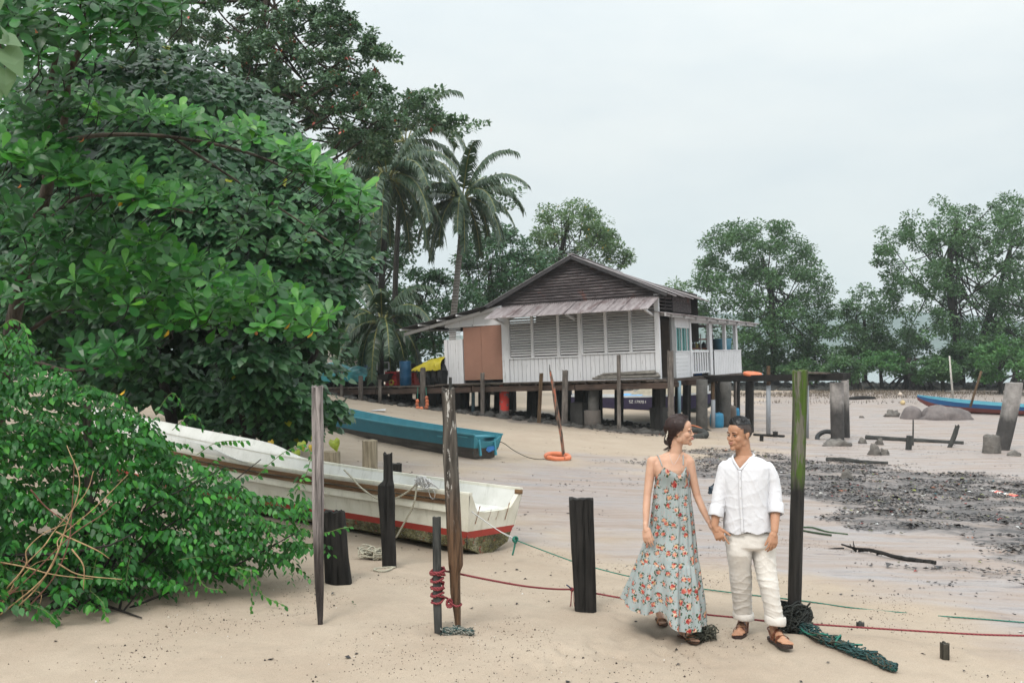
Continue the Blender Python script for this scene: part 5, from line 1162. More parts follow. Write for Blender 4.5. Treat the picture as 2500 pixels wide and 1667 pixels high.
crate('red slatted crate left of the dark blue drum', 950, 975, 893, 928, .8, (.50, .03, .03)); crate('red crate just right of the dark blue drum', 1005, 1019, 890, 920, .9, (.50, .04, .03)); crate('yellow crate behind the turquoise tarpaulin', 890, 906, 884, 905, 2.2, (.55, .30, .02)); crate('small blue box behind the turquoise tarpaulin', 893, 911, 877, 888, 2.6, (.03, .08, .30), z0=.9 - .3)
a = hpos(921, 903, 1.0); b = hpos(949, 884, 1.0); e = hthing('wooden_rack', 'empty white wooden frame standing on the wheelbarrow load', 'frame', (a.x + b.x) / 2, 1.0, a.z)
W_, H_ = b.x - a.x, b.z - a.z
for s_ in (-1, 1): MB().box((s_ * W_ / 2, 0, H_ / 2), (.05, .04, H_)).build('side', M_w, e, False, False); MB().box((0, 0, H_ * (s_ + 1) / 2), (W_, .035, .05)).build('rail', M_w, e, False, False)
e = hthing('wheelbarrow', 'dark wheelbarrow with a yellow wheel parked on the deck', 'wheelbarrow', hpos(940, 915, .5).x, .5, -.12); W_ = .6
m_ = plain('barrow_dark', (.05, .04, .035), .6); W_ = .6; V = [(-.42, -.28, .45), (.45, -.28, .52), (.45, .28, .52), (-.42, .28, .45), (-.22, -.15, .2), (.2, -.15, .2), (.2, .15, .2), (-.22, .15, .2)]
mesh('tray', V, [(0, 1, 5, 4), (1, 2, 6, 5), (2, 3, 7, 6), (3, 0, 4, 7), (4, 5, 6, 7)], m_, e); MB().torus((.32, 0, .13), .10, .035, (0, 1, 0), 20, 8).build('wheel', plain('wheel_yellow', (.5, .33, .04), .6), e, True, False)
for s_ in (-1, 1): MB().tube([(.33, s_ * .07, .13), (-.1, s_ * .2, .22), (-.75, s_ * .26, .42)], .018, 6).build('handle', m_, e, False, False); MB().tube([(-.25, s_ * .18, .22), (-.3, s_ * .2, 0)], .016, 6).build('leg', m_, e, False, False)
e = hthing('door_mat', 'green mat lying on the deck before the brown doors', 'mat', hpos(1180, 926, -.3).x, -.3, -.115)
MB().box((.15, 0, .0), (1.3, .35, .02)).build('mat_body', plain('mat_green', (.05, .20, .02), .9, .3, 20), e, False, False)
e = hthing('pole_bundle', 'pale grey poles stacked along the foot of the white wall', 'poles', hpos(1530, 910, -.25).x, -.25, -.1)
a = hpos(1448, 915, -.25); b = hpos(1612, 905, -.25)
for k in range(5): MB().tube([hw(a.x + .1 * k, -.30 + .05 * (k % 2), -.02 + .035 * k), hw(b.x - .05 * k, -.28 + .05 * (k % 3), .00 + .045 * k)], .045, 8).build('pole', wood('pole_wood_%d' % k, (.10, .09, .08), (.30, .28, .25), along='X', sc=.5), e)
# porch things
def hbw(e, name, x0, x1, y0, y1, z0, z1, mat):
    return mesh(name, [hw(x, y, z) for z in (z0, z1) for (x, y) in ((x0, y0), (x1, y0), (x1, y1), (x0, y1))], [(0, 3, 2, 1), (4, 5, 6, 7), (0, 1, 5, 4), (1, 2, 6, 5), (2, 3, 7, 6), (3, 0, 4, 7)], mat, e, False, True)
ys_, zs_ = hs(1700, 834, -1.2); e = hthing('porch_shelf', 'open shelf rack with red-brown boards inside the porch', 'shelf', -1.2, ys_, -.12); M_sh = plain('shelf_red', (.33, .10, .06), .7)
for z in (.5, .95, 1.35): hbw(e, 'shelf_board', -1.35, -1.0, ys_ - 1.6, ys_ + 1.6, z, z + .05, M_sh)
for y in (-1.6, 0, 1.6):
    for x in (-1.33, -1.03): hbw(e, 'upright', x, x + .04, ys_ + y - .03, ys_ + y + .03, -.1, 1.6, M_w)
rnd = random.Random(3)
for k in range(9):
    y = ys_ - 1.4 + .32 * k; z = rnd.choice([.55, 1.0]); hh = rnd.uniform(.12, .3); c = rnd.choice([(.03, .03, .035), (.1, .09, .08), (.45, .43, .4), (.05, .12, .2), (.3, .24, .05)])
    tag(MB().lathe(hw(-1.18, y, z), [(.09, 0), (.1, hh * .1), (.095, hh * .7), (.06, hh * .85), (.035, hh), (.035, hh + .03)], 10).build('storage_jar', plain('jar_%d' % k, c, .4), None, True), '%s %s on the porch shelf rack' % (['tin nearest the door end', 'jar second from the door end', 'bottle third from the door end', 'jar just left of the middle', 'tin in the very middle', 'jar just right of the middle', 'bottle third from the far end', 'tin second from the far end', 'jar nearest the far end'][k], 'standing on the lower board' if z < .7 else 'standing on the upper board'), 'jar', 'jars on the porch shelf')
ya, za_ = hs(1763, 840, -.5); e = hthing('blue_tub', 'pale blue plastic tub standing above the porch fence', 'tub', -.5, ya, za_ - .3); MB().lathe((0, 0, 0), [(.28, 0), (.36, .05), (.40, .48), (.43, .50), (.43, .53), (.38, .52), (.30, .1), (.01, .08)], 20, cap=False).build('tub_body', plain('tub_blue', (.16, .42, .58), .5), e, True, False)
hbw(empty('porch_table', 'plain table under the blue tub in the porch', 'table', hw(-.6, ya, -.12)), 'tabletop', -1.0, -.15, ya - .9, ya + .9, za_ - .36, za_ - .31, M_plank)
pt = bpy.data.objects['porch_table']
for sx_ in (-.95, -.22):
    for sy_ in (-.8, .8): hbw(pt, 'leg', sx_, sx_ + .06, ya + sy_ - .03, ya + sy_ + .03, -.115, za_ - .36, M_plank)
yb_, zb2 = hs(1703, 890, -.7); e = hthing('blue_jerrycan', 'bright blue jerrycan behind the porch balusters', 'jerrycan', -.7, yb_, -.115); m_ = plain('can_blue', (.02, .16, .55), .4); MB().box((0, 0, .22), (.22, .32, .44), None, .01).build('can_body', m_, e, False, False); MB().lathe((0, .08, .44), [(.04, 0), (.04, .05)], 10).build('cap', m_, e, True, False)
# barrels under the house
def barrel_w(label, px, t_, Y, r, c, tiltx=0):
    p0 = P(px, t_, Y); zg = g(p0.x, Y); h = p0.z - zg; m_ = plain('barrel_%d' % px, c, .5, .3, 3); e = empty('plastic_barrel', label, 'barrel', (p0.x, Y, zg))
    MB().lathe((0, 0, 0), [(r * .8, 0), (r * .95, h * .08), (r, h * .3), (r, h * .7), (r * .93, h * .93), (r * .75, h), (.01, h)], 22, (tiltx, 0, 1), cap=False).build('shell', m_, e, True, False); MB().lathe((r * .3, 0, h), [(.05, 0), (.05, .03)], 10).build('bung', m_, e, True, False)
barrel_w('blue plastic barrel behind the grey pipe leg under the porch', 1750, 1008, 38.6, .27, (.02, .20, .36)); barrel_w('slim bright blue barrel right of the rusty drum under the porch', 1798, 997, 41.5, .13, (.02, .22, .42)); barrel_w('rusty brown drum casing under the porch', 1778, 990, 40.2, .33, (.09, .065, .05))
# navy boat behind the stilts with its number
M_navy = painted('navy_paint', (.035, .028, .085)); M_gr = painted('green_bottom', (.03, .055, .06)); M_wh = painted('boat_white', (.62, .66, .70))
e = empty('navy_boat', 'navy boat with white gunwale and painted number behind the stilts', 'boat'); s0 = P(1388, 1000, 51.5); b0 = P(1760, 1000, 48.0); L_ = place_boat(e, s0, b0, P(1388, 1002, 51.5).z)
st = hullmesh(L_, 1.7, .80, .84, .35, .1, rocker=0, flare=.8); boat(e, st, {0: M_gr, 2: M_navy, 'in': M_wh}, .05, (0, 0, 0, 2, 2)); rail(e, st, 5, .05, .09, M_wh, 'gunwale', 0, 1, .0, -.03); transom(e, st, {0: M_gr, 1: M_gr, 2: M_navy}, .1)
tx = bpy.data.curves.new('number', 'FONT'); tx.body = 'SZ 17970 I'; tx.size = .20; tx.extrude = .004; to = bpy.data.objects.new('tmp', tx); COL.objects.link(to); dg = bpy.context.evaluated_depsgraph_get(); me = bpy.data.meshes.new_from_object(to.evaluated_get(dg)); bpy.data.objects.remove(to)
me.materials.append(plain('number_white', (.7, .7, .7), .6)); no = link('registration_number', me, e); k = 16
xs_ = L_ * .44; i_ = int(.44 * 40); yy = st[i_][4][1] * .5 + st[i_][5][1] * .5; no.rotation_euler = (math.radians(84), 0, 0); no.location = (L_ * .452, -(st[i_][5][1] + .03), st[i_][4][2] + .03)
M_tan = plain('canvas_tan', (.33, .29, .22), .7); mesh('canvas_cover', [(3.4, -.6, .85), (7.3, -.6, 1.0), (7.3, .6, 1.0), (3.4, .6, .85), (4.3, 0, 1.42), (6.9, 0, 1.4)], [(0, 1, 5, 4), (2, 3, 4, 5), (0, 4, 3), (1, 2, 5)], M_tan, e)
mesh('blue_sheet', [(3.0, -.75, .86), (4.2, -.75, .9), (4.2, -.2, 1.0), (3.0, -.1, .95)], [(0, 1, 2, 3)], plain('sheet_blue', (.1, .35, .7), .5), e)
o = MB().box((0, 0, .95), (.32, .34, .42), None, .03).build('outboard_cowl', plain('cowl_dark', (.03, .04, .06), .4), e, False, False); MB().box((.02, -.18, .95), (.2, .02, .3), Matrix.Rotation(.5, 3, 'Y')).build('cowl_stripe', plain('cowl_red', (.6, .05, .05), .4), e, False, False); MB().box((-.06, 0, .45), (.12, .12, .8)).build('outboard_leg', M_black, e, False, False)
e = empty('canopied_boat', 'second boat with tan canvas cover showing above the navy boat', 'boat'); s0 = P(1560, 985, 58); b0 = P(1730, 985, 56); L_ = place_boat(e, s0, b0, P(1560, 985, 58).z); st = hullmesh(L_, 1.5, .85, .8, .3, .1, rocker=0); boat(e, st, {0: M_gr, 2: M_wh, 'in': M_wh}, .05, (0, 0, 0, 2, 2)); transom(e, st, {0: M_gr, 1: M_gr, 2: M_wh}, .1)
mesh('canvas_cover', [(-.1, -.7, .9), (3.0, -.7, 1.0), (3.0, .7, 1.0), (-.1, .7, .9), (.6, 0, 1.4), (2.6, 0, 1.4)], [(0, 1, 5, 4), (2, 3, 4, 5), (0, 4, 3), (1, 2, 5)], M_tan, e)
# red tiled roof of a house behind the palms
e = empty('tiled_house', 'house with a red tiled roof glimpsed behind the hibiscus and palms', 'house', P(885, 850, 60)); M_tile = plain('roof_tile_red', (.42, .17, .15), .8, .25, 8)
rp = [P(845, 745, 62), P(893, 765, 60), P(915, 815, 57), P(840, 815, 57)]
for i in range(12):
    for j in range(8):
        u0, u1, v0, v1 = j / 8, (j + 1) / 8 - .02, i / 12, (i + 1) / 12
        def q(u, v): return (rp[0].lerp(rp[1], u)).lerp(rp[3].lerp(rp[2], u), v)
        a, b, c, d = q(u0, v0), q(u1, v0), q(u1, v1), q(u0, v1); up = Vector((0, 0, .06)); mesh('tile', [a, b, c + up, d + up, a + up * .3, b + up * .3, c + up * 1.6, d + up * 1.6], [(0, 1, 2, 3), (4, 7, 6, 5), (2, 6, 7, 3), (0, 3, 7, 4), (1, 5, 6, 2), (0, 4, 5, 1)], M_tile, e, False, True)
MB().box(P(870, 860, 59), (3.6, 3, 2.6)).build('wall', plain('plaster_wall', (.35, .33, .3), .9), e)
# ================================================================ PEOPLE
def skin_mat(name, c, c2):
    t = NT(name); a = t.noise(t.coord('Object'), 14, 4, .6); t.col(t.ramp(a, [(.3, c2), (.7, c)])); t.rough(.55); t.spec(.35)
    t.b.inputs['Subsurface Weight'].default_value = .12; t.b.inputs['Subsurface Radius'].default_value = (.02, .008, .004); t.b.inputs['Subsurface Scale'].default_value = .6; t.bump(t.noise(t.coord('Object'), 220, 2), .08, .002); return t.m
S_w = skin_mat('skin_fair', (.62, .38, .27), (.54, .31, .215)); S_m = skin_mat('skin_tan', (.50, .275, .175), (.42, .215, .13))
def remesh(name, mb, mat, parent, voxel=.004, smooth=4, disp=None, label=None, keep=None, thick=0):
    me = bpy.data.meshes.new(name); me.from_pydata([tuple(v) for v in mb.v], [], mb.f); me.update(); o = bpy.data.objects.new('tmp', me); COL.objects.link(o)
    md = o.modifiers.new('r', 'REMESH'); md.mode = 'VOXEL'; md.voxel_size = voxel; md.use_smooth_shade = True
    if smooth: sm = o.modifiers.new('s', 'SMOOTH'); sm.factor = .5; sm.iterations = smooth
    dg = bpy.context.evaluated_depsgraph_get(); dg.update(); m2 = bpy.data.meshes.new_from_object(o.evaluated_get(dg)); bpy.data.objects.remove(o); m2.name = name
    n = len(m2.vertices); co = np.zeros(n * 3, np.float32); m2.vertices.foreach_get('co', co); co = co.reshape(-1, 3)
    if disp is not None:
        no = np.zeros(n * 3, np.float32); m2.vertices.foreach_get('normal', no); no = no.reshape(-1, 3); co = co + no * disp(co)[:, None]; m2.vertices.foreach_set('co', co.astype(np.float32).ravel())
    if keep is not None:
        import bmesh
        bm = bmesh.new(); bm.from_mesh(m2); k = keep(co); bmesh.ops.delete(bm, geom=[v for v in bm.verts if not k[v.index]], context='VERTS'); bm.to_mesh(m2); bm.free()
    m2.materials.clear(); m2.materials.append(mat); m2.polygons.foreach_set('use_smooth', np.ones(len(m2.polygons), bool)); m2.update()
    o = link(name, m2, parent); o.matrix_parent_inverse = M_of(parent).inverted()
    return o
def capsule(mb, pts, rr, n=14, ell=1.0):
    pts = [Vector(p) for p in pts]; mb.tube(pts, rr, n, True, ell)
    for i in range(len(pts)): mb.ell(pts[i], (rr[i],) * 3 if ell == 1 else (rr[i], rr[i] * ell, rr[i]), None, n, 8)
def loft(mb, st, Y0, n=28, sup=2.3, cap=True):
    """st: (px_l, px_r, py, depth, dy) horizontal super-elliptic sections"""
    V = []; Fs = []
    for (l, r, y, d, dy) in st:
        c = P((l + r) / 2, y, Y0 + dy); w = (r - l) / 2 / F * (Y0 + dy)
        for k in range(n):
            a = 2 * math.pi * k / n; cx, sy = math.cos(a), math.sin(a); q = (abs(cx) ** sup + abs(sy) ** sup) ** (-1 / sup); V.append((c.x + cx * w * q, c.y + sy * d / 2 * q, c.z))
    for i in range(len(st) - 1):
        for k in range(n): a = i * n + k; b = i * n + (k + 1) % n; Fs.append((a, a + n, b + n, b))
    if cap: Fs.append(tuple(range(n))); Fs.append(tuple((len(st) - 1) * n + k for k in range(n - 1, -1, -1)))
    mb.add(V, Fs)
def hand(mb, w, d, s, nrm, k=1.0, curls=(.35, .4, .45, .5), spread=.10, thumb=(.5, .75, .25), tcurl=.25):
    """w wrist, d pointing to the finger tips, s from the index side to the little finger side, nrm the way the palm faces"""
    w = Vector(w); d = Vector(d).normalized(); s = Vector(s); s = (s - d * s.dot(d)).normalized(); nn = d.cross(s).normalized(); nn = nn if nn.dot(Vector(nrm)) > 0 else -nn
    R = Matrix((d, s, nn)).transposed(); mb.ell(w + d * .048 * k, (.050 * k, .038 * k, .014 * k), R, 16, 10); mb.ell(w + d * .072 * k, (.026 * k, .041 * k, .0125 * k), R, 14, 8); capsule(mb, [w - d * .02, w + d * .03 * k], [.021 * k, .022 * k], 12)
    mb.ell(w + d * .035 * k - s * .024 * k + nn * .006, (.03 * k, .015 * k, .014 * k), R, 12, 8)
    for i, (off, L) in enumerate(((-.030, .074), (-.010, .082), (.011, .076), (.030, .060))):
        b = w + d * (.086 - .004 * abs(i - 1)) * k + s * off * k; a = 0; dd = d + s * (i - 1.4) * spread; dd.normalize(); p = [b - dd * .015]; rr = [.0092 * k]; p.append(b)
        rr.append(.0092 * k)
        for q, fr in enumerate((.45, .30, .25)):
            a += curls[i] * (1.0, 1.15, .8)[q]; v = dd * math.cos(a) + nn * math.sin(a); b = b + v * L * fr * k; p.append(b); rr.append((.0086, .0078, .0066)[q] * k)
        capsule(mb, p, rr, 10)
    td = (d * thumb[0] - s * thumb[1] + nn * thumb[2]).normalized(); b = w + d * .022 * k - s * .022 * k; p1 = b + td * .042 * k; t2 = (td + d * tcurl + nn * .15).normalized(); p2 = p1 + t2 * .030 * k; p3 = p2 + (t2 + d * .2).normalized() * .022 * k
    capsule(mb, [b, p1, p2, p3], [.014 * k, .0115 * k, .0100 * k, .0085 * k], 10)
def foot(mb, e, heel, d, L, ank, lift=0, pitch=0, sole_m=None, strap_m=None, style='m', k=1.0, shin=None):
    """heel on the ground, horizontal direction d, length L; ankle joint point ank"""
    d = Vector(d); d.z = 0; d.normalize(); s = Vector((-d.y, d.x, 0)); u = Vector((0, 0, 1)); d2 = (d + u * math.tan(pitch)).normalized(); n2 = s.cross(d2); n2 = n2 if n2.z > 0 else -n2
    heel = Vector(heel) + u * (.018 + lift)
    def q(a, b, c): return heel + d2 * a * L + s * b * L + n2 * c
    R = Matrix((d2, s, n2)).transposed()
    mb.ell(q(.12, 0, .035), (.12 * L, .11 * L, .034), R, 12, 8); capsule(mb, [q(.18, 0, .05), ank], [.033 * k, .031 * k]); capsule(mb, [ank, shin], [.031 * k, .036 * k]) if shin else None
    capsule(mb, [q(.2, 0, .055), q(.45, .0, .042), q(.68, 0, .024)], [.032 * k, .031 * k, .024 * k], 12); mb.ell(q(.66, 0, .018), (.14 * L, .17 * L, .020), R, 14, 8); mb.ell(q(.42, .0, .022), (.2 * L, .11 * L, .024), R, 12, 8)
    for i, (b, a, r) in enumerate(((-.115, .93, .0125), (-.05, .92, .0095), (.005, .895, .009), (.055, .865, .0085), (.10, .825, .0085))):
        sg = 1 if style[-1] != 'r' else -1; capsule(mb, [q(.74, b * sg * .95, .014), q(a, b * sg, .011)], [r * k, r * k * .95], 9)
    # sandal: sole and straps
    prof = [(-.03, .06), (0, .11), (.12, .135), (.3, .125), (.5, .145), (.68, .185), (.85, .175), (.96, .12), (1.01, .04)]
    V = []; th = .022 if style[0] == 'm' else .010
    for z in (-th + .002, .004):
        for (a, b) in prof: V.append(q(a, b, z))
        for (a, b) in prof[::-1]: V.append(q(a, -b, z))
    n = len(prof) * 2; Fs = [tuple(range(n - 1, -1, -1)), tuple(range(n, 2 * n))] + [(i, (i + 1) % n, n + (i + 1) % n, n + i) for i in range(n)]
    so = mesh('sandal', V, Fs, sole_m, e, False, True)
    def strap(pts, w=.011, t_=.004):
        mb2 = MB(); P_ = spline(pts, 5)
        V = []; Fs = []
        for i, p in enumerate(P_):
            V += [p - d2 * w, p + d2 * w, p + d2 * w + n2 * t_, p - d2 * w + n2 * t_]
        for i in range(len(P_) - 1):
            for j in range(4): Fs.append((4 * i + j, 4 * i + (j + 1) % 4, 4 * i + 4 + (j + 1) % 4, 4 * i + 4 + j))
        o = mesh('strap', V, Fs, strap_m, e, False, True)
    if style[0] == 'm':
        strap([q(.62, .19, .0), q(.62, .15, .035), q(.60, .0, .052), q(.60, -.15, .035), q(.60, -.19, .0)], .012); strap([q(.38, .15, .0), q(.40, .13, .05), q(.42, .0, .083), q(.40, -.13, .05), q(.38, -.15, .0)], .012)
        MB().tube(spline([q(.30, .145, .0), q(.16, .135, .055), q(.02, .10, .07), q(-.03, 0, .072), q(.02, -.10, .07), q(.16, -.135, .055), q(.30, -.145, 0)], 5), .006, 6).build('heel_strap', strap_m, e, True)
    else:
        strap([q(.70, .19, .0), q(.70, .15, .026), q(.70, .0, .042), q(.70, -.15, .026), q(.70, -.19, .0)], .019, .003)
        MB().tube(spline([q(.12, .11, .0), q(.10, .13, .05), q(.0, .10, .085), q(-.03, 0, .09), q(.0, -.10, .085), q(.2, -.135, .075), q(.30, 0, .095), q(.2, .135, .075), q(.0, .10, .085)], 5), .005, 6).build('ankle_strap', strap_m, e, True)
class Head:
    def __init__(s, c, f, up=(0, 0, 1), k=1.0):
        s.c = Vector(c); s.f = Vector(f).normalized(); u = Vector(up); s.u = (u - s.f * u.dot(s.f)).normalized(); s.s = s.u.cross(s.f).normalized(); s.k = k; s.R = Matrix((s.f, s.s, s.u)).transposed()
    def p(s, a, b, c): return s.c + (s.f * a + s.s * b + s.u * c) * s.k
    def ell(s, mb, c, r, n=18, m=12): mb.ell(s.p(*c), [x * s.k for x in r], s.R, n, m)
    def local(s, co): d = (co - np.array(s.c)) / s.k; return d @ np.array(s.f), d @ np.array(s.s), d @ np.array(s.u)
def build_head(H, mb, fem, neck, neck_r):
    E = H.ell
    E(mb, (-.012, 0, .035), (.097, .076, .088), 26, 16); E(mb, (.022, 0, -.03), (.066, .061, .075), 22, 14); E(mb, (.04, 0, -.076), (.044, .042 if fem else .048, .032)); E(mb, (.073, 0, -.097), (.019, .018 if fem else .022, .018)); E(mb, (.046, 0, .045), (.044, .058, .05))
    for b in (-1, 1):
        E(mb, (-.002, b * .048, -.058), (.028, .017, .028)); E(mb, (.079, b * .028, .020), (.014, .022, .010)); E(mb, (.056, b * .036, -.024), (.030, .025, .027)); E(mb, (.093, b * .0115, -.030), (.009, .007, .007)); E(mb, (-.006, b * .075, -.004), (.015, .008, .027)); E(mb, (-.014, b * .082, .006), (.010, .005, .019)); E(mb, (.066, b * .026, -.052), (.022, .016, .022))
    nk = .90 if fem else 1.0; capsule(mb, [H.p(.084, 0, .012), H.p(.094, 0, -.012), H.p(.1005, 0, -.025)], [.0080 * H.k, .0090 * H.k * nk, .0110 * H.k * nk], 12)
    E(mb, (.080, 0, -.056), (.020, .027, .018)); E(mb, (.094, 0, -.050), (.010, .020, .0052)); E(mb, (.092, 0, -.064), (.0105, .017, .006))
    n0 = H.p(-.022, 0, -.04); capsule(mb, [n0, n0.lerp(Vector(neck), .5), Vector(neck)], [neck_r * 1.02, neck_r * .97, neck_r * 1.08], 20)
def face_parts(H, e, fem, lipc, browc):
    wht = plain('eye_white', (.62, .58, .56), .3, .05); iris = plain('iris_dark', (.012, .007, .005), .15); br = plain('brow_hair_' + ('w' if fem else 'm'), browc, .8); lip = plain('lip_' + ('w' if fem else 'm'), lipc, .4, .1); teeth = plain('teeth', (.75, .72, .68), .3, .03)
    for b in (-1, 1):
        mb = MB(); H.ell(mb, (.0820, b * .0310, .0010), (.0062, .0112, .0032)); mb.build('eye', wht, e, True); mb = MB(); H.ell(mb, (.0858, b * .0300 + .001, .0012), (.0042, .0052, .0036)); mb.build('iris', iris, e, True)
        MB().tube(spline([H.p(.0885, b * .019, .0025), H.p(.0905, b * .030, .0068), H.p(.0835, b * .0455, .0035)], 5), .0016 * H.k, 5).build('eyelid', iris, e, True)
        MB().tube(spline([H.p(.0960, b * .012, .020), H.p(.0945, b * .028, .0275 if fem else .026), H.p(.083, b * .046, .022)], 5), [(.0022 if fem else .0034) * H.k * (1 - .5 * abs(i / 10 - .35)) for i in range(11)], 6, ell=1.0).build('eyebrow', br, e, True)
    mb = MB(); w = .0225 if fem else .020
    mb.tube(spline([H.p(.090, -w, -.0465), H.p(.1015, -.008, -.0515), H.p(.1030, 0, -.0525), H.p(.1015, .008, -.0515), H.p(.090, w, -.0465)], 5), [.0020 * H.k + .0018 * H.k * math.sin(i / 20 * math.pi) for i in range(21)], 8); mb.tube(spline([H.p(.090, -w, -.0475), H.p(.099, -.009, -.0625), H.p(.1005, 0, -.0645), H.p(.099, .009, -.0625), H.p(.090, w, -.0475)], 5), [.0020 * H.k + .0024 * H.k * math.sin(i / 20 * math.pi) for i in range(21)], 8); mb.build('lips', lip, e, True)
    mb = MB(); H.ell(mb, (.0955, 0, -.0570), (.0052, .0150 if fem else .012, .0045 if fem else .0030)); mb.build('teeth', teeth, e, True)
def hair_shell(H, e, c, r, keep, thick, mat, name='hair'):
    V = []; Fs = []; nu, nv = 72, 48; K = []
    for j in range(nv + 1):
        ph = math.pi * j / nv
        for i in range(nu):
            th = 2 * math.pi * i / nu; d = (math.sin(ph) * math.cos(th), math.sin(ph) * math.sin(th), math.cos(ph)); l = [c[q] + r[q] * d[q] for q in range(3)]; t_ = thick(*l); l = [l[q] + d[q] * (t_ + .004 * mnoise.noise(Vector((d[0] * 9, d[1] * 22, d[2] * 9)))) for q in range(3)]
            V.append(H.p(*l)); K.append(keep(*l))
    for j in range(nv):
        for i in range(nu):
            a = j * nu + i; b = j * nu + (i + 1) % nu
            if K[a] and K[b] and K[a + nu] and K[b + nu]: Fs.append((a, a + nu, b + nu, b))
    return mesh(name, V, Fs, mat, e, True, True)
def hairmat(name, a_, b_):
    t = NT(name); v = t.coord('Object', (60, 60, 14)); n = t.noise(v, 3, 4, .7); t.col(t.ramp(n, [(.35, a_), (.7, b_)])); t.rough(.38); t.spec(.5); t.bump(n, .5, .004); return t.m
def cloth(name, c, var=.08, rough=.9, bumps=.25, sc=320):
    t = NT(name); v = t.coord('Object'); a = t.noise(v, 9, 5, .6); w1 = t.noise(t.coord('Object', (1, 1, .12)), sc, 2, .6); w2 = t.noise(t.coord('Object', (.12, .12, 1)), sc, 2, .6); w = t.math('ADD', w1, w2)
    q = t.ramp(a, [(.3, tuple(x * (1 - var) for x in c)), (.7, c)]); q = t.mix(t.ramp(w, [(.7, .12), (1.2, 0.0)]), q, tuple(x * .6 for x in c)); t.col(q); t.rough(rough); t.spec(.2); t.b.inputs['Sheen Weight'].default_value = .15; cr = t.noise(t.coord('Object', (1, 1, .7), (0, .5, .3)), 16, 5, .6, .8); t.bump(t.math('ADD', t.math('MULTIPLY', w, .06), cr), bumps, .02); return t.m
def wrinkle(co, amp, fs, seed):
    out = np.zeros(len(co))
    for i, (fx, fy, fz, a) in enumerate(fs):
        u = co[:, 0] * fx + co[:, 1] * fy + co[:, 2] * fz + seed; n = fbm(co[:, 0] * 7 + seed + i * 9, co[:, 2] * 5 + i, i + 3, 2); out += a * (1 - np.abs(np.sin(u + n * 7))) ** 2 * np.clip(n * 2 - .5, 0, 1)
    return out * amp
# ---------------------------------------------------------------- woman
YW = 7.74
def PW(px, py, dy=0.0): return P(px, py, YW + dy)
wo_g = GD(1695, 1566)
woman = empty('person', 'smiling woman in a long blue floral sundress with her dark hair in a low bun', 'person', (PW(1650, 1500).x, YW, drop(PW(1650, 1500).x, YW)))
mb = MB()
loft(mb, [(1634, 1662, 1106, .10, .01), (1618, 1668, 1113, .115, .01), (1598, 1676, 1120, .135, .01), (1588, 1684, 1130, .155, .01), (1594, 1682, 1145, .18, .0), (1599, 1681, 1162, .20, 0), (1602, 1679, 1180, .185, 0), (1607, 1676, 1212, .165, 0), (1602, 1684, 1250, .20, 0), (1600, 1688, 1290, .22, 0), (1602, 1686, 1330, .18, 0)], YW)
for px in (1622, 1662): mb.ell(PW(px, 1168, -.055), (.045, .035, .045))
Hw = Head(PW(1661.5, 1053, -.01), (math.cos(math.radians(20)), -math.sin(math.radians(20)), .02), (-.10, 0, 1), .945)
build_head(Hw, mb, True, PW(1648, 1112, .01), .047)
for sx_ in (-1, 1): capsule(mb, [PW(1648, 1106, .02), PW(1648 + sx_ * 30, 1119, .01), PW(1641 + sx_ * 42, 1125, .0)], [.042, .032, .036])
capsule(mb, [PW(1592, 1127), PW(1586, 1165, -.01), PW(1580, 1210, -.04), PW(1578, 1240, -.075), PW(1576.5, 1284, -.13)], [.042, .036, .0295, .029, .0195], 16)
capsule(mb, [PW(1683, 1128), PW(1691, 1165, -.01), PW(1702, 1210, -.02), PW(1716, 1243, -.05), PW(1733, 1277, -.08)], [.042, .035, .0295, .0285, .019], 16)
hand(mb, PW(1576.5, 1286, -.135), Vector((.016, -.04, -.15)), (-.80, .45, 0), (.5, .8, 0), .93, (.22, .26, .3, .32), .03, (.95, .22, .3))
hand(mb, PW(1734, 1279, -.085), Vector((.055, -.02, -.12)), (.3, 1, .1), (1, -.2, 0), .90, (.55, .6, .65, .7), .04, (.6, .5, .5))
S_str = plain('tan_leather', (.36, .15, .06), .5, .25, 10); S_sol = plain('brown_sole', (.12, .06, .035), .7)
def toe_foot(mb, e, toe, d, L, *a_):
    d = Vector(d).normalized(); h = Vector(toe) - d * L; h.z = Vector(toe).z; return h, d
for (tx_, ty_, d_, L_, kn, kx, st_) in ((1702, 1567, (.40, -.92, 0), .235, .92, 1658, 'wr'), (1621, 1528, (.06, -1, 0), .225, .88, 1628, 'wl')):
    h, d = toe_foot(mb, woman, GD(tx_, ty_), d_, L_); ank = h + d * .035 + Vector((0, 0, .10)); shin = ank + Vector((-.02, .03, .26)); foot(mb, woman, h, d, L_, ank, 0, 0, S_sol, S_str, st_, kn, shin); capsule(mb, [shin, PW(kx - 3, 1390, .03), PW(kx, 1300, 0)], [.036, .052, .07])
remesh('body', mb, S_w, woman, .0036, 3)
face_parts(Hw, woman, True, (.45, .13, .11), (.03, .018, .014))
M_hw = hairmat('hair_dark_brown', (.010, .005, .005), (.055, .022, .018))
hair_shell(Hw, woman, (-.020, 0, .034), (.104, .085, .096), lambda f, s, u: (f < .040 + .035 * max(0, (u - .03) / .09) - .0 * abs(s)) and (u > -.035 if f > -.045 else u > -.085) and not (f > -.012 and u < .012 and abs(s) > .05) or (u > .092 and f < .078), lambda f, s, u: .007 + .006 * max(0, u * 8) * (f < .03), M_hw)
rnd = random.Random(2); mb = MB()
bun = (-.098, 0, -.066)
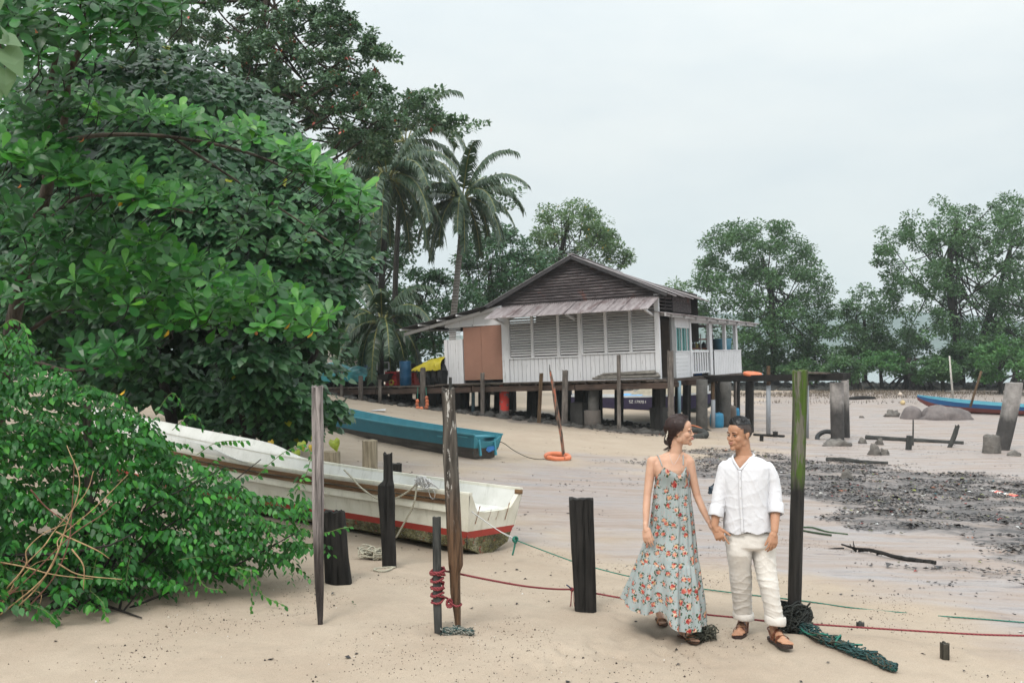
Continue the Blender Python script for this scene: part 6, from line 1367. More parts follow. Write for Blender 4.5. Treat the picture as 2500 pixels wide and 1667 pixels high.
for k in range(420):
    s0 = rnd.uniform(-1, 1); f0 = rnd.uniform(-.02, .062); u0 = .035 + .10 * math.sqrt(max(0, 1 - (s0 * .95) ** 2)) if f0 < .04 else .10 * math.sqrt(max(0.05, 1 - s0 * s0)) + .02
    pts = []
    for q in range(7):
        w = q / 6; a = [f0 * (1 - w) + bun[0] * w, s0 * .086 * (1 - w ** 2) * (1 + .1 * math.sin(w * 3)), u0 * (1 - w) + bun[2] * w]; c = (-.02, 0, .034); d = [(a[i] - c[i]) for i in range(3)]; n_ = math.sqrt((d[0] / .112) ** 2 + (d[1] / .092) ** 2 + (d[2] / .105) ** 2) + 1e-6; sc_ = (1 / n_) * (1 + rnd.uniform(.0, .045)); blend = max(0, (w - .75) / .25)
        pts.append(Hw.p(*[c[i] + d[i] * (sc_ * (1 - blend) + blend) for i in range(3)]))
    mb.tube(spline(pts, 3), [.0019 * (1 - .5 * i / 18) for i in range(19)], 4, cap=False)
mb.build('hair_strands', M_hw, woman, True)
mb = MB(); Hw.ell(mb, bun, (.036, .040, .040)); Hw.ell(mb, (-.078, 0, -.092), (.028, .034, .026)); Hw.ell(mb, (-.07, 0, -.05), (.04, .045, .04))
for k in range(70):
    th = rnd.uniform(0, 6.28); ph = rnd.uniform(0, 3.1); pts = [Hw.p(bun[0] + .04 * math.cos(th + q * .5) * math.sin(ph + q * .25), .044 * math.sin(th + q * .5), bun[2] + .043 * math.cos(ph + q * .35)) for q in range(5)]; mb.tube(spline(pts, 3), .003, 4, cap=False)
for k in range(26): a = Hw.p(-.075 + rnd.uniform(-.02, .02), rnd.uniform(-.03, .03), -.10); mb.tube(spline([a, a + Vector((-.015, 0, -.025)), a + Vector((-.04 + rnd.uniform(-.02, .01), 0, -.045 + rnd.uniform(-.015, .01)))], 4), .0018, 4, cap=False)
mb.build('hair_bun', M_hw, woman, True)
mb = MB()
for k in range(6): c = Hw.p(-.088 - .005 * k, -.068 + .004 * k, .012 - .014 * k); mb.ell(c, (.006, .004, .010), Matrix.Rotation(.5 * (-1) ** k, 3, 'Y'), 8, 6)
mb.build('hair_clip', plain('pearl', (.75, .70, .60), .3), woman, True)
# dress
def interp(x, xs, ys): return float(np.interp(x, xs, ys))
t = NT('floral_fabric'); uv = t.n('ShaderNodeTexCoord').outputs['UV']
def vor(scale, rnd_=.8, feat='F1'):
    v = t.n('ShaderNodeTexVoronoi', voronoi_dimensions='2D', feature=feat); v.inputs['Scale'].default_value = scale; v.inputs['Randomness'].default_value = rnd_; return v
nzv = t.n('ShaderNodeTexNoise', noise_dimensions='2D'); nzv.inputs['Scale'].default_value = 55; nzv.inputs['Detail'].default_value = 2; t.l(uv, nzv.inputs['Vector'])
wv = t.n('ShaderNodeVectorMath', operation='MULTIPLY_ADD'); t.l(nzv.outputs['Color'], wv.inputs[0]); wv.inputs[1].default_value = (.022, .022, 0); t.l(uv, wv.inputs[2])
V1 = vor(14.5, .72); t.l(wv.outputs[0], V1.inputs['Vector']); V2 = vor(85, 1.0); t.l(uv, V2.inputs['Vector']); V3 = vor(75, 1.0); t.l(wv.outputs[0], V3.inputs['Vector'])
sepc = t.n('ShaderNodeSeparateColor'); t.l(V2.outputs['Color'], sepc.inputs[0])
fl = t.ramp(sepc.outputs[0], [(0, (.28, .03, .03)), (.24, (.46, .10, .08)), (.48, (.56, .25, .18)), (.72, (.54, .36, .20)), (.9, (.60, .48, .36))], True)
base = t.ramp(t.noise(t.coord('Object'), 7, 4), [(.3, (.29, .335, .335)), (.7, (.36, .40, .40))])
lv = t.math('MULTIPLY', t.ramp(V1.outputs['Distance'], [(.30, 1.0), (.48, 0.0)]), t.ramp(V3.outputs['Distance'], [(.24, 1.0), (.46, 0.0)])); c = t.mix(t.ramp(lv, [(.25, 0.0), (.4, 1.0)]), base, (.035, .07, .035))
c = t.mix(t.ramp(V1.outputs['Distance'], [(.185, 1.0), (.25, 0.0)]), c, fl)
V4 = vor(34, 1.0); t.l(uv, V4.inputs['Vector']); c = t.mix(t.ramp(V4.outputs['Distance'], [(.08, .7), (.12, 0.0)]), c, (.50, .20, .17)); t.col(c); t.rough(.85); t.spec(.2); cr_ = t.noise(t.coord('Object', (1, 1, .25)), 30, 4, .6); t.bump(cr_, .22, .02); M_fl = t.m
hemx, hemy = [1515, 1519, 1545, 1575, 1598, 1610, 1618, 1640, 1664, 1700, 1718], [1458, 1463, 1481, 1480, 1471, 1474, 1497, 1508, 1513, 1512, 1507]
topx, topy = [1598, 1605, 1611, 1617, 1635, 1652, 1661, 1668, 1676, 1685], [1166, 1156, 1146, 1136, 1146, 1155, 1147, 1133, 1148, 1162]
stn = [(1600, 1684, 1160, .235), (1599, 1684.5, 1172, .245), (1600, 1683, 1180, .225), (1598, 1684, 1187, .225), (1595, 1686, 1215, .24), (1591, 1691, 1250, .27), (1586, 1695, 1286, .30), (1573, 1698, 1320, .33), (1557, 1702, 1364, .38), (1554, 1704, 1371, .41), (1541, 1708, 1402, .45), (1527, 1715, 1440, .50), (1517, 1718, 1478, .54)]
NR, NA = 120, 300; V = np.zeros((NR + 1, NA, 3)); UV = np.zeros((NR + 1, NA, 2)); sidx = np.array([s[2] for s in stn]); rs_ = np.random.default_rng(5); ph = rs_.uniform(0, 6.28, 8)
for i in range(NR + 1):
    y = 1160 + (1478 - 1160) * i / NR; l, r, dp = [np.interp(y, sidx, [s[q] for s in stn]) for q in (0, 1, 3)]; fr = i / NR
    seam = np.exp(-((y - 1181) / 3.) ** 2)
    amp = np.interp(y, [1160, 1178, 1183, 1192, 1300, 1362, 1368, 1380, 1478], [0, .001, .004, .006, .012, .012, .016, .022, .044])
    for k in range(NA):
        a = 2 * math.pi * k / NA; cx, sy = math.cos(a), math.sin(a); px = (l + r) / 2 + cx * (r - l) / 2
        fold = math.sin(11 * a + ph[0] + .5 * math.sin(2 * a + ph[1])) * .55 + math.sin(19 * a + ph[2] + fr * .8) * .3 + math.sin(31 * a + ph[3]) * .22 * (1 if y < 1365 else .6)
        if y > 1366: fold = fold * .8 + .35 * math.sin(43 * a + ph[4]) * math.exp(-(y - 1366) / 25.)
        elif 1182 < y: fold += .8 * math.sin(57 * a + ph[5]) * math.exp(-(y - 1182) / 22.)
        sup = 2.2; q = (abs(cx) ** sup + abs(sy) ** sup) ** (-1 / sup); w = (r - l) / 2 / F * YW; rr = 1 + fold * amp / max(w, .1) * (.55 + .45 * abs(sy))
        py = y
        if sy < 0:                                                     # front
            wt = max(0, 1 - (y - 1160) / 22.)
            if wt > 0: py = y * (1 - wt) + interp(px, topx, topy) * wt + 0
            wh = max(0, (y - 1400) / 78.)
            if wh > 0: py = py + (interp((l + r) / 2 + cx * q * (r - l) / 2, hemx, hemy) - 1478) * wh ** 1.0
        else:
            py = y + (-14 if fr > .9 else 0) * (fr - .9) * 10
        bust = math.exp(-((y - 1168) / 11.) ** 2) * (math.exp(-((px - 1622) / 13.) ** 2) + math.exp(-((px - 1662) / 13.) ** 2)) * .030 * (sy < 0)
        step = np.interp(y, [1300, 1478], [0, .13]) * (1 / (1 + math.exp(-(px - 1612) / 3.5))) * (sy < 0) * abs(sy) ** .5
        cpt = P((l + r) / 2, py, YW); V[i, k] = (cpt.x + cx * w * q * rr, YW + sy * dp / 2 * q * rr - bust - step + (.04 if fr > .6 else 0) * (fr - .6), cpt.z)
d = np.linalg.norm(np.diff(V, axis=1, append=V[:, :1]), axis=2); U = np.cumsum(d, 1) - d; U = U - U[:, [225]]; UV[:, :, 0] = U * (0.85 + 0.0 * U); UV[:, :, 1] = (np.linspace(0, 1, NR + 1) * .98)[:, None]
Fq = []
for i in range(NR):
    for k in range(NA - 1): Fq.append((i * NA + k, (i + 1) * NA + k, (i + 1) * NA + k + 1, i * NA + k + 1))
    Fq.append((i * NA + NA - 1, (i + 1) * NA + NA - 1, (i + 1) * NA, i * NA))
Vd, UVd = V.reshape(-1, 3), UV.reshape(-1, 2)
fast_mesh('dress', Vd, np.array(Fq), M_fl, woman, faces_n=4, smooth=True, uv=UVd)
for pts in ([(1604, 1111, .02), (1607, 1113, -.03), (1611, 1122, -.068), (1617, 1138, -.098)], [(1669, 1110, .02), (1668, 1112, -.03), (1668, 1122, -.07), (1668, 1135, -.10)]):
    MB().tube(spline([PW(*p) for p in pts], 6), .0042, 6).build('dress_strap', M_fl, woman, True)
MB().tube(spline([PW(1634, 1108, -.03), PW(1638, 1122, -.075), PW(1645, 1134, -.092), PW(1654, 1121, -.075), PW(1661, 1108, -.03)], 6), .0011, 4).build('necklace', plain('silver', (.6, .6, .6), .3), woman, True)
MB().ell(Hw.p(-.002, -.084, -.034), (.003, .002, .006), None, 8, 6).build('earring', plain('earring_gold', (.6, .5, .3), .3), woman, True)
# ---------------------------------------------------------------- man
YM = 7.60
def PM(px, py, dy=0.0): return P(px, py, YM + dy)
man = empty('person', 'smiling man in a white collarless shirt and rolled beige trousers beside the mossy pole', 'person', (PM(1840, 1500).x, YM, drop(PM(1840, 1500).x, YM)))
mb = MB()
loft(mb, [(1798, 1836, 1112, .12, .01), (1785, 1852, 1121, .15, .01), (1768, 1876, 1133, .18, .01), (1768, 1874, 1160, .21, 0), (1774, 1868, 1220, .20, 0), (1776, 1878, 1290, .20, 0), (1778, 1884, 1325, .20, 0)], YM)
Hm = Head(PM(1804.5, 1061, 0), (-math.sin(math.radians(54)), -math.cos(math.radians(54)), -.03), (.03, 0, 1), 1.0)
build_head(Hm, mb, False, PM(1818, 1122, .02), .060)
capsule(mb, [PM(1775, 1149), PM(1761, 1195), PM(1749, 1240, -.03), PM(1745, 1283, -.06)], [.052, .043, .040, .0265], 16)
capsule(mb, [PM(1869, 1150), PM(1886, 1195), PM(1893, 1240, -.06), PM(1891, 1295, -.145)], [.048, .044, .041, .0275], 16)
hand(mb, PM(1890.5, 1297, -.15), Vector((-.022, -.03, -.15)), (.85, .35, 0), (-.2, .9, 0), 1.0, (.30, .34, .38, .42), .06, (.92, .30, .35))
hand(mb, PM(1746, 1285, -.065), Vector((.055, -.03, -.13)), (-.93, .30, -.2), (0, 1, 0), 1.0, (.10, .62, .75, .85), .10, (.75, .60, .0), .2)
M_sol = plain('sandal_sole', (.035, .02, .018), .6); M_str = plain('sandal_strap', (.15, .045, .02), .45, .3, 12)
for (tx_, ty_, d_, L_, lift, pit, st_) in ((1799, 1556, (-.42, -.91, 0), .285, 0, 0, 'ml'), (1928, 1590, (.24, -.97, 0), .285, .022, .03, 'mr')):
    h, d = toe_foot(mb, man, GD(tx_, ty_), d_, L_); ank = h + d * .04 + Vector((0, 0, .105 + lift)); shin = P(1891 if st_ == 'mr' else 1815, 1496 if st_ == 'mr' else 1482, ank.y); foot(mb, man, h, d, L_, ank, lift, pit, M_sol, M_str, st_, 1.0, shin); capsule(mb, [shin, PM(1876 if st_ == 'mr' else 1810, 1420, -.03 if st_ == 'mr' else .11), PM(1862 if st_ == 'mr' else 1806, 1330), PM(1840, 1300)], [.034, .045, .06, .06]); print('ANK', st_, [round(q, 3) for q in ank], 'px', ank.x / ank.y * F + CX, HY + (CZ - ank.z) * F / ank.y)
remesh('body', mb, S_m, man, .0038, 3)
face_parts(Hm, man, False, (.36, .13, .10), (.012, .009, .008))
M_hm = hairmat('hair_black', (.006, .006, .007), (.03, .03, .034)); M_hs = hairmat('hair_cropped', (.03, .02, .017), (.075, .052, .045))
def side_keep(f, s, u):
    line = .062 if f > .055 else (.050 if f > .035 else (.012 if f > .006 else (.02 if f > -.03 else -.062)))
    return u > line and u < .104 and f < .078
hair_shell(Hm, man, (-.012, 0, .035), (.099, .0785, .090), side_keep, lambda f, s, u: .001, M_hs, 'hair_sides')
hair_shell(Hm, man, (-.012, 0, .037), (.100, .078, .090), lambda f, s, u: (u > .080 and f < .085) or (f < -.065 and u > -.03), lambda f, s, u: .004 + .016 * max(0, min(1, (u - .08) / .04)) * (.6 + 5 * max(0, f)), M_hm)
rnd = random.Random(9); mb = MB()
for k in range(420):
    th = rnd.uniform(0, 6.28); rr_ = math.sqrt(rnd.random()); f0 = -.012 + .090 * rr_ * math.cos(th); s0 = .066 * rr_ * math.sin(th); u0 = .037 + .094 * math.sqrt(max(.02, 1 - (f0 + .012) ** 2 / .0100 - s0 ** 2 / .0068)); L = .014 + .016 * max(0, (f0 + .02) * 8)
    a = (f0, s0, u0); mb.tube(spline([Hm.p(*a), Hm.p(f0 + .008, s0 + rnd.uniform(-.004, .004), u0 + L * .7), Hm.p(f0 + .002 + rnd.uniform(-.008, .012), s0 + rnd.uniform(-.008, .008), u0 + L)], 2), [.0022, .002, .0018, .0012, .0006], 4, cap=False)
mb.build('hair_strands', M_hm, man, True)
# shirt
M_sh_ = cloth('white_linen', (.72, .72, .76), .05, .9, .35); mb = MB()
loft(mb, [(1796, 1840, 1114, .145, .012), (1784, 1856, 1119, .17, .01), (1768, 1874, 1128, .205, .01), (1762, 1880, 1140, .235, 0), (1761, 1878, 1165, .26, 0), (1765, 1874, 1200, .27, 0), (1767, 1874, 1235, .27, 0), (1768, 1882, 1275, .275, 0), (1768, 1888, 1302, .28, 0), (1768, 1888, 1307, .28, 0)], YM, 36)
capsule(mb, [PM(1772, 1143), PM(1765, 1175), PM(1758, 1205, -.005), PM(1752, 1246, -.03)], [.058, .059, .056, .050], 18)
capsule(mb, [PM(1873, 1146), PM(1884, 1175), PM(1889, 1205, -.015), PM(1892, 1240, -.06)], [.058, .060, .058, .054], 18)
def shirt_disp(co): return wrinkle(co, 1.0, [(26, 8, 14, .004), (12, 5, -30, .004), (40, 10, 22, .0025)], 3.0) + .004 * (fbm(co[:, 0] * 13, co[:, 2] * 11, 4, 3) - .5)
zv0, zv1 = PM(1800, 1148).z, PM(1800, 1112).z
def sh_keep(co):
    pxn = co[:, 0] / co[:, 1] * F + CX; pyn = HY + (CZ - co[:, 2]) * F / co[:, 1]; cxn = 1804 + (1146 - pyn) * .18
    vee = (pyn < 1146) & (np.abs(pxn - cxn) < 2 + (1146 - pyn) * .58) & (co[:, 1] < YM - .0)
    c0, c1 = PM(1752, 1246, -.03), PM(1892, 1240, -.03)
    end = ((pxn < 1764) & (pyn > 1254)) | ((pxn > 1889.5) & (pyn > 1247) & (pyn < 1290))
    hem = pyn > 1303 + 3 * np.sin(pxn * .13)
    neckcut = (pyn < 1113.5)
    return ~(vee | hem | neckcut | (end & (pyn < 1290)))
shirt = remesh('shirt', mb, M_sh_, man, .005, 5, shirt_disp, keep=sh_keep)
sm = shirt.modifiers.new('thickness', 'SOLIDIFY'); sm.thickness = .002; sm.offset = 1
for (c, ax, r) in ((PM(1750, 1245, -.035), PM(1745, 1283, -.06) - PM(1758, 1205, -.005), .052), (PM(1892.5, 1240, -.06), PM(1891, 1295, -.145) - PM(1889, 1205, -.015), .058)):
    ax = ax.normalized(); mb = MB(); mb.lathe(c - ax * .045, [(r * .98, 0), (r * 1.05, .012), (r * 1.10, .045), (r * 1.12, .085), (r * 1.05, .092), (r * .93, .09), (r * .90, .05), (r * .9, 0)], 28, ax, cap=False); o = mb.build('sleeve_cuff', M_sh_, man, True)
    for v_ in o.data.vertices: v_.co += v_.co.copy() * 0 + Vector([mnoise.noise(v_.co * 22 + Vector((q, 0, 0))) * .006 for q in (0, 5, 9)])
# collar band, placket, buttons
MB().tube(spline([PM(1806, 1147, -.128), PM(1797, 1134, -.112), PM(1789, 1119, -.075), PM(1790, 1111, -.02), PM(1806, 1104, .075), PM(1830, 1104, .085), PM(1841, 1110, .01), PM(1831, 1120, -.062), PM(1818, 1134, -.105), PM(1807, 1147, -.128)], 6), .0052, 8, ell=1.6).build('collar', M_sh_, man, True)
MB().tube(spline([PM(1806, 1148, -.130), PM(1807, 1180, -.134), PM(1808, 1215, -.139), PM(1811, 1260, -.142), PM(1813, 1302, -.144)], 6), .0042, 8, ell=2.4).build('placket', M_sh_, man, True)
for py in (1165, 1190, 1215, 1240, 1265): MB().ell(PM(1808 + (py - 1190) * .03, py, -.146), (.005, .002, .005), None, 10, 6).build('button', plain('button_pearl', (.7, .68, .62), .4), man, True)
# trousers
M_tr = cloth('beige_linen', (.74, .70, .655), .06, .92, .35); mb = MB()
loft(mb, [(1774, 1884, 1294, .235, 0), (1771, 1889, 1312, .25, 0), (1771, 1893, 1330, .25, 0), (1776, 1890, 1338, .2, 0)], YM)
loft(mb, [(1772, 1834, 1322, .22, 0), (1775, 1834, 1350, .215, 0), (1780, 1833, 1385, .19, .05), (1784, 1834, 1425, .17, .10), (1789, 1834, 1465, .155, .16), (1793, 1836, 1500, .15, .21)], YM); loft(mb, [(1832, 1893, 1322, .22, 0), (1836, 1893, 1350, .215, 0), (1843, 1894, 1385, .19, -.02), (1853, 1899, 1425, .175, -.05), (1864, 1905, 1470, .16, -.05), (1870, 1912, 1512, .155, -.04)], YM)
def tr_disp(co): return wrinkle(co, 1.0, [(14, 6, 34, .0055), (22, 8, -26, .0045), (8, 4, 60, .003)], 6.0) + .006 * (fbm(co[:, 0] * 12, co[:, 2] * 9, 14, 3) - .5)
remesh('trousers', mb, M_tr, man, .005, 6, tr_disp)
for (l, r, t_, b_, dy, tl) in ((1792, 1838, 1488, 1508, .21, 3), (1869, 1916, 1500, 1523, -.04, 5)):
    mb = MB(); st2 = []
    for q, (w, y) in enumerate(((.96, 0), (1.06, .1), (1.10, .5), (1.10, .9), (1.02, 1), (.86, .97), (.8, .5))): cx_ = (l + r) / 2; st2.append((cx_ - (r - l) / 2 * w, cx_ + (r - l) / 2 * w, t_ + (b_ - t_) * y, .155 * w, dy))
    loft(mb, st2, YM, 30, 2.2, False); o = mb.build('trouser_cuff', M_tr, man, True)
    for v_ in o.data.vertices: v_.co += Vector((0, 0, -(v_.co.x - P((l + r) / 2, 1500, YM).x) * .12)) + Vector([mnoise.noise(v_.co * 20 + Vector((q, 0, 0))) * .007 for q in (0, 5, 9)])
# ================================================================ VEGETATION
def leafmat(name, stops, rough=.42, trans=.28, spec=.5, const=False):
    t = NT(name); a = t.n('ShaderNodeAttribute', attribute_name='rnd').outputs['Fac']; c = t.ramp(a, stops, const); n_ = t.noise(t.coord('Object'), 3, 3); c = t.mix(t.ramp(n_, [(.35, .30), (.65, 0.0)]), c, (.02, .05, .02)); t.col(c); t.rough(rough); t.spec(spec)
    tr = t.n('ShaderNodeBsdfTranslucent'); m2 = t.mix(.35, c, (.16, .30, .02)); t.l(m2, tr.inputs[0]); mx = t.n('ShaderNodeMixShader'); mx.inputs[0].default_value = trans; t.l(t.b.outputs[0], mx.inputs[1]); t.l(tr.outputs[0], mx.inputs[2]); t.l(mx.outputs[0], t.out.inputs[0]); return t.m
def tmpl_strip(mid, side):
    """mid: [(y,z)...] ; side: [(x,y,z)...] between consecutive mids; returns folded leaf triangles"""
    V = [(0, y, z) for y, z in mid]; m = len(mid); R_ = []; L_ = []
    for (x, y, z) in side: R_.append(len(V)); V.append((x, y, z))
    for (x, y, z) in side: L_.append(len(V)); V.append((-x, y, z))
    Fs = []
    for S, fl in ((R_, False), (L_, True)):
        T = []; i = j = 0; chain = S
        T.append((0, chain[0], 1)) if True else None
        mi = 1
        for q in range(len(chain) - 1):
            T.append((mi, chain[q], chain[q + 1])); 
            if mi < m - 1: T.append((mi, chain[q + 1], mi + 1)); mi += 1
        if mi < m - 1: T.append((mi, chain[-1], m - 1))
        Fs += [t_[::-1] if fl else t_ for t_ in T]
    return np.array(V, float), np.array(Fs)
T_OBO = tmpl_strip([(0, 0), (.35, .03), (.66, .0), (.88, -.07), (1, -.12)], [(.085, .30, .055), (.20, .60, .045), (.215, .80, -.02), (.12, .94, -.08)])
T_HEART = tmpl_strip([(.08, 0), (.35, .02), (.62, -.02), (1.0, -.16)], [(.26, -.08, .03), (.44, .16, .07), (.40, .44, .04), (.17, .76, -.06)])
T_OV = tmpl_strip([(0, 0), (.5, .0), (1, -.12)], [(.27, .28, .07), (.22, .66, .0)])
T_FAR = (np.array([(0, 0, 0), (.24, .5, .06), (0, 1, -.08), (-.24, .5, .06)]), np.array([(0, 1, 2), (0, 2, 3)]))
def frames(d, up):
    d = d / (np.linalg.norm(d, axis=1, keepdims=True) + 1e-9); s = np.cross(d, up); s /= (np.linalg.norm(s, axis=1, keepdims=True) + 1e-9); n = np.cross(s, d); return s, d, n
def leaves(name, T, p, d, up, size, rnd, mat, parent, parts=0, part_pick=None):
    """joined leaves; the first `parts` picked ones become single leaf objects"""
    p, d, up = [np.asarray(x, float) for x in (p, d, up)]; s, d, n = frames(d, up); V0, F0 = T; N = len(p); bend = RNG.uniform(-.6, 1.6, N)
    sel = np.zeros(N, bool)
    if parts:
        dist = p[:, 1]; px = p[:, 0] / p[:, 1] * F + CX; py = HY + (CZ - p[:, 2]) * F / p[:, 1]; fac = np.abs(n[:, 1]) * size / p[:, 1]; ok = (px > 5) & (px < 2495) & (py > 5) & (py < 1660); sc_ = np.where(ok, fac, -1)
        if part_pick is not None: sc_ = np.where(part_pick(px, py, p), sc_, -1)
        idx = np.argsort(-sc_)[:parts]; sel[idx] = True
        variants = []
        for k in range(12):
            V = V0.copy(); V[:, 2] *= .4 + .25 * (k % 5); me = bpy.data.meshes.new('leaf'); me.from_pydata(V.tolist(), [], F0.tolist()); me.materials.append(mat); at = me.attributes.new('rnd', 'FLOAT', 'POINT'); at.data.foreach_set('value', np.full(len(V), (k + .5) / 12, np.float32)); me.update(); variants.append(me)
        PI_ = M_of(parent).inverted()
        for i in idx:
            o = bpy.data.objects.new('leaf', variants[int(min(.999, rnd[i]) * 12)]); COL.objects.link(o); o.parent = parent
            Mx = Matrix(((s[i][0], d[i][0], n[i][0], p[i][0]), (s[i][1], d[i][1], n[i][1], p[i][1]), (s[i][2], d[i][2], n[i][2], p[i][2]), (0, 0, 0, 1))) @ Matrix.Diagonal((size[i], size[i], size[i], 1)); o.matrix_parent_inverse = PI_; o.matrix_basis = Mx
    k = ~sel; p, d, s, n, size, rnd, bend = p[k], d[k], s[k], n[k], size[k], rnd[k], bend[k]; N = len(p)
    L = V0[None] * size[:, None, None]; z = L[:, :, 2] * bend[:, None]
    V = p[:, None, :] + L[:, :, 0, None] * s[:, None, :] + L[:, :, 1, None] * d[:, None, :] + z[:, :, None] * n[:, None, :]
    Fa = (F0[None] + (np.arange(N) * len(V0))[:, None, None]).reshape(-1, 3)
    o = fast_mesh(name, V.reshape(-1, 3), Fa, mat, parent, col=np.repeat(rnd, len(V0))); o['kind'] = 'stuff'; return o
def samp(poly, n):
    xs = [q[0] for q in poly]; ys = [q[1] for q in poly]; out = np.zeros((0, 2))
    while len(out) < n:
        X = RNG.uniform(min(xs), max(xs), n * 2); Y = RNG.uniform(min(ys), max(ys), n * 2); k = in_poly(X, Y, poly); out = np.concatenate([out, np.stack([X[k], Y[k]], -1)])
    return out[:n]
def PP(px, py, Y): return np.stack([(px - CX) / F * Y, Y, CZ - (py - HY) / F * Y], -1)
def uvec(n): v = RNG.normal(0, 1, (n, 3)); return v / np.linalg.norm(v, axis=1, keepdims=True)
M_bark = wood('bark', (.025, .02, .016), (.11, .085, .065), bump=1, sc=.5); M_barkd = wood('bark_dark', (.012, .011, .010), (.045, .04, .035), bump=1, sc=.5)
# ---------------------------------------------------------------- near scrambling bush
M_bush = leafmat('bush_leaf', [(0, (.008, .055, .012)), (.35, (.018, .13, .022)), (.7, (.045, .25, .03)), (.93, (.10, .38, .04)), (1, (.28, .36, .04))], .42, .28, .4)
BP = [(-320, 760), (0, 792), (60, 800), (110, 860), (170, 905), (240, 925), (330, 975), (400, 1040), (470, 1100), (560, 1135), (640, 1175), (700, 1205), (745, 1180), (765, 1235), (755, 1300), (700, 1345), (620, 1385), (520, 1385), (420, 1400), (330, 1425), (240, 1470), (100, 1480), (0, 1470), (-320, 1480)]
bush = empty('leafy_bush', 'bright green scrambling bush with small pointed leaves spilling over the sand at left', 'bush', GD(150, 1500))
n = 1500; n = 1750; q = samp(BP, n); q = q[RNG.random(n) > np.clip((q[:, 0] - 430) / 330, 0, 1) * .45]; n = len(q); u = np.clip(q[:, 0] / 760, 0, 1); yf = np.clip((q[:, 1] - 800) / 650, 0, 1)
Yf = 8.6 + .3 * u - 1.0 * yf * (1 - .5 * u) - .5 * (1 - u); dep = RNG.random(n) ** 1.5 * (2.6 * (1 - u) + .7); Y = Yf + dep
# keep the foliage above the sand
base = PP(q[:, 0], q[:, 1], Y); gzv = gz(base[:, 0], base[:, 1]); base[:, 2] = np.maximum(base[:, 2], gzv + .12)
az = RNG.normal(-.25, .75, n); el_ = RNG.normal(.28, .35, n); D0 = np.stack([np.cos(az) * np.cos(el_), np.sin(az) * np.cos(el_), np.sin(el_)], -1); Ls = RNG.uniform(.28, .50, n) + .28 * u * RNG.random(n)
pos, dr, upv, sz = [], [], [], []; stem = MB()
for i in range(n):
    m = int(Ls[i] / .029); p = base[i] - D0[i] * Ls[i] * .6; dd = D0[i].copy(); st_pts = []
    for j in range(m):
        dd = dd + np.array([0, 0, -.055]) ; dd /= np.linalg.norm(dd); p = p + dd * .029; st_pts.append(p.copy()); side = np.cross(dd, (0, 0, 1)); side /= np.linalg.norm(side) + 1e-6; sg = 1 if j % 2 else -1
        ld = side * sg * .75 + dd * .45 + np.array([0, 0, -.75]) + RNG.normal(0, .22, 3); pos.append(p + side * sg * .008); dr.append(ld); upv.append(np.array([side[0] * sg * .6, side[1] * sg * .6 - .35, 1.0]) + RNG.normal(0, .25, 3)); sz.append((.052 + .036 * math.sin(min(1, (j + 2) / m * 1.15) * math.pi)) * RNG.uniform(.8, 1.2))
    if i % 6 == 0: stem.tube([st_pts[0], st_pts[len(st_pts) // 2], st_pts[-1]], [.004, .003, .0015], 4, cap=False)
pos, dr, upv, sz = map(np.array, (pos, dr, upv, sz)); rn = np.clip(RNG.beta(2, 2.2, len(pos)) * .93 + .05 * (RNG.random(len(pos)) > .9), 0, 1); gzv = gz(pos[:, 0], pos[:, 1]); k = pos[:, 2] > gzv + .05
k &= ~((np.abs(pos[:, 0] - 0) < 0)); pos, dr, upv, sz, rn = pos[k], dr[k], upv[k], sz[k], rn[k]
M_stem = plain('green_stem', (.10, .16, .04), .7)
leaves('foliage', T_OV, pos, dr, upv, sz, rn, M_bush, bush, 300); stem.build('stems', M_stem, bush)
# trailing sprays at the tip and under the bush
def spray(pts, Y0, Y1, lsz, k=.03, name='spray'):
    S = spline([P(a, b, Y0 + (Y1 - Y0) * i / (len(pts) - 1)) for i, (a, b) in enumerate(pts)], 14); tot = 0; pos, dr, upv, sz = [], [], [], []; acc = 0; sg = 1
    for i in range(1, len(S)):
        d = S[i] - S[i - 1]; acc += d.length
        if acc > k:
            acc = 0; sg = -sg; dn = np.array(d.normalized()); side = np.cross(dn, (0, 1, 0)); side /= np.linalg.norm(side) + 1e-6; pos.append(np.array(S[i])); dr.append(side * sg * .5 + dn * .5 + np.array([0, 0, -.8]) + RNG.normal(0, .2, 3)); upv.append(np.array([.3 * sg, -.9, .7]) + RNG.normal(0, .2, 3)); sz.append(lsz * RNG.uniform(.7, 1.15))
    return S, pos, dr, upv, sz
A = [[], [], [], []]; mb = MB()
for pts, Y0, Y1, s_ in (([(560, 1380), (620, 1400), (640, 1450), (700, 1480), (760 - 150, 1505)][:4], 8.1, 8.0, .05), ([(700, 1210), (740, 1170), (758, 1120), (753, 1090)], 8.6, 8.7, .06), ([(620, 1170), (660, 1130), (700, 1100), (740, 1085)], 8.5, 8.6, .055), ([(740, 1290), (790, 1300), (830, 1290), (860, 1285)], 8.4, 8.3, .05), ([(480, 1110), (530, 1080), (600, 1075)], 8.8, 8.9, .06),
                        ([(380, 1010), (420, 960), (450, 1000)], 9.0, 9.1, .06), ([(420, 1050), (470, 1010), (500, 1050)], 9.0, 9.1, .06), ([(560, 1380), (600, 1410), (615, 1460), (612, 1500)], 8.0, 7.9, .045), ([(60, 1470), (110, 1490), (140, 1520)], 7.4, 7.3, .06), ([(220, 1440), (250, 1470), (258, 1505)], 7.6, 7.5, .06), ([(470, 1380), (500, 1430), (540, 1440)], 7.9, 7.9, .045), ([(0, 800), (30, 780), (60, 800), (75, 860)], 7.6, 7.5, .06)):
    S, a, b, c, d = spray(pts, Y0, Y1, s_)
    for X_, Z_ in zip(A, (a, b, c, d)): X_ += Z_
    mb.tube(S, .003, 4, cap=False)
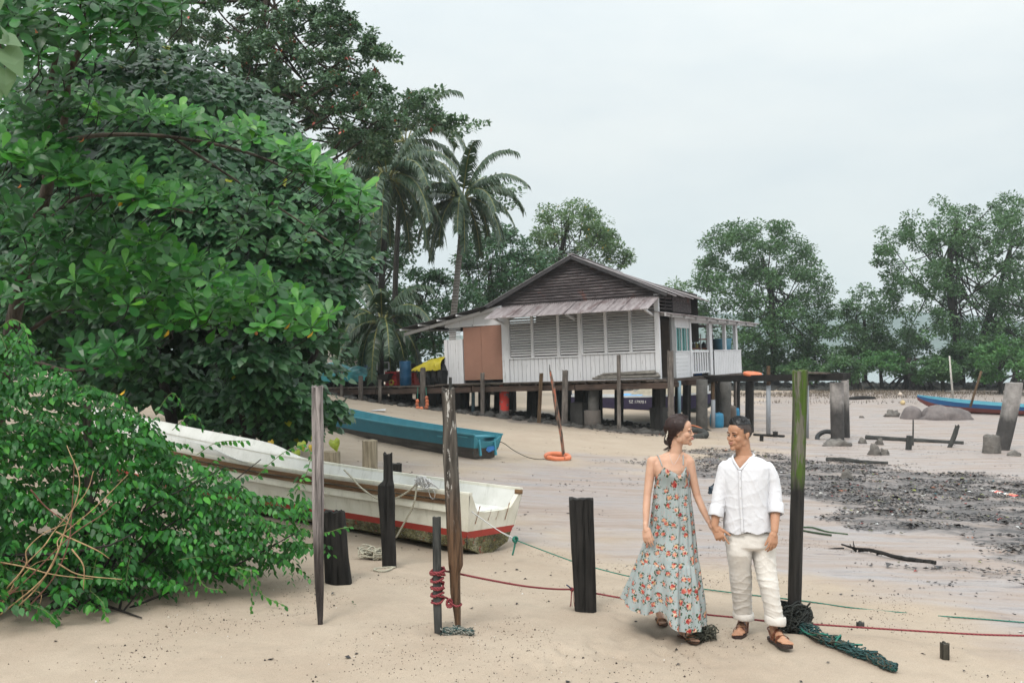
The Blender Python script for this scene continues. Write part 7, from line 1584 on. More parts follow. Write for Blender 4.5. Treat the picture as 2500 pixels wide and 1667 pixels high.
A = [np.array(x) for x in A]; leaves('trailing_sprays', T_OV, A[0], A[1], A[2], A[3], RNG.uniform(.3, .95, len(A[0])), M_bush, bush); mb.build('trailing_stems', M_stem, bush)
mb = MB(); rnd = random.Random(8)
for k in range(22):
    x0, y0 = rnd.uniform(-60, 330), 1492 - rnd.uniform(0, 12); a = GD(x0, y0); x1 = x0 + rnd.uniform(50, 420); y1_ = rnd.uniform(1120, 1420); Y1 = 8.3 + rnd.uniform(0, 1.2); b = P(x1, y1_, Y1); m_ = a.lerp(b, .5) + Vector((rnd.uniform(-.15, .15), rnd.uniform(-.1, .2), rnd.uniform(.0, .2))); mb.tube(spline([a, m_, b], 8), [.011 * (1 - .6 * i / 16) for i in range(17)], 5, cap=False)
mb.build('woody_stems', M_barkd, bush)
# bare tan canes at the lower left
M_cane = plain('dry_cane', (.38, .25, .13), .8, .35, 20); M_cane2 = plain('dry_cane_red', (.17, .07, .05), .8, .3, 20)
e = empty('dry_canes', 'tangle of bare tan canes in front of the bush at lower left', 'canes', GD(60, 1500)); rnd = random.Random(21)
canes = [[(-20, 1480), (60, 1420), (170, 1310), (250, 1260), (285, 1225)], [(0, 1500), (110, 1400), (165, 1280), (190, 1180), (160, 1090)], [(10, 1470), (60, 1390), (110, 1330), (130, 1290), (205, 1205), (232, 1150)], [(25, 1490), (95, 1430), (135, 1350), (150, 1310), (230, 1240), (310, 1160)], [(60, 1492), (130, 1410), (165, 1330), (180, 1240), (183, 1120)], [(0, 1455), (50, 1440), (100, 1450), (85, 1500)], [(40, 1400), (60, 1455), (50, 1500)],
         [(-20, 1365), (60, 1385), (130, 1400), (230, 1410)], [(0, 1380), (50, 1370), (90, 1400)], [(-20, 1460), (20, 1440), (90, 1375), (160, 1365)], [(180, 1340), (200, 1380), (203, 1440)], [(140, 1300), (230, 1340), (265, 1360)], [(80, 1195), (110, 1240), (175, 1280), (185, 1290)], [(0, 1480), (30, 1440), (60, 1430)], [(140, 1375), (200, 1400), (300, 1415)], [(20, 1440), (60, 1380), (70, 1340), (110, 1300), (170, 1280)]]
for i, c in enumerate(canes):
    Y0 = 7.35 + rnd.uniform(-.15, .25); S = spline([P(a + rnd.uniform(-5, 5), b + rnd.uniform(-4, 4), Y0 + rnd.uniform(-.05, .08)) for a, b in c], 6); MB().tube(S, [.0065 * (1 - .6 * k / len(S)) for k in range(len(S))], 6).build('cane', M_cane if i % 4 else M_cane2, e, True)
e = empty('dead_branch', 'dark dead branch lying on the sand under the bush with an upright twig', 'branch', GD(280, 1500))
a, b = GD(190, 1462), GD(346, 1512); MB().tube(spline([a + Vector((0, 0, .03)), (a + b) / 2 + Vector((0, 0, .03)), b + Vector((0, 0, .015))], 5), [.016, .014, .013, .013, .012, .011, .01, .009, .008, .007, .005], 7, wob=.1).build('stem', M_barkd, e, True)
MB().tube([GD(302, 1496) + Vector((0, 0, .02)), P(330, 1455, GD(302, 1496).y), P(362, 1425, GD(302, 1496).y + .05)], [.009, .007, .004], 6).build('twig', M_barkd, e); MB().tube([P(0, 1355, 7.6), P(150, 1352, 7.6), P(270, 1330, 7.7), P(330, 1300, 7.8)], [.014, .012, .009, .005], 6).build('long_stem', M_barkd, e, True)
# ---------------------------------------------------------------- sea almond tree (rosettes of paddle leaves)
M_alm = leafmat('sea_almond_leaf', [(0, (.010, .06, .016)), (.4, (.022, .14, .026)), (.75, (.065, .29, .035)), (.97, (.14, .43, .04)), (1, (.20, .48, .04))], .38, .30, .5)
M_yl = plain('yellowed_leaf', (.62, .36, .02), .6, .3, 30); M_ol = plain('orange_leaf', (.45, .14, .03), .6, .3, 30)
alm = empty('sea_almond_tree', 'sea almond tree reaching from the left with glossy paddle leaves in rosettes', 'tree', (-6.2, 11.4, g(-6.2, 11.4)))
def strip_pts(line, th, n):
    L = [Vector((a, b, 0)) for a, b in line]; S = spline(L, 12); out = []
    for _ in range(n): c = S[RNG.integers(len(S))]; out.append((c.x + RNG.normal(0, th * .5), c.y + RNG.normal(0, th * .42)))
    return np.array(out)
ros = []   # px, py, Y, size factor
def addr(pts, Y0, Y1, sf, bright=0):
    for a in pts: ros.append((a[0], a[1], RNG.uniform(Y0, Y1), sf, bright))
S1 = [(180, 270), (330, 268), (470, 295), (600, 330), (700, 372), (790, 425), (850, 480), (888, 512)]; S2 = [(-40, 385), (100, 402), (200, 432), (300, 458), (390, 485), (480, 515)]
addr(strip_pts(S1, 30, 80), 9.6, 11.2, 1, 1); addr(strip_pts(S1[3:], 30, 26), 9.6, 10.8, .9, 1); addr(strip_pts(S2, 30, 70), 8.6, 9.8, 1, 1)
B3 = [(225, 640), (290, 600), (360, 570), (450, 615), (560, 655), (690, 690), (760, 735), (805, 800), (780, 825), (690, 800), (560, 800), (450, 800), (330, 765), (300, 730), (215, 670)]
addr(samp(B3, 125), 9.2, 10.8, .95, 1)
addr(samp([(-60, -60), (440, -60), (465, 30), (380, 85), (260, 105), (140, 130), (-40, 190)], 170), 7.6, 9.6, 1.0, 0)
addr(samp([(0, 150), (230, 120), (260, 220), (60, 330), (-40, 330)], 35), 9.6, 11.5, .9, 0)
addr(samp([(400, 380), (830, 540), (860, 620), (780, 640), (600, 590), (430, 520)], 34), 10.6, 12.2, .85, 0)
addr(samp([(160, 850), (330, 830), (345, 905), (190, 925)], 11), 9.0, 9.6, 1, 0); addr(samp([(0, 480), (300, 520), (250, 780), (0, 760)], 90), 9.9, 11.2, 1, 0); addr(samp([(20, 260), (200, 250), (200, 400), (20, 380)], 26), 9.3, 10.0, .9, 0); addr([(405, 745 + 50), (415, 800), (290, 955 - 60), (185, 690), (800, 770), (760, 800)], 9.3, 9.8, 1, 1)
ros = np.array(ros); pos, dr, upv, sz, rn = [], [], [], [], []; twg = MB()
for (a, b, Y, sf, br) in ros:
    c = PP(a, b, Y); ax = np.array([RNG.normal(.15, .32), RNG.normal(-.85, .30), 1.0]); ax /= np.linalg.norm(ax); e1 = np.cross(ax, (1, .2, 0)); e1 /= np.linalg.norm(e1); e2 = np.cross(ax, e1); m = RNG.integers(7, 11); ph0 = RNG.random() * 6
    for k in range(m):
        th = ph0 + k * 2.4; lift = .85 - 1.0 * (k / m) + RNG.normal(0, .12) if k > 1 else .95; dd = (e1 * math.cos(th) + e2 * math.sin(th)) + ax * (.75 - lift * .0 - .085 * (m - k) if False else (.9 - .12 * (m - k))); pos.append(c + dd * .012); dr.append(dd); upv.append(ax + RNG.normal(0, .12, 3)); sz.append(sf * RNG.uniform(.145, .215) * (1 if k > 1 else .75)); rn.append(min(.99, (RNG.uniform(.3, .8) if br else RNG.uniform(.05, .6)) + (.22 if k >= m - 2 and br else 0)))
    if RNG.random() < .3: twg.tube([tuple(c), tuple(c - ax * .16 + np.array([-.05, .06, 0])), tuple(c - ax * .25 + np.array([-.22, .15, -.03]))], [.005, .005, .005], 5, cap=False)
pos, dr, upv, sz, rn = map(np.array, (pos, dr, upv, sz, rn)); leaves('foliage', T_OBO, pos, dr, upv, sz, rn, M_alm, alm, 300, lambda px, py, p: py < 930); twg.build('twigs', M_barkd, alm)
for (a, b, Y, s_, m_) in ((292, 484, 8.9, .10, M_yl), (380, 490, 9.0, .09, M_yl), (412, 802, 9.4, .10, M_yl), (708, 788, 9.4, .08, M_yl), (765, 808, 9.4, .08, M_yl), (205, 335, 9.4, .07, M_ol), (50, 447, 8.7, .06, M_ol), (618, 800, 9.6, .09, M_ol), (84, 70, 8, .06, M_ol), (700, 360, 9.8, .05, M_ol), (306, 1010 - 60, 8.9, .07, M_yl)):
    V, Fc = T_OBO; V = V * s_; o = mesh('withered_leaf', [Vector(PP(a, b, Y)) + Vector((v[0] * .9 + v[1] * math.sin(a) * .6, -.1 * v[1] + v[2] * 3, -v[1] * .8)) for v in V], Fc, m_, alm, False, True)
n = 5200; v = uvec(n); p = np.array([-7.4, 15.4, 9.8]) + v * np.array([4.6, 3.4, 1.9]) * RNG.random((n, 1)) ** .4; k = p[:, 2] > CZ + (HY + 60) / F * p[:, 1]; p = p[k]  # unseen leaves added above the view to shade the mound and inner foliage
leaves('added_shade_crown', T_OBO, p, v[k] + np.array([0, 0, -.2]), np.array([0, 0, 1.]) + RNG.normal(0, .4, p.shape), RNG.uniform(.3, .5, len(p)), RNG.uniform(.1, .8, len(p)), M_alm, alm)
limbs = [([(-60, 1350, 11.6), (-20, 1100, 11.6), (20, 850, 11.5), (70, 620, 11.3), (110, 480, 10.9), (150, 345, 10.5)], .11, .05), ([(150, 345, 10.5), (162, 260, 10.2), (168, 185, 9.9), (200, 110, 9.5), (215, 40, 9.2), (225, -40, 9)], .04, .02), ([(110, 480, 10.9), (115, 300, 10.4), (125, 200, 10.2), (138, 130, 9.8), (140, 60, 9.4)], .035, .02), ([(150, 345, 10.9), (260, 330, 11.0), (420, 335, 11.2), (600, 372, 11.3), (760, 440, 11.1), (880, 510, 10.4)], .028, .008), ([(70, 620, 11.3), (120, 540, 10.5), (200, 480, 10.0), (330, 490, 9.7), (470, 520, 9.3)], .028, .008), ([(20, 850, 11.8), (150, 760, 11.4), (330, 730, 11.2), (520, 745, 11.0), (690, 770, 10.6), (790, 810, 9.9)], .028, .008), ([(20, 850, 11.5), (140, 900, 10.2), (240, 900, 9.5)], .03, .01), ([(420, 335, 11.2), (560, 430, 11.8), (700, 520, 12), (820, 600, 12)], .018, .007), ([(-20, 1100, 11.6), (-160, 700, 10.5), (-200, 300, 9.5), (-100, 40, 8.8)], .09, .03)]
for i, (pts, r0, r1) in enumerate(limbs):
    S = spline([P(*q) for q in pts], 8); MB().tube(S, [r0 + (r1 - r0) * k / len(S) for k in range(len(S))], 9, wob=.06).build('trunk' if i == 0 else 'limb', M_bark, alm, True)
e = empty('overhanging_sprig', 'pale large leaves of a near twig hanging in at the upper left edge', 'leaves', P(-20, 60, 4.2))
M_pl = leafmat('pale_leaf', [(0, (.16, .26, .13)), (1, (.22, .33, .18))], .55, .35)
for (a, b, s_, dx, dz, ty) in ((0, 95, .12, .55, -.15, -.9), (5, 115, .17, .62, -.75, -.7), (12, 165, .13, .12, -1, -.8), (-5, 60, .12, .35, -.35, .2), (-10, 190, .1, .3, -.9, -.8), (-15, 20, .13, .3, .4, -.9)):
    V, Fc = T_HEART; pos = np.array([PP(a, b, 4.2)]); sx_, d_, n_ = frames(np.array([[dx, -.2, dz]]), np.array([[.3, ty, .6]])); W_ = pos + V[:, :1] * s_ * .8 * sx_ + V[:, 1:2] * s_ * d_ + V[:, 2:3] * s_ * n_; o = mesh('leaf', W_, Fc, M_pl, e, False, True)
MB().tube([P(-80, 20, 4.3), P(-20, 60, 4.2), P(0, 110, 4.2), P(12, 165, 4.2)], [.008, .006, .005, .003], 6).build('twig', M_bark, e, True)
# ---------------------------------------------------------------- sea hibiscus mound (heart leaves)
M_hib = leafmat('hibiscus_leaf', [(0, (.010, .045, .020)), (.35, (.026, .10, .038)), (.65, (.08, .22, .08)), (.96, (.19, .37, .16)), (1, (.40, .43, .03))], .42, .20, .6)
hib = empty('sea_hibiscus', 'huge dark mound of sea hibiscus draped with heart-shaped leaves behind the boats', 'tree', (-6.0, 20.0, g(-6, 20)))
HP = [(60, 250), (150, 140), (240, 120), (330, 100), (420, 112), (520, 150), (600, 210), (700, 285), (775, 345), (830, 420), (868, 480), (875, 545), (915, 600), (900, 660), (865, 700), (862, 790), (828, 850), (790, 905), (790, 950), (845, 975), (868, 1010), (835, 1030), (800, 1035), (720, 1080), (600, 1080), (470, 1035), (360, 1000), (250, 960), (150, 900), (-50, 900), (-150, 500), (-60, 300)]
n = 430; q = samp(HP, n); sd = sdist(q[:, 0], q[:, 1], HP); Yc = 18.6 - 3.0 * np.sqrt(np.clip(sd / 260, 0, 1)) + np.clip((500 - q[:, 1]) / 400, 0, 1) * 2.2 + (q[:, 1] > 900) * .3; cc = PP(q[:, 0], q[:, 1], Yc)
m = 46; c = np.repeat(cc, m, 0); v = uvec(len(c)); v[:, 2] = np.where(v[:, 2] < -.2, -v[:, 2] * .6, v[:, 2]); v[:, 1] = np.where(v[:, 1] > .3, -v[:, 1], v[:, 1]); rad = np.repeat(RNG.uniform(.28, .55, n), m)[:, None]
p = c + v * rad * np.array([1.05, .8, .75]) * RNG.uniform(.72, 1.05, (len(c), 1)); dd = v * np.array([.75, .55, .3]) + np.array([.05, -.18, -.62]) + RNG.normal(0, .22, p.shape); up = v * np.array([.7, .9, .7]) + np.array([.08, -.28, .62]) + RNG.normal(0, .25, p.shape)
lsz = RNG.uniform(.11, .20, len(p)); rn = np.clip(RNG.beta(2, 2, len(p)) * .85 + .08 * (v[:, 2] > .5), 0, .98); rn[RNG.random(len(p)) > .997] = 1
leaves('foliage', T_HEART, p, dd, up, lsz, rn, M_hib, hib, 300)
# deep inner leaves for density, tinted dark to stand for the shade inside
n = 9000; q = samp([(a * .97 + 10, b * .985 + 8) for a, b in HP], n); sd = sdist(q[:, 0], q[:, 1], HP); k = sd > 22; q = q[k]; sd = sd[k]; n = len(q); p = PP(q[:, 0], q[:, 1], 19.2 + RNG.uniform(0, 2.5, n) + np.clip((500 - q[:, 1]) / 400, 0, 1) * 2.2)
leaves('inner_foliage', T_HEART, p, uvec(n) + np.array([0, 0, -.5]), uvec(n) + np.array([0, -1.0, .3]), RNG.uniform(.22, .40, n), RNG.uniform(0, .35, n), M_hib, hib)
for pts in ([(650, 1075, 19), (640, 900, 18.8), (620, 700, 18.6), (560, 450, 19)], [(560, 1060, 19), (540, 900, 18.5), (480, 700, 18.5), (380, 500, 19)], [(700, 1080, 18.4), (730, 950, 18.2), (790, 820, 18)], [(610, 1075, 18.4), (590, 980, 17.8), (600, 860, 17.6)], [(420, 1030, 19), (380, 850, 18.6), (300, 600, 18.6)]):
    S = spline([P(*a) for a in pts], 8); S = [Vector((S[0].x, S[0].y, g(S[0].x, S[0].y) - .2))] + S; MB().tube(S, [.12 * (1 - .7 * k / len(S)) for k in range(len(S))], 8, wob=.1).build('trunk', M_barkd, hib, True)
# yellow-edged leaves low by the pale post
for (a, b, s_) in ((815, 1072, .20), (722, 1098, .17), (735, 1078, .16), (600, 1082, .12), (640, 1090, .12), (660, 1075, .12), (770, 1062, .15), (1000 - 240, 1085, .12)):
    V, Fc = T_HEART; sx_, d_, n_ = frames(np.array([[RNG.normal(0, .3), -.3, -1]]), np.array([[RNG.normal(0, .3), -1, .4]])); W_ = PP(a, b, 15.2) + V[:, :1] * s_ * sx_ + V[:, 1:2] * s_ * d_ + V[:, 2:3] * s_ * n_; mesh('yellowing_leaf', W_, Fc, plain('leaf_yg_%d' % a, (.22, .28, .02) if s_ > .14 else (.5, .36, .03), .5, .5, 12), hib, False, True)
# ---------------------------------------------------------------- trees made of clumps
def clump_tree(name, label, Y, dY, poly, ncl, rpx, nleaf, lsize, mat, T=T_FAR, trunk=None, limbs=6, flat=.6, trunk_r=.25, group=None, seed=1, tiers=0, droop=-.15, spray_n=1, extra=None, bark=None):
    global RNG; RNG = np.random.default_rng(seed); cxs = np.mean([a for a, b in poly]); base_px = trunk[0] if trunk else (cxs, 935)
    gp = P(base_px[0], base_px[1], Y); e = empty(name, label, 'tree', (gp.x, Y, g(gp.x, Y)), group); q = samp(poly, ncl); sd = sdist(q[:, 0], q[:, 1], poly); k = sd > rpx * .35; q = q[k]
    if tiers: q[:, 1] += RNG.normal(0, 3, len(q))
    Yc = Y + RNG.uniform(-dY, dY, len(q)) * np.clip(sd[k] / (rpx * 2.5), .25, 1); cc = PP(q[:, 0], q[:, 1], Yc); n = len(cc); per = max(3, nleaf // n); c = np.repeat(cc, per, 0); v = uvec(len(c)); r_ = (np.repeat(RNG.uniform(.55, 1.25, n), per) * rpx / F * Y)[:, None]
    p = c + v * r_ * np.array([1, 1, flat]) * (RNG.random((len(c), 1)) ** .45); d = v * np.array([1, 1, .6]) + np.array([0, 0, droop]) + RNG.normal(0, .5, p.shape); up = np.array([0, -.25, 1.0]) + RNG.normal(0, .55, p.shape)
    rn = np.clip(RNG.beta(2, 2, len(p)) * .7 + .22 * np.repeat(RNG.random(n), per), 0, .97)
    if extra: rn[RNG.random(len(p)) > 1 - extra] = 1
    if spray_n > 1:
        s_, d_, n_ = frames(d, up); P_, D_, U_, Z_, N_ = [], [], [], [], []
        for j in range(spray_n):
            th = (j - (spray_n - 1) / 2) * .8; P_.append(p + RNG.normal(0, lsize * .35, p.shape)); D_.append(d_ * math.cos(th) + s_ * math.sin(th) + RNG.normal(0, .2, p.shape)); U_.append(up); Z_.append(np.full(len(p), lsize) * RNG.uniform(.7, 1.25, len(p))); N_.append(rn)
        p, d, up, szz, rn = np.concatenate(P_), np.concatenate(D_), np.concatenate(U_), np.concatenate(Z_), np.concatenate(N_)
    else: szz = lsize * RNG.uniform(.7, 1.3, len(p))
    leaves('crown', T, p, d, up, szz, rn, mat, e)
    bark = bark or M_barkd
    if trunk:
        pts = [P(a, b, Y + .5) for a, b in trunk]; pts[0].z = g(pts[0].x, pts[0].y) - .2; S = spline(pts, 8); MB().tube(S, [trunk_r * (1 - .55 * i / len(S)) for i in range(len(S))], 9, wob=.06).build('trunk', bark, e, True)
        idx = RNG.choice(n, min(n, limbs), replace=False); mb = MB()
        for i in idx:
            s0 = S[int(len(S) * RNG.uniform(.3, .98)) - 1]; t1 = Vector(cc[i]); mid = s0.lerp(t1, .5) + Vector((RNG.normal(0, .3), RNG.normal(0, .3), -.06 * (t1 - s0).length)); L = (t1 - s0).length; mb.tube(spline([s0, mid, t1], 5), [trunk_r * .15 * (1 - .85 * k / 11) * min(1, L / 4) + .014 for k in range(11)], 6, cap=False)
        mb.build('limbs', bark, e, True)
    return e, cc
M_mg = leafmat('mangrove_leaf', [(0, (.025, .07, .025)), (.5, (.055, .14, .045)), (.85, (.11, .23, .07)), (1, (.2, .3, .1))], .45, .25, .5)
M_mgb = leafmat('mangrove_leaf_bright', [(0, (.03, .10, .03)), (.5, (.06, .19, .045)), (1, (.14, .32, .07))], .45, .28, .5)
M_bg = leafmat('broadleaf_dark', [(0, (.014, .05, .024)), (.5, (.032, .11, .045)), (.9, (.07, .19, .065)), (1, (.13, .26, .08))], .42, .18, .6)
M_lt = leafmat('broadleaf_light', [(0, (0.062, 0.125, 0.056)), (.5, (0.112, 0.200, 0.081)), (.97, (0.188, 0.275, 0.112)), (1, (0.500, 0.350, 0.050))], .5, .3)
M_tall = leafmat('tall_tree_leaf', [(0, (.045, .11, .06)), (.5, (.085, .165, .085)), (.9, (.14, .23, .12)), (.975, (0.135, 0.240, 0.075)), (.985, (0.600, 0.210, 0.045)), (1, (0.600, 0.090, 0.060))], .35, .18, .7)
TG = 'mangrove trees along the far shore'
# tall orange-flecked tree: flat layered branches reaching right
TP = [(300, -60), (860, -60), (840, 20), (905, 60), (980, 140), (925, 170), (880, 150), (960, 195), (1090, 222), (1040, 245), (1090, 275), (1172, 296), (1150, 318), (1060, 312), (1010, 335), (960, 385), (880, 400), (800, 350), (620, 215), (500, 130), (350, 90)]
e, cc = clump_tree('tall_almond_tree', 'tall grey-green tree with scattered orange leaves towering behind the hibiscus', 28, 2.5, TP, 400, 22, 16000, .115, M_tall, T_OV, trunk=[(640, 960), (600, 600), (570, 330), (590, 180), (640, 60), (660, -60)], limbs=46, flat=.5, trunk_r=.2, seed=31, spray_n=3, extra=.010, bark=M_bark)
for i, (a, b, c_, d_) in enumerate(((1190, 300, 1100, 320), (1285, 465, 1190, 480), (1270, 500, 1180, 510), (1090, 222, 1000, 235), (980, 145, 880, 110), (1265, 460, 1160, 440))):
    poly = [(a, b - 10), (a + 6, b), (a - 10, b + 12), (c_, d_ + 22), (c_, d_ - 14)]; RNG = np.random.default_rng(50 + i); q = samp(poly, 150); Yq = 29 if i in (0, 3, 4) else 50; p = PP(q[:, 0], q[:, 1], Yq + RNG.uniform(-.4, .4, len(q))); leaves('branch_tip', T_OV, p, uvec(len(q)) + np.array([.5, 0, 0]), np.array([0, -.3, 1]) + RNG.normal(0, .4, p.shape), np.full(len(q), .15 if Yq < 40 else .22), np.clip(RNG.random(len(q)), 0, .97), M_tall, e)
# background broadleaf trees behind palms and house
BG = 'broadleaf trees behind the house'
clump_tree('broadleaf_tree', 'dark dense tree crown filling the gap behind the left palm', 56, 3, [(780, 330), (850, 330), (930, 340), (1000, 370), (1050, 430), (1060, 520), (1010, 640), (960, 760), (940, 860), (820, 880), (800, 600)], 200, 28, 13000, .26, M_bg, trunk=[(900, 950), (905, 800), (910, 600)], limbs=14, seed=41, group=BG, flat=.7)
clump_tree('broadleaf_tree', 'low dark tree behind the thin palm trunk', 52, 3, [(960, 690), (1000, 640), (1080, 655), (1150, 690), (1195, 730), (1190, 770), (1100, 800), (1080, 870), (960, 880), (940, 780)], 150, 22, 9000, .22, M_bg, trunk=[(1010, 950), (1015, 820), (1030, 720)], limbs=18, seed=42, group=BG, flat=.55)
clump_tree('broadleaf_tree', 'mid green tree rising left of the gable peak', 60, 3, [(1110, 640), (1140, 560), (1200, 530), (1260, 560), (1310, 600), (1370, 620), (1340, 700), (1230, 760), (1180, 750), (1130, 720)], 150, 24, 10000, .24, M_bg, trunk=[(1200, 950), (1190, 800), (1200, 680)], limbs=20, seed=43, group=BG, flat=.6)
clump_tree('broadleaf_tree', 'airy pale green tree just behind the roof ridge', 66, 3, [(1280, 640), (1300, 560), (1320, 510), (1370, 490), (1410, 482), (1450, 500), (1490, 540), (1520, 590), (1510, 640), (1450, 660), (1400, 640), (1330, 680)], 160, 20, 11000, .21, M_lt, trunk=[(1370, 950), (1360, 760), (1370, 620), (1390, 540)], limbs=34, seed=44, group=BG, flat=.7, extra=.01)
clump_tree('broadleaf_tree', 'thin side branch of pale leaves right of the airy tree', 66, 1.5, [(1490, 640), (1520, 600), (1552, 605), (1545, 640), (1500, 665)], 16, 14, 420, .24, M_lt, trunk=[(1440, 950), (1450, 760), (1480, 660)], limbs=8, seed=45, group=BG, trunk_r=.12)
clump_tree('broadleaf_tree', 'dark shrubs behind the deck clutter left of the house', 50, 2, [(830, 800), (960, 790), (1010, 850), (1000, 900), (830, 910)], 60, 26, 3200, .24, M_bg, trunk=[(900, 950), (900, 900), (900, 870)], limbs=4, seed=46, group=BG)
clump_tree('broadleaf_tree', 'wide dark tree mass hidden behind the hibiscus mound at left', 36, 4, [(-500, 200), (-100, -60), (400, -60), (700, 300), (840, 600), (830, 880), (300, 940), (-500, 940)], 260, 60, 9000, .42, M_bg, trunk=[(200, 960), (220, 700), (240, 400)], limbs=10, seed=47, group=BG)
# mangroves on the right
clump_tree('mangrove_tree', 'rounded mangrove just right of the porch roof, leftmost of the large ones', 80, 4.5, [(1688, 720), (1690, 650), (1705, 590), (1745, 548), (1800, 535), (1860, 545), (1925, 538), (1965, 580), (1995, 620), (2025, 680), (2045, 740), (2040, 800), (2050, 870), (1950, 900), (1850, 895), (1760, 900), (1740, 830), (1700, 780)], 340, 23, 38000, .25, M_mg, trunk=[(1893, 940), (1890, 860), (1886, 780), (1880, 700), (1860, 630)], limbs=34, flat=.7, trunk_r=.36, group=TG, seed=51, spray_n=1)
clump_tree('mangrove_tree', 'pale slender mangrove top peeping over the roof eave', 95, 2, [(1618, 700), (1650, 675), (1690, 690), (1705, 740), (1690, 800), (1720, 880), (1650, 870), (1640, 760)], 46, 18, 1500, .30, M_lt, trunk=[(1680, 930), (1678, 830), (1665, 720)], limbs=16, trunk_r=.15, group=TG, seed=52)
clump_tree('mangrove_tree', 'largest mangrove at the right with open branching crown', 78, 5, [(2128, 600), (2145, 560), (2200, 540), (2240, 500), (2290, 472), (2340, 490), (2400, 500), (2440, 465), (2500, 480), (2600, 540), (2640, 700), (2640, 900), (2500, 905), (2380, 900), (2300, 910), (2200, 880), (2190, 780), (2150, 740), (2160, 680), (2125, 650)], 440, 23, 46000, .25, M_mg, trunk=[(2340, 940), (2338, 850), (2325, 760), (2318, 680), (2322, 600), (2340, 540)], limbs=44, flat=.65, trunk_r=.38, group=TG, seed=53)
clump_tree('mangrove_tree', 'second stem and crown right of the largest mangrove', 82, 3, [(2400, 700), (2480, 640), (2620, 640), (2700, 760), (2680, 900), (2420, 890)], 130, 22, 10000, .26, M_mg, trunk=[(2395, 938), (2400, 820), (2440, 700), (2480, 560)], limbs=34, trunk_r=.32, group=TG, seed=54)
clump_tree('mangrove_tree', 'low mangrove linking the two large crowns', 84, 3, [(2035, 800), (2050, 720), (2100, 690), (2150, 700), (2180, 760), (2200, 830), (2190, 890), (2110, 905), (2040, 880)], 120, 20, 9000, .26, M_mg, trunk=[(2110, 938), (2112, 860), (2110, 780)], limbs=24, trunk_r=.25, group=TG, seed=55)
sh = [(2060, 900, 60, 34, 'small mangrove shrub behind the concrete pile tops', 72), (2150, 890, 62, 42, 'mangrove shrub left of the pair of dark trunks', 74), (2270, 900, 56, 40, 'mangrove shrub under the largest crown beside its trunk', 73), (2440, 880, 75, 60, 'bright leafy shrub above the leaning pile', 68), (2540, 890, 70, 55, 'shrub at the right frame edge on the shore', 66), (1960, 905, 60, 26, 'low shrub above the black beam end', 76), (1800, 900, 60, 30, 'low shrub just right of the porch', 78), (1990, 860, 70, 40, 'dense low mangrove filling under the left crown', 79), (2350, 870, 60, 40, 'dark shrub between trunk and bright shrub', 76), (1730, 880, 50, 40, 'shrub visible through the porch posts', 84), (1880, 880, 70, 38, 'rounded shrub right below the leftmost large mangrove', 81), (2210, 850, 60, 46, 'mangrove bush left of the largest mangrove trunk', 82), (2300, 905, 46, 26, 'small shrub at the foot of the largest mangrove', 71), (2400, 900, 50, 34, 'low shrub behind the white marker stick', 74), (2110, 860, 60, 40, 'leafy bush beneath the linking mangrove', 83)]
for i, (a, b, w, h, lb, Yq) in enumerate(sh):
    poly = [(a + w * math.cos(t_) * (1 + .15 * math.sin(3 * t_ + i)), b + h * math.sin(t_) * (1 + .2 * math.sin(2 * t_ + i))) for t_ in np.linspace(0, 6.28, 14)[:-1]]; clump_tree('mangrove_shrub', lb, Yq, 2, poly, 54, 15, 3600, .22, M_mgb if i in (3, 4, 1) else M_mg, trunk=[(a + 4, 940), (a, b + 20), (a - 3, b)], limbs=12, trunk_r=.16, group='mangrove shrubs on the shore', seed=60 + i)
for i, (a, lb) in enumerate(((2215, 'left trunk of the pair of short dark trunks'), (2232, 'right trunk of the pair of short dark trunks'), (2088, 'dark leaning trunk beside the beam end shrub'), (2480, 'dark trunk low at the right frame edge'))):
    p0 = P(a, 940, 75); e = empty('mangrove_tree', lb, 'tree', (p0.x, 75, g(p0.x, 75)), 'bare mangrove trunks'); MB().tube(spline([(p0.x, 75, g(p0.x, 75) - .2), P(a + 1, 915, 75), P(a - 2, 895, 75), P(a + 6, 875, 75)], 5), [.34 - .012 * k for k in range(16)], 8, wob=.08).build('trunk', M_barkd, e, True); mb = MB()
    for k in range(7): th = k * .9 + i; q0 = Vector(P(a, 915, 75)); q1 = Vector((p0.x + 1.6 * math.cos(th), 75 + 1.6 * math.sin(th), 0)); q1.z = g(q1.x, q1.y) - .1; mb.tube(spline([q0, q0.lerp(q1, .5) + Vector((0, 0, .3)), q1], 4), .07, 5)
    mb.build('prop_roots', M_barkd, e, True)
# dark rubble bank under the mangroves, and rubble beneath the house
RNG = np.random.default_rng(77)
def rubble(name, label, X, Y, s, mat):
    T = MB().ell((0, 0, 0), (.5, .42, .34), None, 6, 4); V0 = np.array([tuple(v) for v in T.v]); F4 = np.array([f for f in T.f]); n = len(X); a = RNG.random(n) * 6.28; V = V0[None] * s[:, None, None] * RNG.uniform(.6, 1.35, (n, len(V0), 1)) * np.stack([RNG.uniform(.7, 1.4, n), RNG.uniform(.7, 1.3, n), RNG.uniform(.5, 1.1, n)], -1)[:, None, :]
    x = V[:, :, 0] * np.cos(a)[:, None] - V[:, :, 1] * np.sin(a)[:, None] + X[:, None]; y = V[:, :, 0] * np.sin(a)[:, None] + V[:, :, 1] * np.cos(a)[:, None] + Y[:, None]; z = V[:, :, 2] + gz(X, Y)[:, None]
    o = fast_mesh(name, np.stack([x, y, z], -1).reshape(-1, 3), (F4[None] + (np.arange(n) * len(V0))[:, None, None]).reshape(-1, 4), mat, faces_n=4); tag(o, label, 'rubble', kind='stuff')
X = RNG.uniform(8, 62, 2600); Y = RNG.uniform(74, 86, 2600); rubble('shore_rubble', 'dark rubble and root litter along the mangrove bank', X, Y, RNG.uniform(.3, .9, 2600), M_dkgrey)
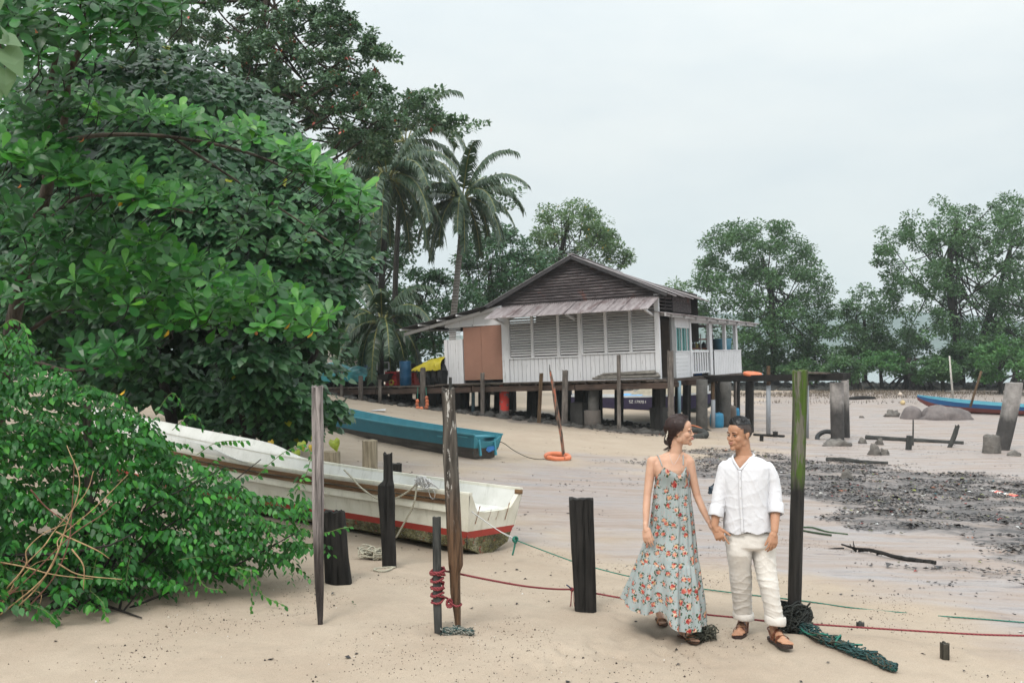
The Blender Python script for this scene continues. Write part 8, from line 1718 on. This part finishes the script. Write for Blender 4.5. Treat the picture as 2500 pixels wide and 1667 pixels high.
lx = RNG.uniform(-17, .8, 1100); ly = RNG.uniform(-1.3, 3.5, 1100) * 1.0; wpt = np.array([HM @ Vector((a, b, 0)) for a, b in zip(lx, ly)]); rubble('pile_rubble', 'dark stones and mud lumps around the feet of the house piles', wpt[:, 0], wpt[:, 1], RNG.uniform(.08, .34, 1100) * (1 + .5 * (ly < .5)), plain('dark_rubble', (.07, .065, .06), .85, .5, 3, .5))
# far jetty across the channel
e = empty('far_jetty', 'low grey concrete jetty on posts seen beneath the mangrove crowns', 'jetty', P(1920, 890, 97)); MB().beam(P(1812, 885, 100), P(2005, 886, 96), 3, .35).build('jetty_deck', plain('jetty_grey', (.22, .22, .22), .8), e)
for k in range(8): a = P(1820 + 25 * k, 886, 99 - .4 * k); MB().beam((a.x, a.y, -2.5), (a.x, a.y, a.z), .35, .35, (0, 1, 0)).build('jetty_post', M_dkgrey, e)
# ---------------------------------------------------------------- coconut palms
M_fr = leafmat('palm_leaflet', [(0, (.022, .055, .03)), (.5, (.045, .085, .045)), (.8, (.075, .115, .055)), (1, (.20, .17, .06))], .38, .14, .6); M_rach = plain('palm_rachis', (0.213, 0.213, 0.062), .5, .3, 5); M_ptr = NT('palm_trunk'); t = M_ptr; w = t.n('ShaderNodeTexWave', wave_type='BANDS', bands_direction='Z'); w.inputs['Scale'].default_value = 2.2; w.inputs['Distortion'].default_value = 1.5; t.l(t.coord('Object'), w.inputs[0]); t.col(t.ramp(w.outputs[0], [(.2, (.17, .15, .13)), (.8, (.215, .195, .175))])); t.rough(.9); t.bump(w.outputs[0], .6, .04); M_ptr = t.m
def frond(e, c, az, el0, L, droop, seed, nl=66, wid=.75):
    r_ = np.random.default_rng(seed); n = 22; pts = [np.array(c)]; d = np.array([math.cos(az) * math.cos(el0), math.sin(az) * math.cos(el0), math.sin(el0)])
    for i in range(n): d = d + np.array([0, 0, -droop / n * (1 + 1.5 * i / n)]); d /= np.linalg.norm(d); pts.append(pts[-1] + d * L / n)
    pts = np.array(pts); V = []; Fc = []; R_ = []
    for j in range(nl):
        u = .13 + .87 * (j + .5) / nl; x = u * n; i = min(int(x), n - 1); p = pts[i] + (pts[i + 1] - pts[i]) * (x - i); t_ = pts[i + 1] - pts[i]; t_ /= np.linalg.norm(t_); s = np.cross(t_, (0, 0, 1)); s /= np.linalg.norm(s) + 1e-6; ll = wid * (math.sin(min(1, u * 1.25 + .12) * math.pi * .82) * .8 + .25) * r_.uniform(.85, 1.1)
        for sg in (1, -1):
            d1 = s * sg * .8 + t_ * .55 + np.array([0, 0, -.15 + r_.normal(0, .12)]); d1 /= np.linalg.norm(d1); d2 = d1 * .55 + np.array([0, 0, -.85 - .3 * r_.random()]) + t_ * .15; d2 /= np.linalg.norm(d2); q1 = p + d1 * ll * .45; q2 = q1 + d2 * ll * .6; w = t_ * .042 + r_.normal(0, .008, 3); b = len(V); V += [p - w, p + w, q1 - w * .9, q1 + w * .9, q2]; Fc += [(b, b + 1, b + 3), (b, b + 3, b + 2), (b + 2, b + 3, b + 4)]; R_ += [r_.random() * .8] * 5
    o = fast_mesh('frond', np.array(V), np.array(Fc), M_fr, e, col=np.array(R_)); MB().tube([tuple(q) for q in pts[::2]], [.035 * (1 - .8 * k / 11) + .005 for k in range(12)], 5, cap=False).build('rachis', M_rach, o, True, True) if False else None
    mb = MB().tube([tuple(q) for q in pts[::2]], [.035 * (1 - .8 * k / 11) + .005 for k in range(12)], 5, cap=False); r2 = mb.build('rachis', M_rach, None, True); r2.parent = o; r2.matrix_parent_inverse = (M_of(e) @ o.matrix_parent_inverse).inverted() if False else Matrix.Identity(4)
    return o
def palm(label, cpx, cpy, Y, trunk, r, nf, L, seed, wid=.75, nuts=6):
    c = P(cpx, cpy, Y); b0 = P(trunk[0][0], trunk[0][1], Y); e = empty('coconut_palm', label, 'palm tree', (0, 0, 0), 'coconut palms beside the house'); rnd = random.Random(seed)
    pts = [P(a, b, Y) for a, b in trunk]; pts[0].z = g(pts[0].x, Y) - .2; S = spline(pts + [c], 10); MB().tube(S, [r * (1 - .35 * i / len(S)) for i in range(len(S))], 12, wob=.03).build('trunk', M_ptr if seed == 5 else M_barkd, e, True)
    for i in range(nf):
        f = i / nf; az = i * 2.399 + rnd.uniform(-.2, .2); el0 = 1.25 - 1.75 * f + rnd.uniform(-.1, .1); frond(e, tuple(c + Vector((math.cos(az) * .1, math.sin(az) * .1, .1))), az, el0, L * rnd.uniform(.85, 1.08), 1.05 + .75 * f + rnd.uniform(-.2, .3), seed * 100 + i, wid=wid)
    for k in range(nuts): MB().ell(c + Vector((.25 * math.cos(k * 1.1), .25 * math.sin(k * 1.1), -.18 - .1 * (k % 2))), (.13, .13, .16), None, 10, 8).build('coconut', plain('coconut_green', (.10, .12, .04), .6, .3), e, True)
palm('coconut palm in front of the dark trees, left one with a hidden trunk', 945, 442, 44, [(918, 965), (925, 800), (935, 640), (943, 520)], .17, 30, 4.1, 3, .75)
palm('coconut palm with a slim curved grey trunk rising behind the lean-to roof', 1128, 492, 46, [(1100, 960), (1106, 800), (1114, 700), (1124, 590)], .17, 26, 3.6, 5, .68)
palm('short young palm with drooping fronds behind the wheelbarrow', 932, 790, 42, [(928, 965), (930, 880)], .16, 20, 3.2, 9, .7, 0)
palm('half-hidden palm top above the left palm, against the orange-flecked tree', 990, 350, 50, [(960, 965), (965, 700), (975, 500)], .16, 16, 4.0, 13, .8, 0)
# fallen leaves and shells as countable small things near the posts
for i, (a, b, s_, lb) in enumerate(((770, 1442, .05, 'curled dark leaf on the sand left of the three leaf scraps'), (1198, 1300 + 183, .03, 'dark scrap at the foot of the wide flat post'), (816, 1463, .03, 'small green leaf scrap on the sand, left of the group'), (858, 1470, .035, 'green leaf scrap in the middle of the group'), (870, 1480, .03, 'green leaf scrap lowest in the group'), (818, 1448, .05, 'brown curled leaf highest among the scraps'), (960, 955 + 18, .12, 'dark stick-like scrap behind the turquoise boat'))):
    c = GD(a, b); V, Fc = T_OV; RNG = np.random.default_rng(i); sx_, d_, n_ = frames(np.array([[RNG.normal(), RNG.normal(), .25]]), np.array([[0, 0, 1.]])); W_ = np.array(c) + np.array([0, 0, .012]) + V[:, :1] * s_ * sx_ + V[:, 1:2] * s_ * d_ + V[:, 2:3] * s_ * 2 * n_; tag(mesh('fallen_leaf', W_, Fc, M_bush if 'green' in lb else M_dkgrey), lb, 'leaf', 'fallen leaves on the sand')
c = G(1408, 420 + 500); 
V = [(-.3, -.2, 0), (.3, -.2, .02), (.25, .2, .05), (-.25, .2, .0)]; q = GD(924, 1004); tag(mesh('paper_scrap', [(q.x + v[0] * .9, q.y + v[1], q.z + .02 + v[2]) for v in V], [(0, 1, 2, 3)], plain('paper_white', (.6, .6, .62), .7)), 'flat white scrap on the sand below the orange floats', 'litter')
# ---------------------------------------------------------------- humid air
hz = MB().box((150, 620, 37), (3200, 1500, 84)).build('haze', None); hz.location = (0, 0, 0); tag(hz, 'thin humid haze filling the air over the beach and strait', 'haze', kind='stuff')
hm = bpy.data.materials.new('humid_air'); hm.use_nodes = True; ht = hm.node_tree; ht.nodes.clear(); ho = ht.nodes.new('ShaderNodeOutputMaterial'); pv = ht.nodes.new('ShaderNodeVolumePrincipled'); pv.inputs['Color'].default_value = (.80, .88, .95, 1); pv.inputs['Density'].default_value = .00045; pv.inputs['Anisotropy'].default_value = .2
ht.links.new(pv.outputs[0], ho.inputs['Volume']); hz.data.materials.append(hm); SC.cycles.volume_bounces = 1; SC.cycles.volume_max_steps = 64
